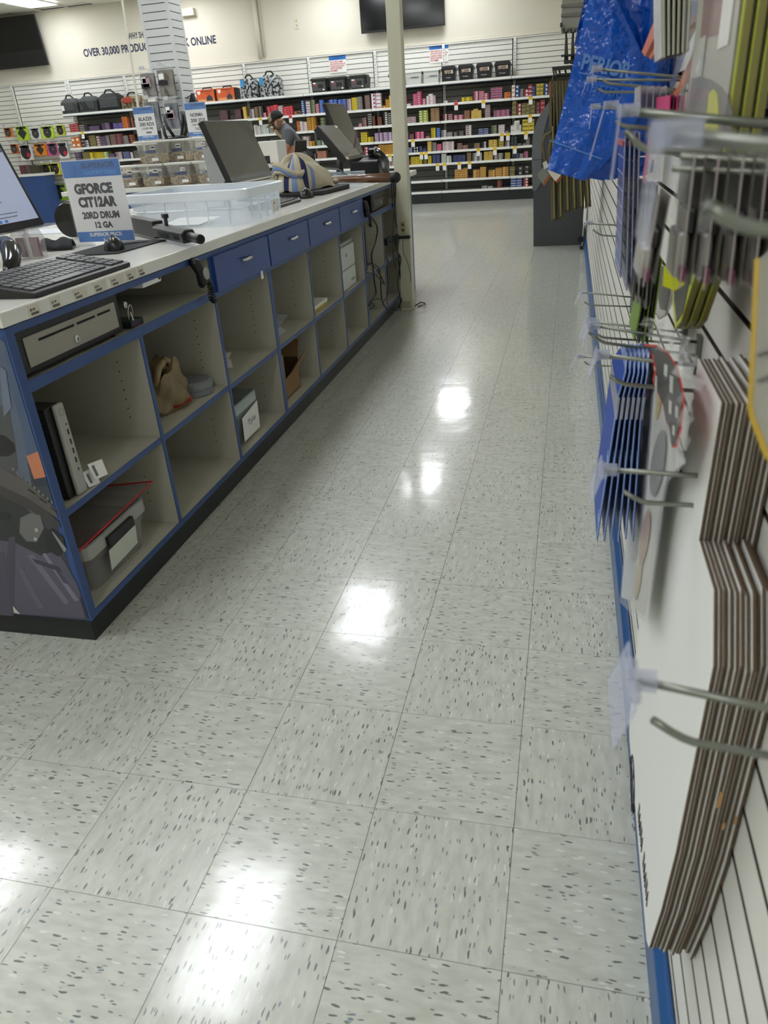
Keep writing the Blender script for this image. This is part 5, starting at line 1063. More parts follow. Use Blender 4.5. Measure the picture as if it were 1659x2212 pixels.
hook('long upper hook above the hanging packets, thick bent lower prong', .02, [(1352, 240), (1659, 268)], [(1352, 281), (1385, 322), (1659, 345)], .0032, (.03, .065, .004), rod=.0042)
hook('hook carrying the grey packets, short blunt end', -.09, [(1470, 338), (1640, 348)], [(1452, 364), (1659, 372)], .0026)
hook('nearest upper hook, large blurred clear holder and thick bent prong', -.43, [(1448, 292), (1659, 312)], [(1525, 443), (1592, 489), (1659, 496)], .0031, (.045, .048, .003), rod=.0036)

# ------------------------------------------------------------------ stack of cardboard targets
M_kraftedge = mat('corrugated_edge', '5a4835', .9, vary=.3, vscale=240, bump=.0006, bscale=400)
M_tface = mat('white_target_face', 'e3e4e0', .6, vary=.01)
M_edgewhite = mat('white_liner_edge', 'c9c8c0', .8)
TGT = [(.125, 1.07), (-.032, 1.07), (-.026, .908), (-.125, .908), (-.172, .85), (-.156, .56), (-.135, .42), (-.105, .295), (-.085, .280), (.30, .292), (.332, .312), (.352, .56), (.33, .80), (.23, .908), (.128, .912)]
def target(x, dy, dz, label, full=True, group='stacked cardboard targets'):
    t = thing('cardboard_target', label, 'target', (x, .05 + dy, .27 + dz), group)
    P = [(y + dy, z + dz) for y, z in TGT]
    MB().prism(P, 0, x + .0005, x + .0036).build('board', M_kraftedge, t)
    MB().prism(P, 0, x, x + .0005).build('white_face', M_tface, t)
    return t
rr = random.Random(11)
ords = ['front', 'second', 'third', 'fourth', 'fifth', 'sixth', 'seventh', 'eighth', 'ninth', 'tenth', 'eleventh', 'rearmost']
zz_ = 0
ft = None
for k in range(12):
    q = target(.2095 + k * .0049, rr.uniform(-.004, .004) if k else 0, rr.uniform(-.006, .004) if k else 0, 'white-faced cardboard silhouette target, %s of the near stack' % ords[k])
    if k == 0: ft = q
# printed emblem and lettering along the lower edge of the front target
x_ = .2093
em = [PX(u, v, x_) for u, v in ((1366, 1635), (1362, 1690), (1367, 1750), (1373, 1700))]
c_ = PX(1367, 1693, x_); a1 = (PX(1366, 1635, x_) - PX(1371, 1752, x_)) / 2; b1 = V((0, 0, .028))
MB().tube([c_ + a1 * math.cos(k * .449) + b1 * math.sin(k * .449) for k in range(14)], .0016, 5, closed=True).tube([c_ + a1, c_ + a1 * .78], .005, 5).tube([c_ - a1, c_ - a1 * .78], .005, 5).build('printed_ring', M_blackink, ft)
MB().slab([c_ + a1 * .02 - b1 * .6, c_ + a1 * .02 + b1 * .7, c_ + a1 * .28 + b1 * .7, c_ + a1 * .28 - b1 * .6], (-.0006, 0, 0)).slab([c_ + a1 * .45, c_ + a1 * .75, c_ + a1 * .75 + V((0, 0, .004)), c_ + a1 * .45 + V((0, 0, .004))], (-.0006, 0, 0)).slab([c_ - a1 * .85, c_ - a1 * .1, c_ - a1 * .1 + V((0, 0, .004)), c_ - a1 * .85 + V((0, 0, .004))], (-.0006, 0, 0)).build('printed_emblem', M_blackink, ft)
s0 = PX(1378, 1760, x_); s1 = PX(1398, 1965, x_)
rgt = (s1 - s0).normalized()
b = MB(); L_ = (s1 - s0).length
for k in range(11):
    if k == 5: continue
    o = s0 + rgt * (L_ * k / 11)
    b.slab([o, o + rgt * L_ * .055, o + rgt * L_ * .055 + V((0, 0, .028)), o + V((0, 0, .028))], (-.0005, 0, 0)) if k % 3 == 0 else b.tube([o, o + rgt * L_ * .03 + V((0, 0, .026)), o + rgt * L_ * .06], .0014, 4)
b.build('printed_lettering', M_blackink, ft)
# torn spots on the near edge
for (u, v, w, h) in ((1553, 1722, 9, 22), (1562, 1780, 5, 8), (1588, 1768, 4, 9)):
    c_ = PY(u, v, -.162)
    MB().slab([c_ + V((-w * .00028, -.004, -h * .0006)), c_ + V((w * .00025, -.004, -h * .0005)), c_ + V((w * .0003, -.004, h * .0005)), c_ + V((-w * .0001, -.004, h * .0006))], (0, .003, 0)).build('torn_liner', mat('torn_kraft', 'b08a5c', .8), ft)
# ------------------------------------------------------------------ hanging goods
def sheets(name, cat, label, us_t, vt, us_b, vb, y0, y1, cols, group, th=.0022, rough=.4, alpha=1, y0b=None, top=None, waves=0):
    """goods hung face to the aisle: near edges given at photo columns us_t (row vt) and us_b (row vb) on plane y0"""
    out = []
    n = len(us_t)
    for k in range(n):
        a = PY(us_t[k], vt[k] if isinstance(vt, (list, tuple)) else vt, y0); c = PY(us_b[k], vb[k] if isinstance(vb, (list, tuple)) else vb, y0b or y0)
        if top: a = V((a.x, a.y, top)) + (a - c) * 0
        lab = label % ordn(k, n)
        D = y1 - y0
        t = thing(name, lab, cat, (c.x, c.y + D / 2, c.z), group)
        P = [c, c + V((.0, D, .0)), a + V((0, D, 0)), a]
        m_ = mat('%s_%s' % (name, cols[k % len(cols)]), cols[k % len(cols)], rough, alpha=alpha)
        b = MB()
        b.grid(lambda u, v: (P[0].lerp(P[3], v)).lerp(P[1].lerp(P[2], v), u) + V((waves * math.sin(9 * u + 7 * v + k), 0, 0)), 6, 8)
        b.build('sheet', m_, t, solid=th, smooth=bool(waves))
        out.append((t, P))
    return out
def ordn(k, n):
    return 'nearest the aisle' if k == 0 else ('nearest the wall' if k == n - 1 else ['second', 'third', 'fourth', 'fifth', 'sixth', 'seventh', 'eighth', 'ninth'][k - 1] + ' from the aisle')
# glossy blue packets with a grey band
for k in range(6):
    lab = 'glossy blue packet with grey band and white edge lines, %s' % ordn(k, 6)
    ub, um, ut = 1290 + k * 15.5, 1336 + k * 11, 1352 + k * 9.5
    vb = 1165 + (k % 2) * 4
    y0, D = .34, .20
    B, Mm, K, T_ = PY(ub, vb, y0), PY(um - 6, 905, y0), PY(um, 858, y0), PY(ut, 806, y0)
    TT = PY(ut + 3, 762, y0 + .09)
    t = thing('blue_packet', lab, 'package', (B.x, y0 + D / 2, B.z), 'blue packets hanging under the lower hooks')
    def qd(a, c, m_, nm, d0=D, d1=D):
        MB().add([a, a + V((0, d0, 0)), c + V((0, d1, 0)), c], [(0, 1, 2, 3)]).build(nm, m_, t, solid=.0022)
    Mb = mat('gloss_blue_film', '14419c', .45, vary=.12, vscale=10, spec=.2); Mg_ = mat('grey_packet_band', '8a8a96', .5, spec=.2)
    qd(B, Mm, Mb, 'packet_body'); qd(Mm, K, Mg_, 'grey_band'); qd(K, T_, Mb, 'packet_top', D, D - .06)
    MB().add([T_, T_ + V((0, D - .06, 0)), TT + V((0, .06, 0)), TT], [(0, 1, 2, 3)]).build('hanging_flap', mat('pale_blue_flap', '4c6cb4', .3, alpha=.8), t, solid=.0015)
    MB().tube([B + V((-.0012, -.001, 0)), Mm + V((-.0012, -.001, 0)), K + V((-.0012, -.001, 0)), T_ + V((-.001, -.001, 0)), TT], .0009, 5).build('edge_line', mat('white_edge_print', '9db4dc', .4), t)
    MB().tube([Mm + V((.0008, -.001, 0)), K + V((.0008, -.001, 0))], .0016, 6).build('band_edge', mat('pale_band_edge', 'a9a6b0', .4), t)
    for q in (.12, .16, .62, .66):
        a = B.lerp(Mm, q); MB().tube([a + V((-.002, 0, 0)), a + V((-.002, .02, .012))], .0006, 4).build('slash_mark', mat('white_edge_print', '9db4dc', .4), t)
# clear poly bags with coloured oval targets
M_poly = mat('clear_poly_film', 'c9ccd2', .1, alpha=.18, bump=.002, bscale=14)
def flatx(x, pts): return [PX(u, v, x) for u, v in pts]
def polyx(name, t, x, pts, m_, th=.0008): return MB().slab(flatx(x, pts), (th, 0, 0)).build(name, m_, t)
t = thing('target_poster_bag', 'tall clear bag of white posters with blue ovals beside the blue packets', 'package', (.192, .5, .3))
polyx('paper', t, .194, [(1400, 800), (1432, 800), (1395, 1080), (1365, 1300), (1342, 1290), (1362, 1050)], mat('bagged_white_paper', 'c9ccd2', .5, vary=.05))
polyx('film', t, .190, [(1396, 790), (1436, 795), (1400, 1080), (1368, 1330), (1338, 1300), (1360, 1050)], M_poly, .0005)
for (u, v, h, w, c_) in ((1392, 860, 34, 8, '3a57a8'), (1380, 960, 42, 10, '3555a6'), (1366, 1080, 46, 9, '4a63a8'), (1379, 935, 12, 7, 'b8465a')):
    polyx('printed_oval', t, .1915, [(u + w * math.cos(a * .524) - .12 * h * math.sin(a * .524), v + h * math.sin(a * .524)) for a in range(12)], mat('oval_' + c_, c_, .4), .0006)
t = thing('target_poster_bag', 'tall clear bag of white posters with yellow and red bullseye, over the cardboard', 'package', (.186, .3, .35))
polyx('paper', t, .186, [(1432, 800), (1478, 1000), (1440, 1030), (1418, 1130), (1392, 1330), (1368, 1310), (1398, 1060), (1412, 850)], mat('bagged_cream_paper', 'd0cfc4', .5, vary=.05))
polyx('film', t, .182, [(1428, 800), (1482, 1000), (1444, 1040), (1422, 1140), (1398, 1345), (1362, 1320), (1394, 1060), (1408, 850)], M_poly, .0005)
for (u, v, h, w, c_) in ((1420, 1000, 72, 14, '8b8a80'), (1419, 1005, 50, 10, 'c4b24a'), (1416, 1020, 40, 8, 'a6788c'), (1414, 1030, 22, 5, 'b65a60'), (1421, 880, 26, 4, 'cdb84a'), (1392, 1160, 60, 9, 'b08c74'), (1378, 1250, 46, 6, 'b9a878')):
    polyx('printed_bullseye', t, .1845 - .0001 * w, [(u + w * math.cos(a * .524) - .14 * h * math.sin(a * .524), v + h * math.sin(a * .524)) for a in range(12)], mat('bull_' + c_, c_, .4), .0005)
# black header card with red outline
HD = [(1394, 748), (1412, 768), (1418, 800), (1412, 822), (1416, 832), (1426, 860), (1432, 872), (1438, 905), (1446, 925), (1450, 962), (1458, 960), (1466, 930), (1472, 880), (1472, 850), (1462, 800), (1444, 768), (1420, 750)]
t = thing('header_card', 'black header card with jagged red outline hanging over the cardboard', 'card', (.176, .35, .9))
cx_ = sum(p[0] for p in HD) / len(HD); cy_ = sum(p[1] for p in HD) / len(HD)
polyx('red_outline', t, .177, [(cx_ + (u - cx_) * 1.12, cy_ + (v - cy_) * 1.05) for u, v in HD], mat('red_card_edge', 'c8322c', .4))
polyx('black_face', t, .1762, HD, mat('black_card_face', '35332f', .35, vary=.3, vscale=40), .0006)
for (u, v, w, h) in ((1418, 828, 3, 18), (1440, 800, 5, 14), (1452, 830, 5, 20), (1449, 880, 4, 16), (1463, 890, 4, 14), (1456, 930, 3, 12)):
    polyx('card_lettering', t, .1756, [(u - w, v - h), (u + w * .4, v - h + 4), (u + w * .1, v + h), (u - w * 1.2, v + h - 4)], mat('card_print', 'b9b9b2', .4), .0004)
t2_ = thing('header_card', 'narrower black header card with red outline behind the jagged one', 'card', (.19, .5, .9))
polyx('red_outline', t2_, .1905, [(1384, 748), (1400, 752), (1412, 775), (1412, 830), (1404, 852), (1392, 870), (1386, 800)], mat('red_card_edge', 'c8322c', .4))
polyx('black_face', t2_, .1898, [(1388, 756), (1398, 758), (1408, 778), (1408, 822), (1400, 840), (1390, 850), (1388, 800)], mat('black_card_face', '35332f', .35), .0006)
# crumpled clear bag over the header
def crumple(name, label, x, pts, amp, m_, group=None, nu=12, nv=14, cat='package'):
    tl, tr, br, bl = [PX(u, v, x) for u, v in pts]
    t = thing(name, label, cat, tuple((tl + tr + br + bl) / 4), group)
    r = random.Random(hash(label) % 1000 if False else len(label))
    ph = [r.random() * 6 for _ in range(6)]
    def fn(u, v):
        p = tl.lerp(tr, u).lerp(bl.lerp(br, u), v)
        d = amp * (math.sin(7 * u + ph[0] + 5 * v) * math.sin(9 * v + ph[1]) + .6 * math.sin(17 * u + 11 * v + ph[2]) + .4 * math.sin(23 * v - 13 * u + ph[3]))
        return p + V((d, d * .3, 0))
    MB().grid(fn, nu, nv).build('film', m_, t)
    return t
crumple('clear_bag', 'crumpled empty clear bag top above the jagged header card', .165, [(1425, 690), (1500, 740), (1502, 850), (1462, 800)], .006, M_bag)
crumple('clear_bag', 'crumpled clear bag top behind the bent hook wires', .172, [(1388, 685), (1440, 690), (1480, 780), (1415, 745)], .006, M_bag)
crumple('clear_bag', 'clear film hanging beside the white face of the cardboard', .178, [(1472, 845), (1502, 850), (1478, 975), (1462, 965)], .003, M_bag)
# violet and blue ruled sheet packs
r_ = sheets('ruled_sheet_pack', 'package', 'tall violet-blue ruled sheet pack, %s', [1352, 1362, 1372, 1382], 285, [1340, 1354, 1364, 1374], [600, 628, 634, 640], .52, .68, ['4a5590', '7a7690', '5a6496', '8c8890'], 'ruled sheet packs hanging right of the blue bags', alpha=.92, rough=.2)
for k, (t, P) in enumerate(r_):
    b = MB()
    for q in range(9):
        a = P[0].lerp(P[3], (q + .5) / 9) + V((-.0018, 0, 0)); c = P[1].lerp(P[2], (q + .5) / 9) + V((-.0018, 0, 0))
        b.tube([a, c], .0005, 4)
    b.tube([P[0] + V((-.001, -.001, 0)), P[3] + V((-.001, -.001, 0))], .0009, 4)
    tag(b.build('ruled_lines', mat('pale_violet_line', 'a9aed4', .4), t), kind='stuff')
    MB().slab([P[3] + V((-.003, 0, -.02)), P[2] + V((-.003, 0, -.02)), P[2] + V((-.003, 0, -.012)), P[3] + V((-.003, 0, -.012))], (.0006, 0, 0)).build('red_stripe', mat('red_stripe_print', 'b0483c', .4), t)
sheets('dark_sheet', 'package', 'grey-black film-edged sheet, %s', [1392, 1399, 1406, 1413, 1420], 400, [1368, 1377, 1386, 1395, 1404], [650, 655, 662, 668, 660], .46, .60, ['3c3b38', '77776f', '2f2e2c', '66655e', '3a3a36'], 'dark sheets behind the packets', th=.003, rough=.3)
sheets('green_sheet', 'package', 'dark sheet with lime green edge, %s', [1406, 1412, 1418, 1424, 1430], 560, [1370, 1380, 1389, 1398, 1407], [735, 742, 748, 742, 736], .50, .62, ['6d8c35', '2f322a', '7d9c3a', '2c2f28', '86a63e'], 'green-edged sheets above the blue packets', th=.0022)
sheets('magenta_card', 'card', 'clear-topped card with magenta base, %s', [1448, 1456, 1464, 1472, 1480], 205, [1446, 1454, 1462, 1470, 1478], 240, .42, .60, ['c8286e', '5a2038', 'd13a80', '7c2848', 'd23a7c'], 'magenta cards behind the blurred hooks', th=.0018)
sheets('magenta_card', 'card', 'silver film card tops on a magenta base, %s', [1384, 1398, 1412, 1426, 1440], 185, [1382, 1396, 1410, 1424, 1438], 238, .62, .74, ['b9b3b4', '9c8e94', 'b7adb0', 'a89aa0', 'c0b8ba'], 'silver-topped cards beside the blue bags', th=.0016, alpha=.7)
MBm = None
r_ = sheets('white_edged_pack', 'package', 'tall dark pack with a white near edge, %s', [1434, 1446, 1458, 1470, 1482, 1494], -60, [1436, 1446, 1456, 1466, 1476, 1486], [124, 120, 118, 116, 113, 110], .40, .50, ['9a9a94', '26251f', '2a2924', '26251f', '2c2a26', '3a3832'], 'white-edged packs at the top', th=.0025)
for t, P in r_:
    MB().tube([P[0] + V((-.001, -.002, 0)), P[3] + V((-.001, -.002, 0))], .0016, 5).build('white_edge', mat('pale_edge', 'b9b8a8', .5), t)
t = r_[0][0]; P = r_[0][1]
MB().slab([P[0] + V((-.004, 0, 0)), P[1] + V((-.004, 0, 0)), P[2] + V((-.004, 0, 0)), P[3] + V((-.004, 0, 0))], (.001, 0, 0)).build('printed_face', mat('sketchy_white_print', 'c3c2bd', .3, vary=.45, vscale=16), t)
# orange-edged and curved orange packs
for k, (pts, lb) in enumerate(((((1415, 40), (1386, 112), (1393, 122), (1418, 70)), 'orange-edged pack beside the blue bags, upper'), (((1418, 90), (1398, 118), (1404, 128), (1424, 104)), 'orange-edged pack beside the blue bags, lower'), (((1512, 40), (1494, 120), (1462, 190), (1446, 208), (1456, 210), (1478, 180), (1502, 130)), 'long orange curved pack in front of the yellow-edged boards'))):
    x = (.172, .178, .205)[k]
    t = thing('orange_pack', lb, 'package', tuple(PX(*pts[0], x)), 'orange packs at the upper right')
    MB().slab(flatx(x, pts), (.006, 0, 0)).build('orange_edge', mat('orange_plastic', 'cc6a2c', .35), t)
    if k == 2:
        MB().slab(flatx(x - .002, [(1506, 0), (1512, 40), (1488, 90), (1450, 200), (1446, 180), (1474, 100), (1488, 40), (1494, 0)]), (.0014, 0, 0)).build('clear_sleeve', mat('grey_violet_sleeve', '77748a', .12, alpha=.5), t)
# yellow-edged hanging boards
BD = [(.06, 1.62), (.06, 1.28), (.10, 1.215), (.15, 1.155), (.205, 1.095), (.245, 1.075), (.29, 1.095), (.34, 1.155), (.37, 1.28), (.37, 1.62)]
for k in range(3):
    x = .198 + k * .0115
    P = [(y - .000 * k, z) for y, z in BD]
    t = thing('edged_board', 'thick board with yellow-green edge, %s of the three hung at the upper right' % ['front', 'middle', 'rear'][k], 'board', (x, .2, 1.07), 'yellow-edged boards')
    MB().prism(P, 0, x, x + .0068).build('core', mat('olive_yellow_edge', '7e793f', .5), t)
    MB().prism(P, 0, x - .0012, x).build('face_rim', mat('bright_yellow_green', 'b4bb45', .4), t)
    BI = [(y + (.010 if y < .2 else -.010), z + .012) for y, z in BD if z < 1.5]
    BI = [(.07, 1.62)] + BI + [(.36, 1.62)]
    MB().prism(BI, 0, x - .0022, x - .0012).build('dark_print', mat('board_dark_print', '4b4944', .35, vary=.2), t)
    if k == 0:
        Q = lambda e, z0, z1: [(.06 + e, z1), (.06 + e, z0), (.37 - e, z0), (.37 - e, z1)]
        MB().prism(Q(.012, 1.30, 1.62), 0, x - .0030, x - .0022).build('white_print', mat('bagged_pale_print', 'b4b0a2', .3, vary=.12, vscale=9), t)
        MB().prism(Q(.012, 1.225, 1.30), 0, x - .0029, x - .0022).build('grey_print', mat('bagged_grey_print', '6e6b64', .3, vary=.2), t)
        MB().prism([(.11, 1.62), (.11, 1.395), (.30, 1.405), (.34, 1.62)], 0, x - .0038, x - .0030).build('red_header', mat('faded_maroon', '7d4a48', .3, vary=.2), t)
        MB().prism([(.10, 1.43), (.10, 1.385), (.16, 1.385), (.16, 1.43)], 0, x - .0047, x - .0038).build('price_card', M_paper, t)
        MB().prism([(.25, 1.405), (.25, 1.365), (.31, 1.365), (.31, 1.405)], 0, x - .0047, x - .0038).build('price_card', mat('pale_card', 'b5b6ae', .5), t)
        polyx_ = lambda nm, xx, pts, m_: MB().slab([PX(u, v, xx) for u, v in pts], (.0004, 0, 0)).build(nm, m_, t)
        polyx_('dome_print', x - .0042, [(1494, 168), (1512, 166), (1535, 172), (1558, 188), (1574, 212), (1582, 245), (1580, 300), (1478, 300), (1484, 240)], mat('dome_grey_print', '6f6c66', .3, vary=.2))
        polyx_('dome_band', x - .0048, [(1492, 190), (1520, 190), (1548, 204), (1560, 222), (1530, 215), (1488, 210)], mat('dome_brown_print', '7d6660', .3))
        polyx_('yellow_post_print', x - .0054, [(1531, 202), (1541, 192), (1549, 202), (1552, 240), (1550, 300), (1520, 300)], mat('bright_yellow_print', 'c4c422', .4))
        MB().grid(lambda u, v: (x - .010 + .004 * math.sin(8 * u + 5 * v) + .002 * math.sin(19 * v), .05 + .33 * u, 1.2 + .42 * v), 10, 12).build('clear_wrap', mat('board_wrap', 'd0d0cc', .12, alpha=.22), t, smooth=True)
# small packets with dark inserts on the blunt hook
for k in range(5):
    y0, D = -.10, .075
    un = [1412, 1490, 1542, 1596, 1648][k]; 
    a = PY(un + 14, 335 if k else 420, y0); c = PY(un - 20, 618 + k * 4, y0)
    t = thing('small_packet', 'small clear packet with dark and silver insert, %s on the blunt hook' % ordn(k, 5), 'package', (c.x, y0 + D / 2, c.z), 'clear packets on the blunt upper hook')
    H = a - c
    def pf(s0, s1, e0, e1, dx): return [c + H * s0 + V((dx, D * e0, 0)), c + H * s0 + V((dx, D * e1, 0)), c + H * s1 + V((dx, D * e1, 0)), c + H * s1 + V((dx, D * e0, 0))]
    MB().grid(lambda u, v: c + H * v + V((-.003 - .0022 * math.sin(6 * u + 9 * v + k), D * u, 0)), 7, 12).build('film', mat('packet_film', 'c4c4c4', .1, alpha=.25), t, smooth=True)
    MB().slab(pf(.02, .985, .02, .98, .0075), (.001, 0, 0)).build('backing_card', mat('packet_backing', '57534b', .4, vary=.25, vscale=50), t)
    MB().slab(pf(.62, .97, .1, .9, 0), (.001, 0, 0)).build('upper_card', mat('packet_grey_card', '55524a', .3, vary=.6, vscale=90), t)
    MB().slab(pf(.42, .60, .08, .92, 0), (.006, 0, 0)).build('dark_cap', M_blackgloss, t, bevel=.001)
    MB().tube([c + H * .06 + V((.004, D * .5, 0)), c + H * .42 + V((.004, D * .5, 0))], .0085, 14).build('silver_tube', mat('silver_foil_tube', '9a9894', .22, metal=.8) if k < 3 else mat('dull_grey_tube', '5f5b52', .4), t, smooth=True)
    MB().slab(pf(.05, .42, .2, .92, -.006), (.011, 0, 0)).build('silver_sachet', mat('silver_sachet_foil', 'b3b1ac', .25, metal=.45, vary=.3, vscale=40) if k < 3 else mat('dull_sachet', '6b665c', .4, vary=.2), t, bevel=.003)
    MB().slab(pf(.04, .16, .05, .2, -.001), (.004, 0, 0)).build('magenta_patch', mat('magenta_patch', '6e2450', .4), t)
    MB().tube([c + V((-.001, -.001, 0)), c + H + V((-.001, -.001, 0))], .0007, 6).build('pale_edge', mat('pink_white_edge', 'a39896', .4), t)
# yellow tags, pods and others between
t = thing('yellow_tag', 'bright yellow folded tag below the small packets', 'tag', tuple(PY(1455, 610, .1)))
MB().slab([PY(u, v, .1) for u, v in ((1436, 575), (1432, 618), (1458, 628), (1478, 615), (1480, 580))], (0, .004, 0)).build('card', mat('bright_yellow_card', 'c8cc16', .4), t)
t = thing('clear_pod_pack', 'clear pack with rounded bottom and grey insert between green sheets and yellow boards', 'package', tuple(PX(1430, 640, .215)))
MB().slab(flatx(.218, [(1412, 575), (1408, 640), (1414, 672), (1424, 690), (1436, 682), (1448, 655), (1456, 610), (1455, 575)]), (.004, 0, 0)).build('clear_shell', mat('pod_shell', 'c9c9c4', .15, alpha=.45), t)
MB().slab(flatx(.220, [(1424, 575), (1420, 640), (1426, 668), (1436, 670), (1444, 640), (1448, 575)]), (.003, 0, 0)).build('grey_insert', mat('pod_insert', '55534e', .4), t)
MB().tube(flatx(.217, [(1412, 575), (1408, 640), (1414, 672), (1424, 690), (1436, 682), (1448, 655), (1456, 610)]), .0008, 5).build('orange_edge', mat('tan_edge', 'b08a5a', .5), t)
t = thing('white_tag', 'white folded price slip hanging behind the violet sheet packs', 'tag', tuple(PY(1350, 400, .75)))
MB().slab([PY(u, v, .80) for u, v in ((1351, 338), (1362, 344), (1358, 385), (1341, 415), (1338, 408), (1350, 372))], (0, .002, 0)).build('slip', M_paper, t)
MB().tube([PY(1356, 340, .801), V((.272, .801, PY(1356, 340, .8).z))], .0012, 5).build('string', M_white, t)
t = thing('pink_sheet', 'white sheet with pink edge and black print right of the violet packs', 'package', tuple(PY(1400, 340, .40)))
MB().slab([PY(u, v, .44) for u, v in ((1400, 300), (1408, 300), (1392, 395), (1388, 392))], (0, .004, 0)).build('pink_edge', mat('pink_edge', 'd0508a', .4), t)
MB().slab([PY(u, v, .46) for u, v in ((1406, 300), (1440, 300), (1430, 392), (1398, 392))], (0, .003, 0)).build('white_face', M_paper, t)
MB().slab([PY(u, v, .455) for u, v in ((1408, 345), (1414, 345), (1410, 372), (1403, 374))], (0, .002, 0)).build('black_print', M_blackink, t)
# white product with yellow border at the right edge
t = thing('yellow_bordered_pack', 'clear pack with yellow border cut by the right edge of the view', 'package', (.185, -.2, 1.1))
YB = [(.0, .0)]
a = [PX(u, v, .19) for u, v in ((1662, 540), (1640, 560), (1634, 700), (1625, 880), (1630, 905), (1662, 985), (1720, 1040), (1760, 560))]
MB().slab(a, (.004, 0, 0)).build('grey_panel', mat('pale_grey_panel', 'a3a296', .4, alpha=.95, vary=.1), t)
MB().tube([V(p) + V((-.001, 0, 0)) for p in a[1:7]], .0024, 6).build('yellow_border', mat('mustard_border', 'b5962c', .45), t)
for vv in (760, 815): MB().tube([PX(1636, vv + 8, .188), PX(1645, vv, .188), PX(1662, vv - 4, .188)], .0012, 5).build('moulded_loop', mat('moulded_clear', '7d7d78', .3), t)

# ------------------------------------------------------------------ blue carrier bags
M_bagblue = mat('blue_carrier_film', '0353bd', .17, vary=.15, vscale=14, bump=.03, bscale=18, coat=.15)
M_bagblued = mat('dark_blue_carrier_film', '04409e', .2, vary=.2, vscale=14, bump=.03, bscale=16)
OUT = [(1270, -60), (1255, 110), (1236, 160), (1222, 230), (1200, 315), (1183, 366), (1215, 384), (1262, 392)]
def bagsheet(k, n, label):
    y = 1.20 + k * .012
    s = k * 9
    tl, tr, br, bl = PY(1288 + s * .2, -70, y), PY(1405 + s * .4, -70, y), PY(1258 + s * 1.35 + 34, 392 - k * 1.5, y), PY(1183 + s * 1.0, 366 + k * 1.5, y)
    if k == 0: br = PY(1262, 391, y)
    t = thing('carrier_bag', label, 'bag', tuple((bl + br) / 2), 'blue carrier bags')
    r = random.Random(k); ph = [r.random() * 6 for _ in range(4)]
    def fn(u, v):
        # left edge straight, right edge bulges towards the wall in the middle
        p = bl.lerp(tl, v); q = br.lerp(tr, v)
        q = q + V((.085 * math.sin(math.pi * min(1, v * 1.05)) ** .7 * (1 if k == 0 else .9 - k * .03), 0, 0))
        w = .0035 * math.sin(14 * u + 11 * v + ph[0]) * math.sin(9 * v - 5 * u + ph[1]) + .002 * math.sin(31 * v + 17 * u + ph[2])
        return p.lerp(q, u) + V((0, w - .012 * math.sin(math.pi * u), 0))
    MB().grid(fn, 18, 30).build('film', M_bagblue if k % 2 == 0 else M_bagblued, t, smooth=True)
    return t, fn
for k in range(9):
    t, fn = bagsheet(k, 9, 'shiny blue plastic carrier bag, %s of the hanging bunch' % (['front, showing the pale lettering', 'second', 'third', 'fourth', 'fifth', 'sixth', 'seventh', 'eighth', 'rearmost'][k]))
    if k == 0:
        o = PY(1253, 150, 1.19); e = PY(1358, 172, 1.19); rt = (e - o).normalized(); up = (PY(1262, 122, 1.19) - PY(1253, 150, 1.19)).normalized(); up = (up - rt * up.dot(rt)).normalized()
        Mt = mat('pale_bag_print', '5b86c8', .3)
        text('PERIOR', o + V((0, -.008, 0)), rt, up, (e - o).length, .031, Mt, t, bold=.04)
        text('TFITTERS', PY(1262, 196, 1.18), rt, up, .085, .018, mat('faint_bag_print', '3f74c2', .3), t)
        MB().slab([PY(1250, 150 + 5, 1.182), PY(1350, 170 + 5, 1.182), PY(1350, 173 + 5, 1.182), PY(1250, 153 + 5, 1.182)], (0, .001, 0)).build('print_rule', Mt, t)
        cf = MB().grid(lambda u, v: PY(1188, 305, 1.186).lerp(PY(1300, 345, 1.186), u) + V((0, .002 * math.sin(20 * u), .003 * v)), 12, 1).build('crease', mat('bag_crease', '5c8ad0', .2), t)
# darker drooping handle parts above
t = thing('carrier_bag', 'darker blue bag with drooping handle at the top behind the bunch', 'bag', tuple(PY(1262, 80, 1.32)), 'blue carrier bags')
MB().slab([PY(u, v, 1.33) for u, v in ((1275, -60), (1292, -60), (1275, 60), (1252, 105), (1240, 98))], (0, .006, 0)).build('side_flap', M_bagblued, t)
t = thing('carrier_bag', 'blue bag mouth folded open at the top near the orange packs', 'bag', tuple(PY(1380, 20, 1.1)), 'blue carrier bags')
def fn(u, v):
    a = PY(1305, -60, 1.12).lerp(PY(1385, 112, 1.12), v); b_ = PY(1412, -60, 1.12).lerp(PY(1398, 100, 1.12), v)
    return a.lerp(b_, u) + V((0, .02 * math.sin(math.pi * u) + .003 * math.sin(13 * v), 0))
MB().grid(fn, 12, 14).build('film', M_bagblued, t, smooth=True)

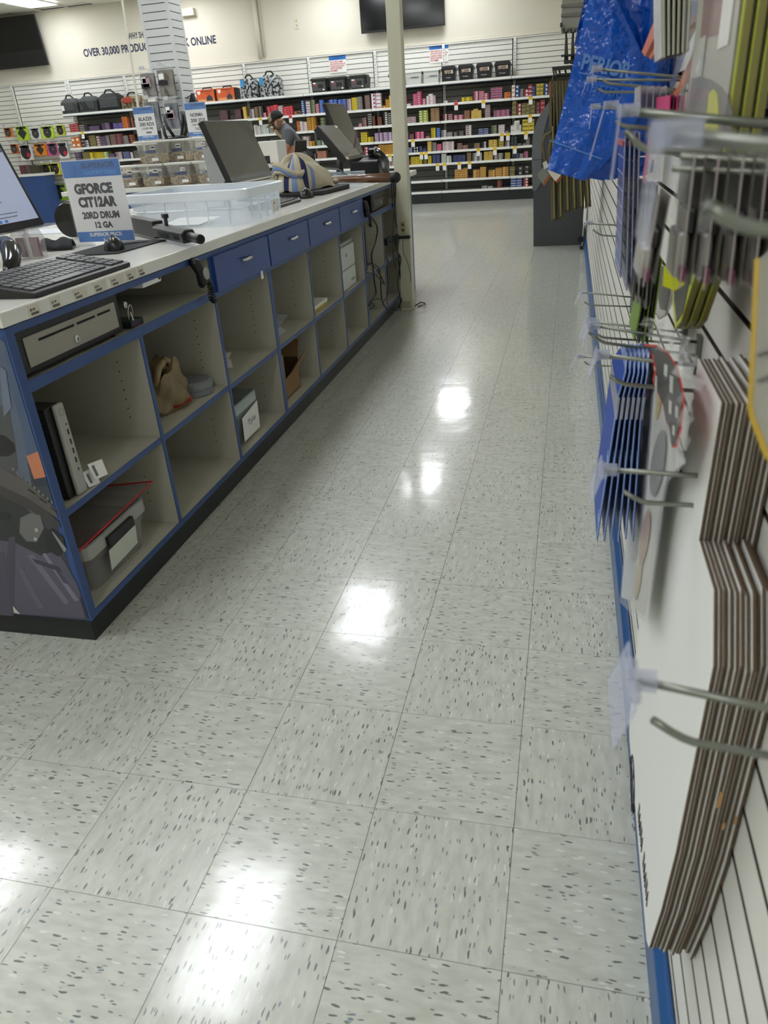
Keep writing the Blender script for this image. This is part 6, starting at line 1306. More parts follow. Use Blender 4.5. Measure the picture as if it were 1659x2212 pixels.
# ------------------------------------------------------------------ olive rifle cases on a rack
RY = 4.6
M_olive = mat('olive_nylon', '5e5638', .8, vary=.15, bump=.0008, bscale=120)
M_zip = mat('khaki_zip_tape', '8a7d50', .7)
M_caseblk = mat('case_dark_panel', '1d1c18', .85)
for k in range(6):
    xb = PY(1197 + k * 14.5, 470, RY).x; xt = PY(1192 + k * 13, 170, RY).x
    zb = .745 - (.03 if k < 2 else 0) + .01 * k; zt = 1.535
    t = thing('rifle_case', 'hanging olive padded rifle case, %s in the row before the kiosk' % ['leftmost', 'second', 'third', 'fourth', 'fifth', 'rightmost'][k], 'case', (xb, RY + .15, zb), 'olive rifle cases on the rack')
    w = .017
    def lerp(z): return xb + (xt - xb) * (z - zb) / (zt - zb)
    prof = [(0, zb + .01), (.02, zb), (.25, zb), (.28, zb + .03), (.30, zt - .25), (.2, zt), (.06, zt), (.02, zt - .12), (0, zt - .25)]
    for sgn, nm in ((-1, 'left_shell'), (1, 'right_shell')):
        b = MB(); n_ = len(prof)
        vs = [V((lerp(z) + sgn * .003, RY + y, z)) for y, z in prof] + [V((lerp(z) + sgn * w * (1 if .01 < y else .7), RY + y + .004, z)) for y, z in prof]
        b.add(vs, [tuple(range(n_)), tuple(range(2 * n_ - 1, n_ - 1, -1))] + [(i, (i + 1) % n_, n_ + (i + 1) % n_, n_ + i) for i in range(n_)])
        b.build(nm, M_olive, t, bevel=.003)
    MB().tube([V((lerp(z) + .002, RY - .004, z)) for z in (zb + .02, zb + .3, zb + .5, zt - .25)], .005, 6).build('zip', M_zip, t)
    MB().tube([V((xt, RY + .1, zt)), V((xt + .01, RY + .1, zt + .04)), V((xt, RY + .1, zt + .08))], .006, 6).build('hanging_loop', M_olive, t)
t = thing('case_strap', 'olive webbing strap looping left of the rifle cases', 'strap', tuple(PY(1170, 300, RY)))
MB().tube([PY(u, v, RY) for u, v in ((1192, 285), (1178, 292), (1172, 310), (1176, 340), (1182, 356), (1190, 350), (1186, 330), (1190, 300))], .010, 6).build('webbing', M_olive, t, smooth=True)
for k, (pts, col, lb) in enumerate((([(1160, 378), (1175, 358), (1190, 372), (1172, 398)], '7d7f74', 'grey picture hang tag low on the leftmost rifle case'), ([(1182, 366), (1212, 378), (1200, 392), (1190, 380)], 'd9cfc4', 'cream hang tag under the corner of the blue bags'), ([(1172, 352), (1180, 347), (1186, 360), (1176, 366)], 'c9c9c2', 'small white tag above the picture tag'))):
    t = thing('hang_tag', lb, 'tag', tuple(PY(*pts[0], RY - .03)), 'hang tags on the rifle cases')
    MB().slab([PY(u, v, RY - .03 - .01 * k) for u, v in pts], (0, .003, 0)).build('card', mat('tag_' + col, col, .5, vary=.15), t)
    if k < 2: MB().slab([PY(u + 3, v + 4, RY - .022) for u, v in pts], (0, .002, 0)).build('orange_back', mat('tag_orange', 'c8642a', .5), t)
rk = thing('case_rack', 'black wall rack with stepped bars holding the rifle cases', 'rack', (.2, RY + .1, 1.5))
def bar(u0, v0, u1, v1, y=RY + .05, d=.06, name='bar', m_=None):
    a, c = PY(u0, v1, y), PY(u1, v0, y)
    return MB().box(a.x, min(c.x, .262), y, y + d, a.z, c.z).build(name, m_ or M_black, rk)
bar(1195, 140, 1250, 152); bar(1212, 114, 1262, 122); bar(1200, 152, 1290, 164); bar(1218, 124, 1295, 137)
bar(1250, 138, 1300, 160, RY + .02)
MB().tube([PY(1200, 152, RY + .05), PY(1203, 168, RY + .05), PY(1207, 170, RY + .05)], .005, 6).build('rod', M_black, rk)
for k in range(3):
    u = 1222 + k * 15
    MB().tube([PY(u - 4, 62, RY + .1), PY(u - 3, 70, RY + .1), PY(u + 1, 71, RY + .1), PY(u + 5, 68, RY + .1), PY(u + 6, 64, RY + .1)], .005, 6).tube([PY(u + 1, 71, RY + .1), PY(u + 1, 80, RY + .1)], .006, 6).build('j_hook', M_black, rk, smooth=True)
for k in range(2):
    u = 1222 + k * 14
    t = thing('hanging_pouch', 'slim dark olive pouch hanging from the %s hook above the rack' % ['left', 'right'][k], 'pouch', tuple(PY(u, 140, RY + .1)), 'slim pouches over the rack')
    MB().slab([PY(uu_, vv_, RY + .1) for uu_, vv_ in ((u - 4, 138), (u + 6, 138), (u + 4, 80), (u - 1, 76))], (0, .03, 0)).build('body', mat('dark_olive_cloth', '4a4638', .8), t, bevel=.004)
t = thing('grey_header', 'grey sheet-metal header with sloped fins above the hooks', 'shelf', tuple(PY(1240, 20, RY + .1)))
a, c = PY(1212, 62, RY + .1), PY(1290, -40, RY + .1)
MB().box(a.x, .262, RY + .1, RY + .4, a.z, c.z + .1).build('header_panel', mat('header_grey', '8d8c82', .5), t)
for v in (8, 28): MB().slab([PY(u_, v_, RY + .09) for u_, v_ in ((1212, v + 2), (1212, v + 8), (1300, v + 4), (1300, v - 8))], (0, .03, 0)).build('sloped_fin', mat('fin_grey', '6f6e68', .5), t)
MB().box(PY(1210, 56, RY + .08).x, PY(1215, 48, RY + .08).x, RY + .06, RY + .1, PY(1210, 58, RY + .08).z, PY(1210, 50, RY + .08).z).build('end_clip', M_black, t)

# ------------------------------------------------------------------ grey curved kiosk
KY = 8.5
t = thing('kiosk', 'dark grey freestanding kiosk with curved front beyond the rifle cases', 'kiosk', (-.05, KY + .3, 0))
M_k1 = mat('kiosk_dark_grey', '3b3f40', .45); M_k2 = mat('kiosk_mid_grey', '5f6263', .4)
OUTK = [PY(u, v, KY) for u, v in ((1153, 533), (1152, 412), (1168, 395), (1170, 330), (1175, 285), (1184, 250), (1196, 222), (1215, 195), (1240, 178))]
P = [(p.x, max(p.z, 0)) for p in OUTK] + [(.225, OUTK[-1].z + .03), (.225, 0)]
P[0] = (-.325, 0)
MB().prism(P, 1, KY, KY + .5).build('side_panel', M_k1, t)
OUTF = [(1150, 412), (1149, 350), (1150, 300), (1156, 270), (1168, 245), (1184, 222), (1200, 203), (1215, 195), (1196, 222), (1184, 250), (1175, 285), (1170, 330), (1168, 395), (1158, 412)]
MB().prism([(p.x, p.z) for p in [PY(u, v, KY - .01) for u, v in OUTF]], 1, KY - .01, KY + .52).build('curved_front', M_k2, t)
MB().box(PY(1150, 345, KY).x - .002, PY(1169, 345, KY).x, KY - .0115, KY - .0095, PY(1150, 346, KY).z, PY(1150, 345, KY).z).build('seam', M_black, t)
MB().lathe([(.035, -.004), (.035, .0), (.012, .001)], (.21, KY - .002, .06), 1, 14).build('cable_grommet', M_black, t)
t = thing('extension_lead', 'black cord with white tag and plug hanging behind the kiosk base', 'cable', (.235, KY - .3, .0))
b = MB().tube([(.243, KY - .2, .55), (.24, KY - .22, .35), (.225, KY - .25, .22), (.235, KY - .25, .12), (.242, KY - .25, .2), (.24, KY - .25, .3), (.238, KY - .28, .05), (.23, KY - .3, .008)], .008, 6)
b.build('cord', M_cable, t, smooth=True)
MB().box(.20, .24, KY - .35, KY - .29, 0, .035).build('plug', M_black, t, bevel=.004)
MB().slab([V((.225, KY - .26, .42)), V((.255, KY - .26, .42)), V((.245, KY - .26, .12)), V((.225, KY - .26, .14))], (0, .004, 0)).build('white_tag', M_white, t)
# ------------------------------------------------------------------ things on the cabinet shelves
M_dull = mat('brushed_drawer_plate', '9b968b', .35, metal=.35, vary=.12, vscale=7)
def cash(label, y0, y1, z0, z1, x1, plate, keys=False):
    t = thing('cash_drawer', label, 'cash drawer', (x1 - .2, (y0 + y1) / 2, z0), 'cash drawers')
    MB().box(x1 - .40, x1, y0, y1, z0, z1).build('case', M_black, t, bevel=.006)
    w, h = y1 - y0, z1 - z0
    MB().box(x1, x1 + .003, y0 + .035, y1 - .025, z0 + .018, z1 - .024).build('front_plate', plate, t, bevel=.0015)
    zs = z0 + h * .62
    for a, c in ((.13, .50), (.53, .74), (.77, .93)):
        ya, yc = y0 + .035 + (w - .06) * a, y0 + .035 + (w - .06) * c
        MB().box(x1 + .0031, x1 + .0036, ya, yc, zs, zs + .0065).build('cheque_slot', mat('slot_black', '0a0a0a', .8), t)
    yc = y0 + w * .5
    MB().lathe([(.012, 0), (.012, .004), (.009, .006)], (x1 + .003, yc, z0 + h * .32), 0, 18).build('lock', M_chrome, t)
    MB().box(x1 + .0092, x1 + .0098, yc - .0012, yc + .0012, z0 + h * .32 - .005, z0 + h * .32 + .005).build('keyhole', M_blackink, t)
    for ya in (y0 + .03, y1 - .03): MB().lathe([(.012, -.0), (.012, .010)], (x1 - .03, ya, z0 - .0095), 2, 12).build('foot', M_rubber, t)
    return t
cash('large cash drawer with pale metal front in the near cabinet', .79, 1.285, .825, .944, -1.292, M_dull)
cash('smaller dark cash drawer under the worktop by the pole', 4.63, 5.15, .825, .944, -1.292, mat('dark_drawer_plate', '4a4842', .25, metal=.4))
t = thing('keys', 'bunch of keys on a steel ring hanging beside the large cash drawer', 'keys', (-1.285, 1.30, .83))
MB().lathe([(.010, 0), (.010, .006)], (-1.286, 1.305, .900), 0, 14).build('padlock_body', M_chrome, t)
MB().tube([(-1.278 + .004 * math.sin(a), 1.318 + .014 * math.cos(a), .872 + .026 * math.sin(a)) for a in [k * .524 for k in range(12)]], .0014, 6, closed=True).build('ring', M_chrome, t, smooth=True)
MB().box(-1.284, -1.272, 1.302, 1.325, .832, .848).box(-1.280, -1.274, 1.325, 1.338, .834, .850).build('black_fob', M_black, t, bevel=.002)
MB().slab([V((-1.276, 1.312, .878)), V((-1.276, 1.318, .876)), V((-1.276, 1.326, .846)), V((-1.276, 1.320, .846))], (.0012, 0, 0)).build('key_blade', M_chrome, t)
t = thing('small_carton', 'small dark printed carton lying behind the keys', 'box', (-1.34, 1.38, .816))
MB().box(-1.40, -1.30, 1.345, 1.42, .816, .838).build('carton', mat('dark_green_carton', '2c3a34', .4, vary=.5, vscale=50), t, bevel=.001)
MB().box(-1.2998, -1.2990, 1.36, 1.40, .819, .826).build('print_strip', mat('violet_print', '6c3a74', .4), t)
t = thing('junction_box', 'white plastic socket box fixed under the worktop beside the black handset', 'outlet', (-1.30, 1.50, .925))
MB().box(-1.34, -1.275, 1.42, 1.545, .928, .9635).build('body', M_white, t, bevel=.005)
MB().lathe([(.009, 0), (.009, .0015)], (-1.3080, 1.5452, .945), 1, 16).lathe([(.009, -.0012), (.009, .0)], (-1.274, 1.53, .945), 0, 16).build('socket_hole', M_black, t)
def handset(label, y, z, s=1.0, disc=True):
    t = thing('phone_handset', label, 'phone', (-1.25, y, z - .12), 'black handsets hung on the cabinets')
    MB().tube([(-1.268, y - .02, z + .042), (-1.252, y - .015, z + .034), (-1.244, y, z), (-1.246, y + .008, z - .035), (-1.256, y + .01, z - .052)], [.014, .021, .019, .020, .011], 14).build('body', M_blackgloss if False else M_black, t, smooth=True)
    if disc:
        MB().lathe([(.021, 0), (.021, .005), (.018, .007)], (-1.226, y, z - .005), 0, 24).build('silver_disc', mat('brushed_silver', 'a8a8a4', .3, metal=.7), t)
    pts = []
    L = [(0, .02, -.03), (.0, .05, -.07), (0, .055, -.12), (0, .03, -.10), (0, .035, -.05)]
    P = [V((-1.235 + a, y + b, z + c)) for a, b, c in L]
    n = 150
    for k in range(n):
        u = k / (n - 1) * (len(P) - 1); i = min(int(u), len(P) - 2); c = P[i].lerp(P[i + 1], u - i)
        a = k * .95
        pts.append(c + V((.0095 * math.cos(a), .0095 * math.sin(a), .002 * math.sin(a))))
    MB().tube(pts, .0016, 5).build('coiled_cord', M_cable, t, smooth=True)
    return t
handset('black handset with silver disc and coiled cord beside the first drawer', 1.775, .915)
handset('black handset with long coiled cord beside the far cash drawer', 4.28, .88, disc=False)
# tower computer
t = thing('computer', 'slim computer tower with silver front and black mesh side on the near shelf', 'computer', (-1.45, .87, .45))
MB().box(-1.60, -1.30, .838, .905, .452, .722).build('case', M_black, t, bevel=.002)
MB().prism([(.866, .450), (.912, .450), (.905, .724), (.866, .724)], 0, -1.2995, -1.285).build('front_bezel', mat('silver_bezel', 'a3a19b', .4), t, bevel=.006)
for k in range(26): 
    z = .465 + k * .0097
b = MB()
for k in range(26):
    z = .462 + k * .0098
    b.box(-1.595, -1.303, .8372, .8379, z, z + .0052)
tag(b.build('mesh_ribs', mat('mesh_rib', '2b2c2c', .5), t), kind='stuff')
for k, (z, h, w) in enumerate(((.66, .005, .005), (.632, .016, .006), (.603, .016, .006), (.575, .016, .006), (.547, .016, .006), (.522, .008, .004))):
    MB().box(-1.2852, -1.2842, .892 - w / 2, .892 + w / 2, z, z + h).build('port', mat('port_black', '0d0d0d', .5), t)
MB().tube([(-1.2845, .886 + .012 * math.cos(a * .785), .70 + .010 * math.sin(a * .785)) for a in range(8)], .0006, 4, closed=True).build('power_button', mat('button_line', '6b6b68', .4), t)
for k, (y, z, w, h, x, lb) in enumerate(((.915, .455, .05, .045, -1.285, 'white card standing against the tower front'), (.93, .452, .07, .03, -1.33, 'white card lying on the near middle shelf behind the tower'), (.935, .47, .06, .05, -1.274, 'white printed card leaning out over the near shelf edge'))):
    t = thing('paper_card', lb, 'card', (x, y + w / 2, z), 'cards by the computer tower')
    MB().slab([V((x, y, z)), V((x + .004, y + w, z - .008)), V((x - .004, y + w, z + h - .008)), V((x - .012, y, z + h))], (.0008, 0, 0)).build('card', M_paper, t)
    MB().slab([V((x + .001, y + .01, z + .008)), V((x + .0015, y + .02, z + .007)), V((x - .006, y + .02, z + h * .8)), V((x - .0065, y + .01, z + h * .8))], (.0010, 0, 0)).build('print_line', mat('grey_print_line', '66676a', .5), t)
# clear bin with red-edged pouch, bottom of the near cabinet
Z0 = .117
def tubbin(label, X0, X1, Y0, Y1, h, m_, mr, group=None, handle=None):
    t = thing('storage_bin', label, 'bin', ((X0 + X1) / 2, (Y0 + Y1) / 2, Z0), group)
    def rg(e, z): return rrect(X0 + e, X1 - e, Y0 + e, Y1 - e, .03, z, 3)
    shell([rg(.025, Z0), rg(.014, Z0 + h * .55), rg(.010, Z0 + h * .57), rg(.004, Z0 + h - .04)], 'tub', m_, t, solid=.002)
    shell([rg(.004, Z0 + h - .045), rg(.0, Z0 + h - .04), rg(.0, Z0 + h), rg(.006, Z0 + h + .002)], 'rim', mr, t, closed_bottom=False, solid=.003)
    return t
M_bin = mat('smoky_clear_bin', 'b9b7b4', .2, alpha=.22); M_binr = mat('frosted_bin_rim', 'bdbdb8', .25, alpha=.6)
t = tubbin('clear bin with black latch and white label under a red-edged pouch', -1.66, -1.30, .84, 1.20, .165, M_bin, M_binr)
MB().box(-1.302, -1.285, .94, 1.09, Z0 + .118, Z0 + .152).build('black_latch', M_black, t, bevel=.004)
MB().slab([V((-1.293, .925, Z0 + .045)), V((-1.293, 1.085, Z0 + .052)), V((-1.289, 1.09, Z0 + .118)), V((-1.289, .93, Z0 + .112))], (.002, 0, 0)).build('paper_label', mat('bin_label', 'c3c7ba', .6), t)
MB().ball((-1.48, 1.02, Z0 + .05), .11, sc=(1, 1.2, .42)).build('red_contents', mat('maroon_cloth', '5e2f33', .8, vary=.3), t, smooth=True)
t = thing('zip_pouch', 'clear flat pouch with bright red edging lying on the bin', 'pouch', (-1.45, 1.0, .30))
pp = [V((-1.64, .83, .305)), V((-1.30, .82, .292)), V((-1.285, 1.24, .318)), V((-1.60, 1.10, .335))]
MB().grid(lambda u, v: pp[0].lerp(pp[1], u).lerp(pp[3].lerp(pp[2], u), v) + V((0, 0, .010 * math.sin(3.1 * u) * math.sin(3.1 * v) + .003 * math.sin(12 * u + 6 * v))), 10, 10).build('film', mat('pinkish_film', '8f8983', .2, alpha=.45), t, smooth=True)
MB().tube([p + V((0, 0, .003)) for p in pp], .0032, 6, closed=True).build('red_edging', mat('bright_red_edging', 'c5202e', .4), t, smooth=True)
MB().prism([(-1.62, .30), (-1.55, .30), (-1.50, .345), (-1.58, .345)], 1, .86, .93).build('red_flap', mat('dull_red', '8a2e2a', .5), t)
# tan plastic bag and grey tin
t = thing('grocery_bag', 'tan translucent plastic carrier with red print on the second bay shelf', 'bag', (-1.45, 1.66, .445))
c0 = V((-1.42, 1.635, .4455))
def fn(u, v):
    a = 2 * math.pi * u; s = (1 - .45 * max(0, v - .35)) * (1 if v > .06 else .85)
    r = .10 * s * (1 + .10 * math.sin(5 * a + 7 * v) + .06 * math.sin(11 * a - 9 * v))
    z = .15 * v + (.03 * math.sin(3 * a + 1) + .015 * math.sin(7 * a)) * v
    return c0 + V((r * math.cos(a) * .95, r * 1.2 * math.sin(a), max(.0, z)))
k_ = MB().grid(fn, 36, 12)
k_.add([fn(i / 36, 1) for i in range(36)], [tuple(range(36))]); k_.build('film', mat('tan_bag_film', '8e7a58', .3, alpha=.82, vary=.3, vscale=16, bump=.008, bscale=30), t, smooth=True)
MB().tube([c0 + V((.03, -.08, .11)), c0 + V((.05, -.07, .175)), c0 + V((.04, -.02, .18)), c0 + V((.03, 0, .12))], [.012, .014, .014, .012], 8).tube([c0 + V((-.02, .03, .12)), c0 + V((0, .07, .165)), c0 + V((.02, .11, .13)), c0 + V((.02, .12, .09))], [.012, .016, .014, .010], 8).build('handles', mat('tan_bag_handle', '9a8560', .35, alpha=.9), t, smooth=True)
MB().grid(lambda u, v: fn(.76 + .22 * u, .06 + .14 * v) + V((.004, -.004, 0)) if False else (lambda p: c0 + (p - c0) * 1.03)(fn(-.09 + .22 * u, .04 + .14 * v)), 8, 2).build('red_print', mat('red_bag_print', '8e2a22', .4), t, smooth=True)
one('grey_tin', MB().lathe([(.070, 0), (.074, .004), (.074, .022), (.070, .024), (.070, .028), (.074, .030), (.074, .050), (.066, .058)], (-1.37, 1.80, .4455), 2, 28), mat('grey_tin_plastic', '76797c', .45), 'round grey two-part tin beside the tan plastic bag', 'tin', smooth=False)
# papers
for k, (x, y, z, w, d, a, lb) in enumerate(((-1.36, 1.41, Z0, .08, .05, .3, 'white printed paper on the bottom shelf of the second bay'), (-1.42, 1.36, Z0, .06, .05, .1, 'red and white leaflet at the divider of the second bay'), (-1.40, 2.20, .4415, .10, .03, .5, 'folded white slip on the shelf below the first drawer'), (-1.45, 2.28, .4415, .16, .025, .2, 'thin curled white paper on the shelf below the first drawer'))):
    t = thing('paper_slip', lb, 'paper', (x, y, z), 'papers on the shelves')
    ca, sa = math.cos(a), math.sin(a)
    MB().grid(lambda u, v: V((x + d * (u - .5) * ca - w * (v - .5) * sa, y + d * (u - .5) * sa + w * (v - .5) * ca, z + .001 + .012 * (v ** 2))), 4, 6).build('sheet', M_paper, t, solid=.001)
    if k == 1: MB().box(x - .02, x + .02, y - .02, y + .02, z + .012, z + .014).build('red_print', mat('leaflet_red', '9c2a30', .5), t)
# second clear bin with handwritten name
t = tubbin('clear open bin with a handwritten white label, black cloth inside', -1.66, -1.31, 1.985, 2.26, .195, mat('blue_clear_bin', 'b5c2c4', .15, alpha=.3), mat('clear_bin_rim', 'c6d0cf', .2, alpha=.6))
MB().slab([V((-1.3105, 2.05, .135)), V((-1.3105, 2.235, .135)), V((-1.306, 2.235, .265)), V((-1.306, 2.05, .245))], (.0012, 0, 0)).build('paper_label', M_paper, t)
text('Tylo', (-1.3045, 2.10, .185), (0, 1, .02), (0, 0, 1), .09, .032, M_blackink, t, name='handwriting', bold=-.01)
t = thing('black_cloth', 'crumpled black cloth inside the handwritten bin', 'cloth', (-1.45, 2.1, .15))
MB().grid(lambda u, v: V((-1.47 + .11 * math.cos(6.28 * u) * math.cos(1.5 * v), 2.11 + .09 * math.sin(6.28 * u) * math.cos(1.5 * v), .16 + .14 * math.sin(1.5 * v) * (1 + .25 * math.sin(12 * u + 6 * v)))), 24, 8).build('cloth', mat('black_cloth_2', '15161a', .85), t, smooth=True)
MB().box(-1.56, -1.52, 2.0, 2.06, .15, .40).build('upright_case', M_black, t, bevel=.004)
# black boxed item, acrylic stand
t = thing('black_box', 'black upright box with pale vertical lettering in the fourth bay', 'box', (-1.36, 2.55, .441))
MB().box(-1.50, -1.31, 2.535, 2.575, .4415, .66).build('carton', M_black, t, bevel=.002)
text('OUTLET', (-1.34, 2.5345, .46), (0, 0, 1), (-1, 0, 0), .14, .03, mat('pale_grey_print', 'a5aaa8', .5), t)
t = thing('acrylic_stand', 'clear acrylic sign stands lying on their side in the fourth bay', 'stand', (-1.38, 2.75, .441))
MB().slab([V((-1.36, 2.62, .444)), V((-1.36, 2.90, .50)), V((-1.50, 2.90, .52)), V((-1.50, 2.62, .46))], (0, 0, .003)).build('stand_face', M_acr, t)
MB().slab([V((-1.34, 2.68, .443)), V((-1.34, 2.80, .443)), V((-1.40, 2.74, .53)), V((-1.40, 2.70, .53))], (0, .003, 0)).build('stand_foot', M_acr, t)
# open cardboard carton
t = thing('cardboard_carton', 'open brown cardboard carton with raised flaps in the bottom fourth bay', 'box', (-1.45, 2.75, Z0))
M_kb = mat('brown_corrugated', '8a6b45', .85, vary=.1); M_kbd = mat('brown_corrugated_inside', '5e4630', .9)
X0, X1, Y0, Y1 = -1.58, -1.33, 2.60, 2.90; z1 = .28
MB().box(X0, X1, Y0, Y0 + .004, Z0, z1 + .07).build('near_wall', M_kb, t)
MB().box(X1 - .004, X1, Y0 + .004, Y0 + .09, Z0, z1 + .07).box(X1 - .004, X1, Y0 + .09, Y1, Z0, z1 - .06).build('front_wall', M_kb, t)
MB().box(X0, X1, Y1 - .004, Y1, Z0, z1).box(X0, X0 + .004, Y0, Y1, Z0, z1 + .135).build('rear_walls', M_kbd, t)
MB().slab([V((X1, Y0 + .09, z1 - .06)), V((X1, Y1, z1 - .06)), V((X1 + .045, Y1 + .06, z1 + .045)), V((X1 + .03, Y0 + .12, z1 - .03))], (0, 0, .004)).build('front_flap', M_kb, t)
MB().slab([V((X0, Y1, z1)), V((X1, Y1, z1)), V((X1 - .02, Y1 + .09, z1 + .07)), V((X0 + .02, Y1 + .09, z1 + .07))], (0, 0, .004)).build('side_flap', M_kb, t)
MB().box(X0, X1, Y0, Y1, Z0, Z0 + .004).build('base', M_kbd, t)
t = thing('notebook', 'thick white paper pad with yellow edge on the fifth bay shelf', 'notebook', (-1.45, 3.3, .4415))
MB().box(-1.55, -1.31, 3.18, 3.46, .4415, .458).build('yellow_board', mat('yellow_pad_edge', 'b5a24a', .6), t)
MB().box(-1.55, -1.312, 3.18, 3.46, .458, .476).build('paper_block', M_paper, t)
t = thing('printer', 'white office printer filling the upper sixth bay', 'printer', (-1.5, 3.93, .4415))
M_pr = mat('printer_white', 'c2c5bf', .4)
MB().box(-1.70, -1.30, 3.72, 4.10, .4415, .56).build('lower_tray', M_pr, t, bevel=.006)
MB().box(-1.70, -1.30, 3.72, 4.10, .5635, .70).build('upper_body', M_pr, t, bevel=.006)
MB().box(-1.69, -1.31, 3.72, 4.10, .7025, .722).build('lid', mat('printer_lid', '9fa29d', .4), t, bevel=.006)
MB().box(-1.60, -1.40, 3.76, 3.95, .7225, .735).build('control_panel', M_black, t)
MB().box(-1.2998, -1.2985, 3.98, 4.06, .475, .49).build('tray_recess', mat('tray_shadow_grey', '858983', .5), t)
MB().lathe([(.012, 0), (.012, .001)], (-1.2998, 3.90, .645), 0, 16).build('round_badge', mat('dark_badge', '4d5152', .4), t)
# cables of the far cabinet
def cable(pts, r=.0045, m_=None, x=-1.245):
    P = [V(PX(u, v, x)) if not isinstance(u, V) else u for u, v in pts]
    out = []
    n = len(P)
    for i in range(n - 1):
        p0, p1, p2, p3 = P[max(i - 1, 0)], P[i], P[i + 1], P[min(i + 2, n - 1)]
        for s_ in range(5):
            u = s_ / 5
            out.append(.5 * ((2 * p1) + (p2 - p0) * u + (2 * p0 - 5 * p1 + 4 * p2 - p3) * u * u + (3 * p1 - p0 - 3 * p2 + p3) * u ** 3))
    out.append(P[-1]); return out
CB = [('thick black power cable looping down in front of the far bays', [(790, 462), (805, 472), (815, 492), (812, 520), (803, 550), (806, 580), (809, 610), (812, 635), (800, 652), (798, 662)], .0055),
      ('thin black cable falling beside the handset cord', [(787, 490), (789, 520), (791, 550), (793, 575), (792, 585)], .0035),
      ('black cable crossing the far shelf and dropping to the kick plate', [(793, 569), (805, 570), (817, 578), (822, 600), (824, 640), (830, 660), (842, 672), (860, 671)], .0045),
      ('black cable hanging in a narrow loop below the far shelf', [(793, 590), (808, 590), (818, 600), (830, 615), (828, 607), (820, 592), (806, 573), (795, 572)], .0042),
      ('black cable curving down from the far shelf to the floor of the bay', [(833, 556), (838, 560), (836, 580), (838, 610), (836, 640), (828, 650), (815, 645), (802, 652), (808, 660), (799, 668)], .0045),
      ('pair of thin cables falling from the worktop beside the pole', [(851, 392), (851, 410), (852, 440), (853, 470), (858, 492), (862, 505), (861, 530)], .003),
      ('thin cable falling straight to the outlet cluster by the pole', [(854, 392), (855, 412), (852, 450), (850, 490), (849, 530), (850, 560), (856, 580)], .003),
      ('bundle of black cables falling along the pole to the floor', [(863, 540), (862, 560), (864, 590), (866, 620), (867, 645), (862, 665)], .0065),
      ('second run of black cable beside the pole', [(860, 545), (866, 560), (862, 585), (859, 610), (862, 630), (866, 650)], .004),
      ('grey cable running down the right face of the pole', [(870, 518), (872, 545), (880, 565), (886, 590), (888, 610)], .0035)]
for k, (lb, pts, r) in enumerate(CB):
    x = -1.243 - (k % 3) * .004
    if k >= 8: x = -1.225
    if k == 9: x = -1.1455
    one('cable', MB().tube(cable(pts, x=x), r, 7), M_cable if k != 9 else mat('grey_cable', '77786c', .5), lb, 'cable', 'cables by the pole', smooth=True)
t = thing('power_strip', 'black cluster of plugs and bundled cables strapped to the pole', 'power strip', (-1.27, 5.17, .56))
MB().box(-1.30, -1.262, 4.93, 5.15, .555, .60).build('adapter', M_black, t, bevel=.005)
MB().box(-1.258, -1.145, 5.195, 5.232, .565, .585).build('strap', M_black, t)
MB().box(-1.262, -1.235, 5.14, 5.22, .53, .60).build('plug', M_black, t, bevel=.006)
for q in range(4): MB().tube([(-1.29, 4.9, .60 + q * .004), (-1.255, 5.0, .615 - q * .012), (-1.25, 5.12, .60 - q * .02), (-1.245, 5.19, .55 - q * .02)], .006, 6).build('cable_loop', M_cable, t, smooth=True)
t = thing('pole_outlet', 'beige outlet plate on the pole face with a dark stain', 'outlet', (-1.2, 5.234, .62))
MB().box(-1.225, -1.18, 5.226, 5.2345, .60, .69).build('plate', mat('beige_outlet', 'b3ab8a', .5), t, bevel=.003)
for z in (.615, .655): MB().lathe([(.012, -.002), (.012, 0)], (-1.202, 5.226, z + .01), 1, 12).build('socket', mat('brown_socket', '5b4c3a', .5), t)
one('cable', MB().tube([(-1.14, 5.26, .03), (-1.10, 5.30, .05), (-1.075, 5.36, .03), (-1.08, 5.42, .008), (-1.12, 5.40, .006), (-1.13, 5.34, .008)], .005, 7), M_cable, 'black cable loop on the floor right of the pole foot', 'cable', 'cables by the pole', smooth=True)

# ------------------------------------------------------------------ the man behind the counter
PYY = 9.3
def pp_(u, v, dy=0): return PY(u, v, PYY + dy)
SK = {}
def build_body(nodes, edges, root, regions, mats, parent, name='body', sub=2):
    me = bpy.data.meshes.new(name)
    names = list(nodes)
    me.from_pydata([nodes[n][0] for n in names], [(names.index(a), names.index(b)) for a, b in edges], []); me.update()
    o = bpy.data.objects.new(name, me); C.objects.link(o)
    md = o.modifiers.new('skin', 'SKIN'); md.use_smooth_shade = True
    for i, n in enumerate(names):
        s = me.skin_vertices[0].data[i]; r = nodes[n][1]; s.radius = r if isinstance(r, tuple) else (r, r); s.use_root = (n == root)
    ss = o.modifiers.new('sub', 'SUBSURF'); ss.levels = ss.render_levels = sub
    dg = bpy.context.evaluated_depsgraph_get(); dg.update()
    e = o.evaluated_get(dg); m2 = bpy.data.meshes.new_from_object(e)
    bpy.data.objects.remove(o)
    b = MB(); b.v = [v.co.copy() for v in m2.vertices]; b.f = [tuple(p.vertices) for p in m2.polygons]
    def reg(c):
        best = None
        for a, d in edges:
            A, B = V(nodes[a][0]), V(nodes[d][0]); t_ = max(0, min(1, (c - A).dot(B - A) / max(1e-9, (B - A).length_squared)))
            q = (c - A.lerp(B, t_)).length
            if best is None or q < best[0]: best = (q, regions.get((a, d), 0) if t_ >= 0 else 0)
        return best[1]
    b.mi = [reg(sum((m2.vertices[i].co for i in p.vertices), V()) / len(p.vertices)) for p in m2.polygons]
    bpy.data.meshes.remove(m2)
    return b.build(name, mats, parent, smooth=True)
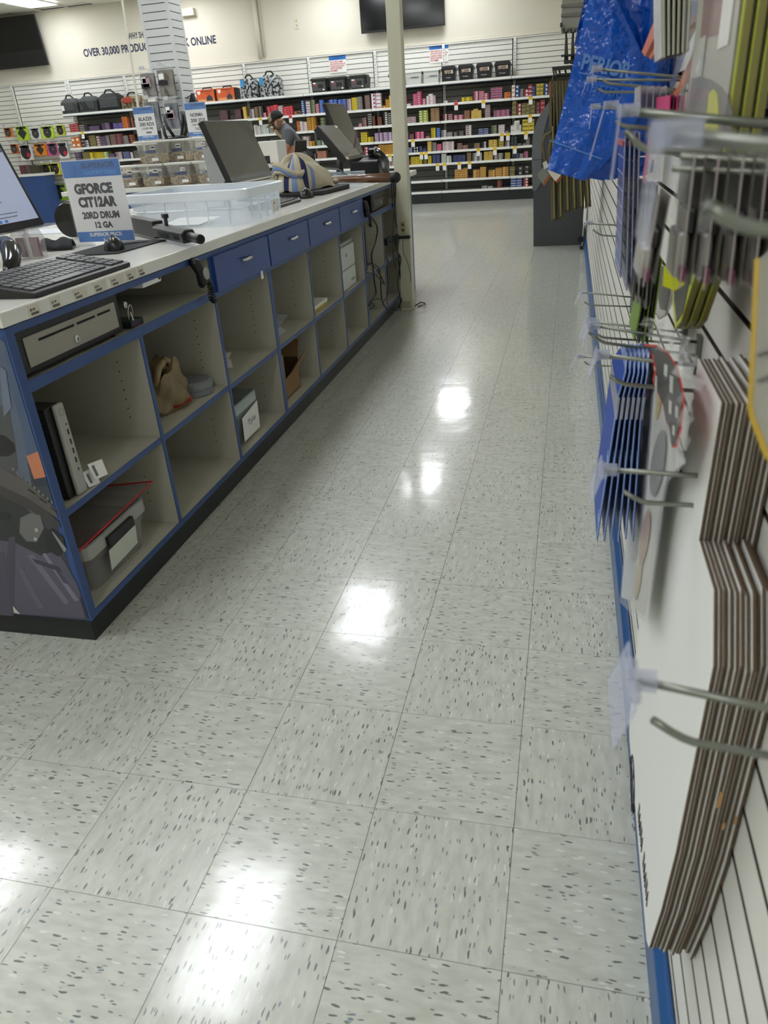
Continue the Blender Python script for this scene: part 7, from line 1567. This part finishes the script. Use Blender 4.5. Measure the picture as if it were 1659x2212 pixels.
hd = pp_(601, 266); nk = pp_(611, 272); ch = pp_(628, 290); wa = pp_(640, 320); pv = pp_(643, 348)
man = thing('person', 'bearded man in cap and grey t-shirt bending forward behind the counter', 'person', (pv.x, PYY, 0))
sh = .20
nodes = {'pelvis': (tuple(pv), (.155, .13)), 'waist': (tuple(wa), (.165, .13)), 'chest': (tuple(ch), (.185, .14)), 'neck': (tuple(nk), .062), 'skull': (tuple(hd + V((.01, 0, .015))), .085), 'face': (tuple(hd + V((-.045, 0, -.03))), .072)}
edges = [('pelvis', 'waist'), ('waist', 'chest'), ('chest', 'neck'), ('neck', 'skull'), ('skull', 'face')]
regions = {('pelvis', 'waist'): 0, ('waist', 'chest'): 0, ('chest', 'neck'): 0, ('neck', 'skull'): 2, ('skull', 'face'): 2}
for sgn, nm in ((-1, 'l'), (1, 'r')):
    so = pp_(624, 287, sgn * .19); el = pp_(616, 318, sgn * .24); wr = pp_(606, 340, sgn * .20); hn = pp_(602, 348, sgn * .19)
    hip = pv + V((0, sgn * .10, -.06)); kn = V((pv.x + .02, PYY + sgn * .13, .50)); an = V((pv.x + .06, PYY + sgn * .14, .09)); to = V((pv.x - .12, PYY + sgn * .15, .035))
    for k, p, r in (('sh', so, .072), ('el', el, .046), ('wr', wr, .030), ('hn', hn, (.022, .042)), ('hip', hip, .10), ('kn', kn, .065), ('an', an, .042), ('to', to, .036)):
        nodes[k + nm] = (tuple(p), r)
    mid = so.lerp(el, .75); nodes['sl' + nm] = (tuple(mid), .062)
    E_ = [('chest', 'sh' + nm, 0), ('sh' + nm, 'sl' + nm, 0), ('sl' + nm, 'el' + nm, 2), ('el' + nm, 'wr' + nm, 2), ('wr' + nm, 'hn' + nm, 2), ('pelvis', 'hip' + nm, 1), ('hip' + nm, 'kn' + nm, 1), ('kn' + nm, 'an' + nm, 1), ('an' + nm, 'to' + nm, 3)]
    for f in range(5):
        d = V((-.06 + .01 * abs(f - 2), 0, -.055)) if f < 4 else V((-.02, -sgn * .045, -.03))
        r0 = hn + V((-.004, (f - 1.5) * .020 * 1, -.012)) if f < 4 else hn + V((0, -sgn * .03, .015))
        n1, n2 = 'f%d%s' % (f, nm), 'g%d%s' % (f, nm)
        nodes[n1] = (tuple(r0 + d * .5), .009); nodes[n2] = (tuple(r0 + d + V((.012, 0, -.004))), .0075)
        E_ += [('hn' + nm, n1, 2), (n1, n2, 2)]
    for a, b_, g_ in E_: edges.append((a, b_)); regions[(a, b_)] = g_
M_skin = mat('weathered_skin', 'b97f63', .55); M_tee = mat('grey_tshirt', '54555a', .85, bump=.002, bscale=20, vary=.08); M_trous = mat('dark_grey_trousers', '3f3f44', .85); M_shoe = mat('dark_shoes', '1e1e1f', .6)
build_body(nodes, edges, 'pelvis', regions, [M_tee, M_trous, M_skin, M_shoe], man)
fd = (V((-.72, 0, -.69))).normalized(); upv = V((-.69, 0, .72)); hc = hd + V((-.012, 0, -.005))
MB().ball(hc + fd * .095 - upv * .0, .017, sc=(1, .8, 1.2)).build('nose', M_skin, man, smooth=True)
for sgn in (-1, 1):
    MB().ball(hc + V((.012, sgn * .083, -.01)), .024, sc=(.6, .35, 1)).build('ear', M_skin, man, smooth=True)
    e = MB().ball(hc + fd * .078 + upv * .025 + V((0, sgn * .032, 0)), .0105).build('eye', M_white, man, smooth=True)
    MB().ball(hc + fd * .0875 + upv * .025 + V((0, sgn * .032, 0)), .0045).build('iris', M_blackink, e)
MB().ball(hc + fd * .080 - upv * .045, .014, sc=(.7, 1.6, .5)).build('mouth', mat('lips', '8e4f45', .5), man, smooth=True)
b = MB(); r = random.Random(2)
b.grid(lambda u, v: hc + fd * (.055 + .035 * math.sin(math.pi * u) ** .5) - upv * (.035 + (.125) * v) + V((0, (u - .5) * .13 * (1 - .6 * v), 0)) + V((.006 * math.sin(23 * u + 9 * v), 0, .004 * math.sin(31 * u))), 14, 8)
b.build('beard', mat('grey_blond_beard', 'b09a80', .9, vary=.3, vscale=60), man, smooth=True, solid=.02)
MB().grid(lambda u, v: hc + V((.03 + .06 * math.cos(math.pi * (u - .5)) * 1, .088 * math.sin(math.pi * (u - .5)), .04 - .10 * v)), 12, 4).build('hair', mat('brown_grey_hair', '6e5a48', .9, vary=.3, vscale=60), man, smooth=True, solid=.012)
cp = hc + upv * .02 + V((.012, 0, .02))
axu = (V((-.38, 0, .92))).normalized(); axf = V((-.92, 0, -.38)).normalized()
def capf(u, v):
    a = 2 * math.pi * u; p = math.pi / 2 * v
    return cp + axf * (.100 * math.cos(a) * math.cos(p) ** .7) + V((0, .09 * math.sin(a) * math.cos(p) ** .7, 0)) + axu * (.10 * math.sin(p) + .015)
cp_ = MB().grid(capf, 24, 8, mf=lambda i, j: 0 if (i < 5 or i > 18) else 1).build('cap_crown', [mat('khaki_cap', '8e8468', .8), mat('black_mesh', '1c1c1f', .85)], man, smooth=True, solid=.004)
MB().grid(lambda u, v: cp + axf * (.085 + .085 * v * math.cos((u - .5) * 2.2)) + V((0, .15 * (u - .5) * (1 - .25 * v), 0)) + axu * (.012 - .022 * v), 10, 5).build('cap_brim', mat('khaki_cap', '8e8468', .8), man, smooth=True, solid=.006)
MB().box(0, .001, -.025, .025, -.018, .018).build('cap_patch', mat('tan_patch', '9a7440', .6), man).location = (cp + axf * .105 + axu * .045) - wl(man)
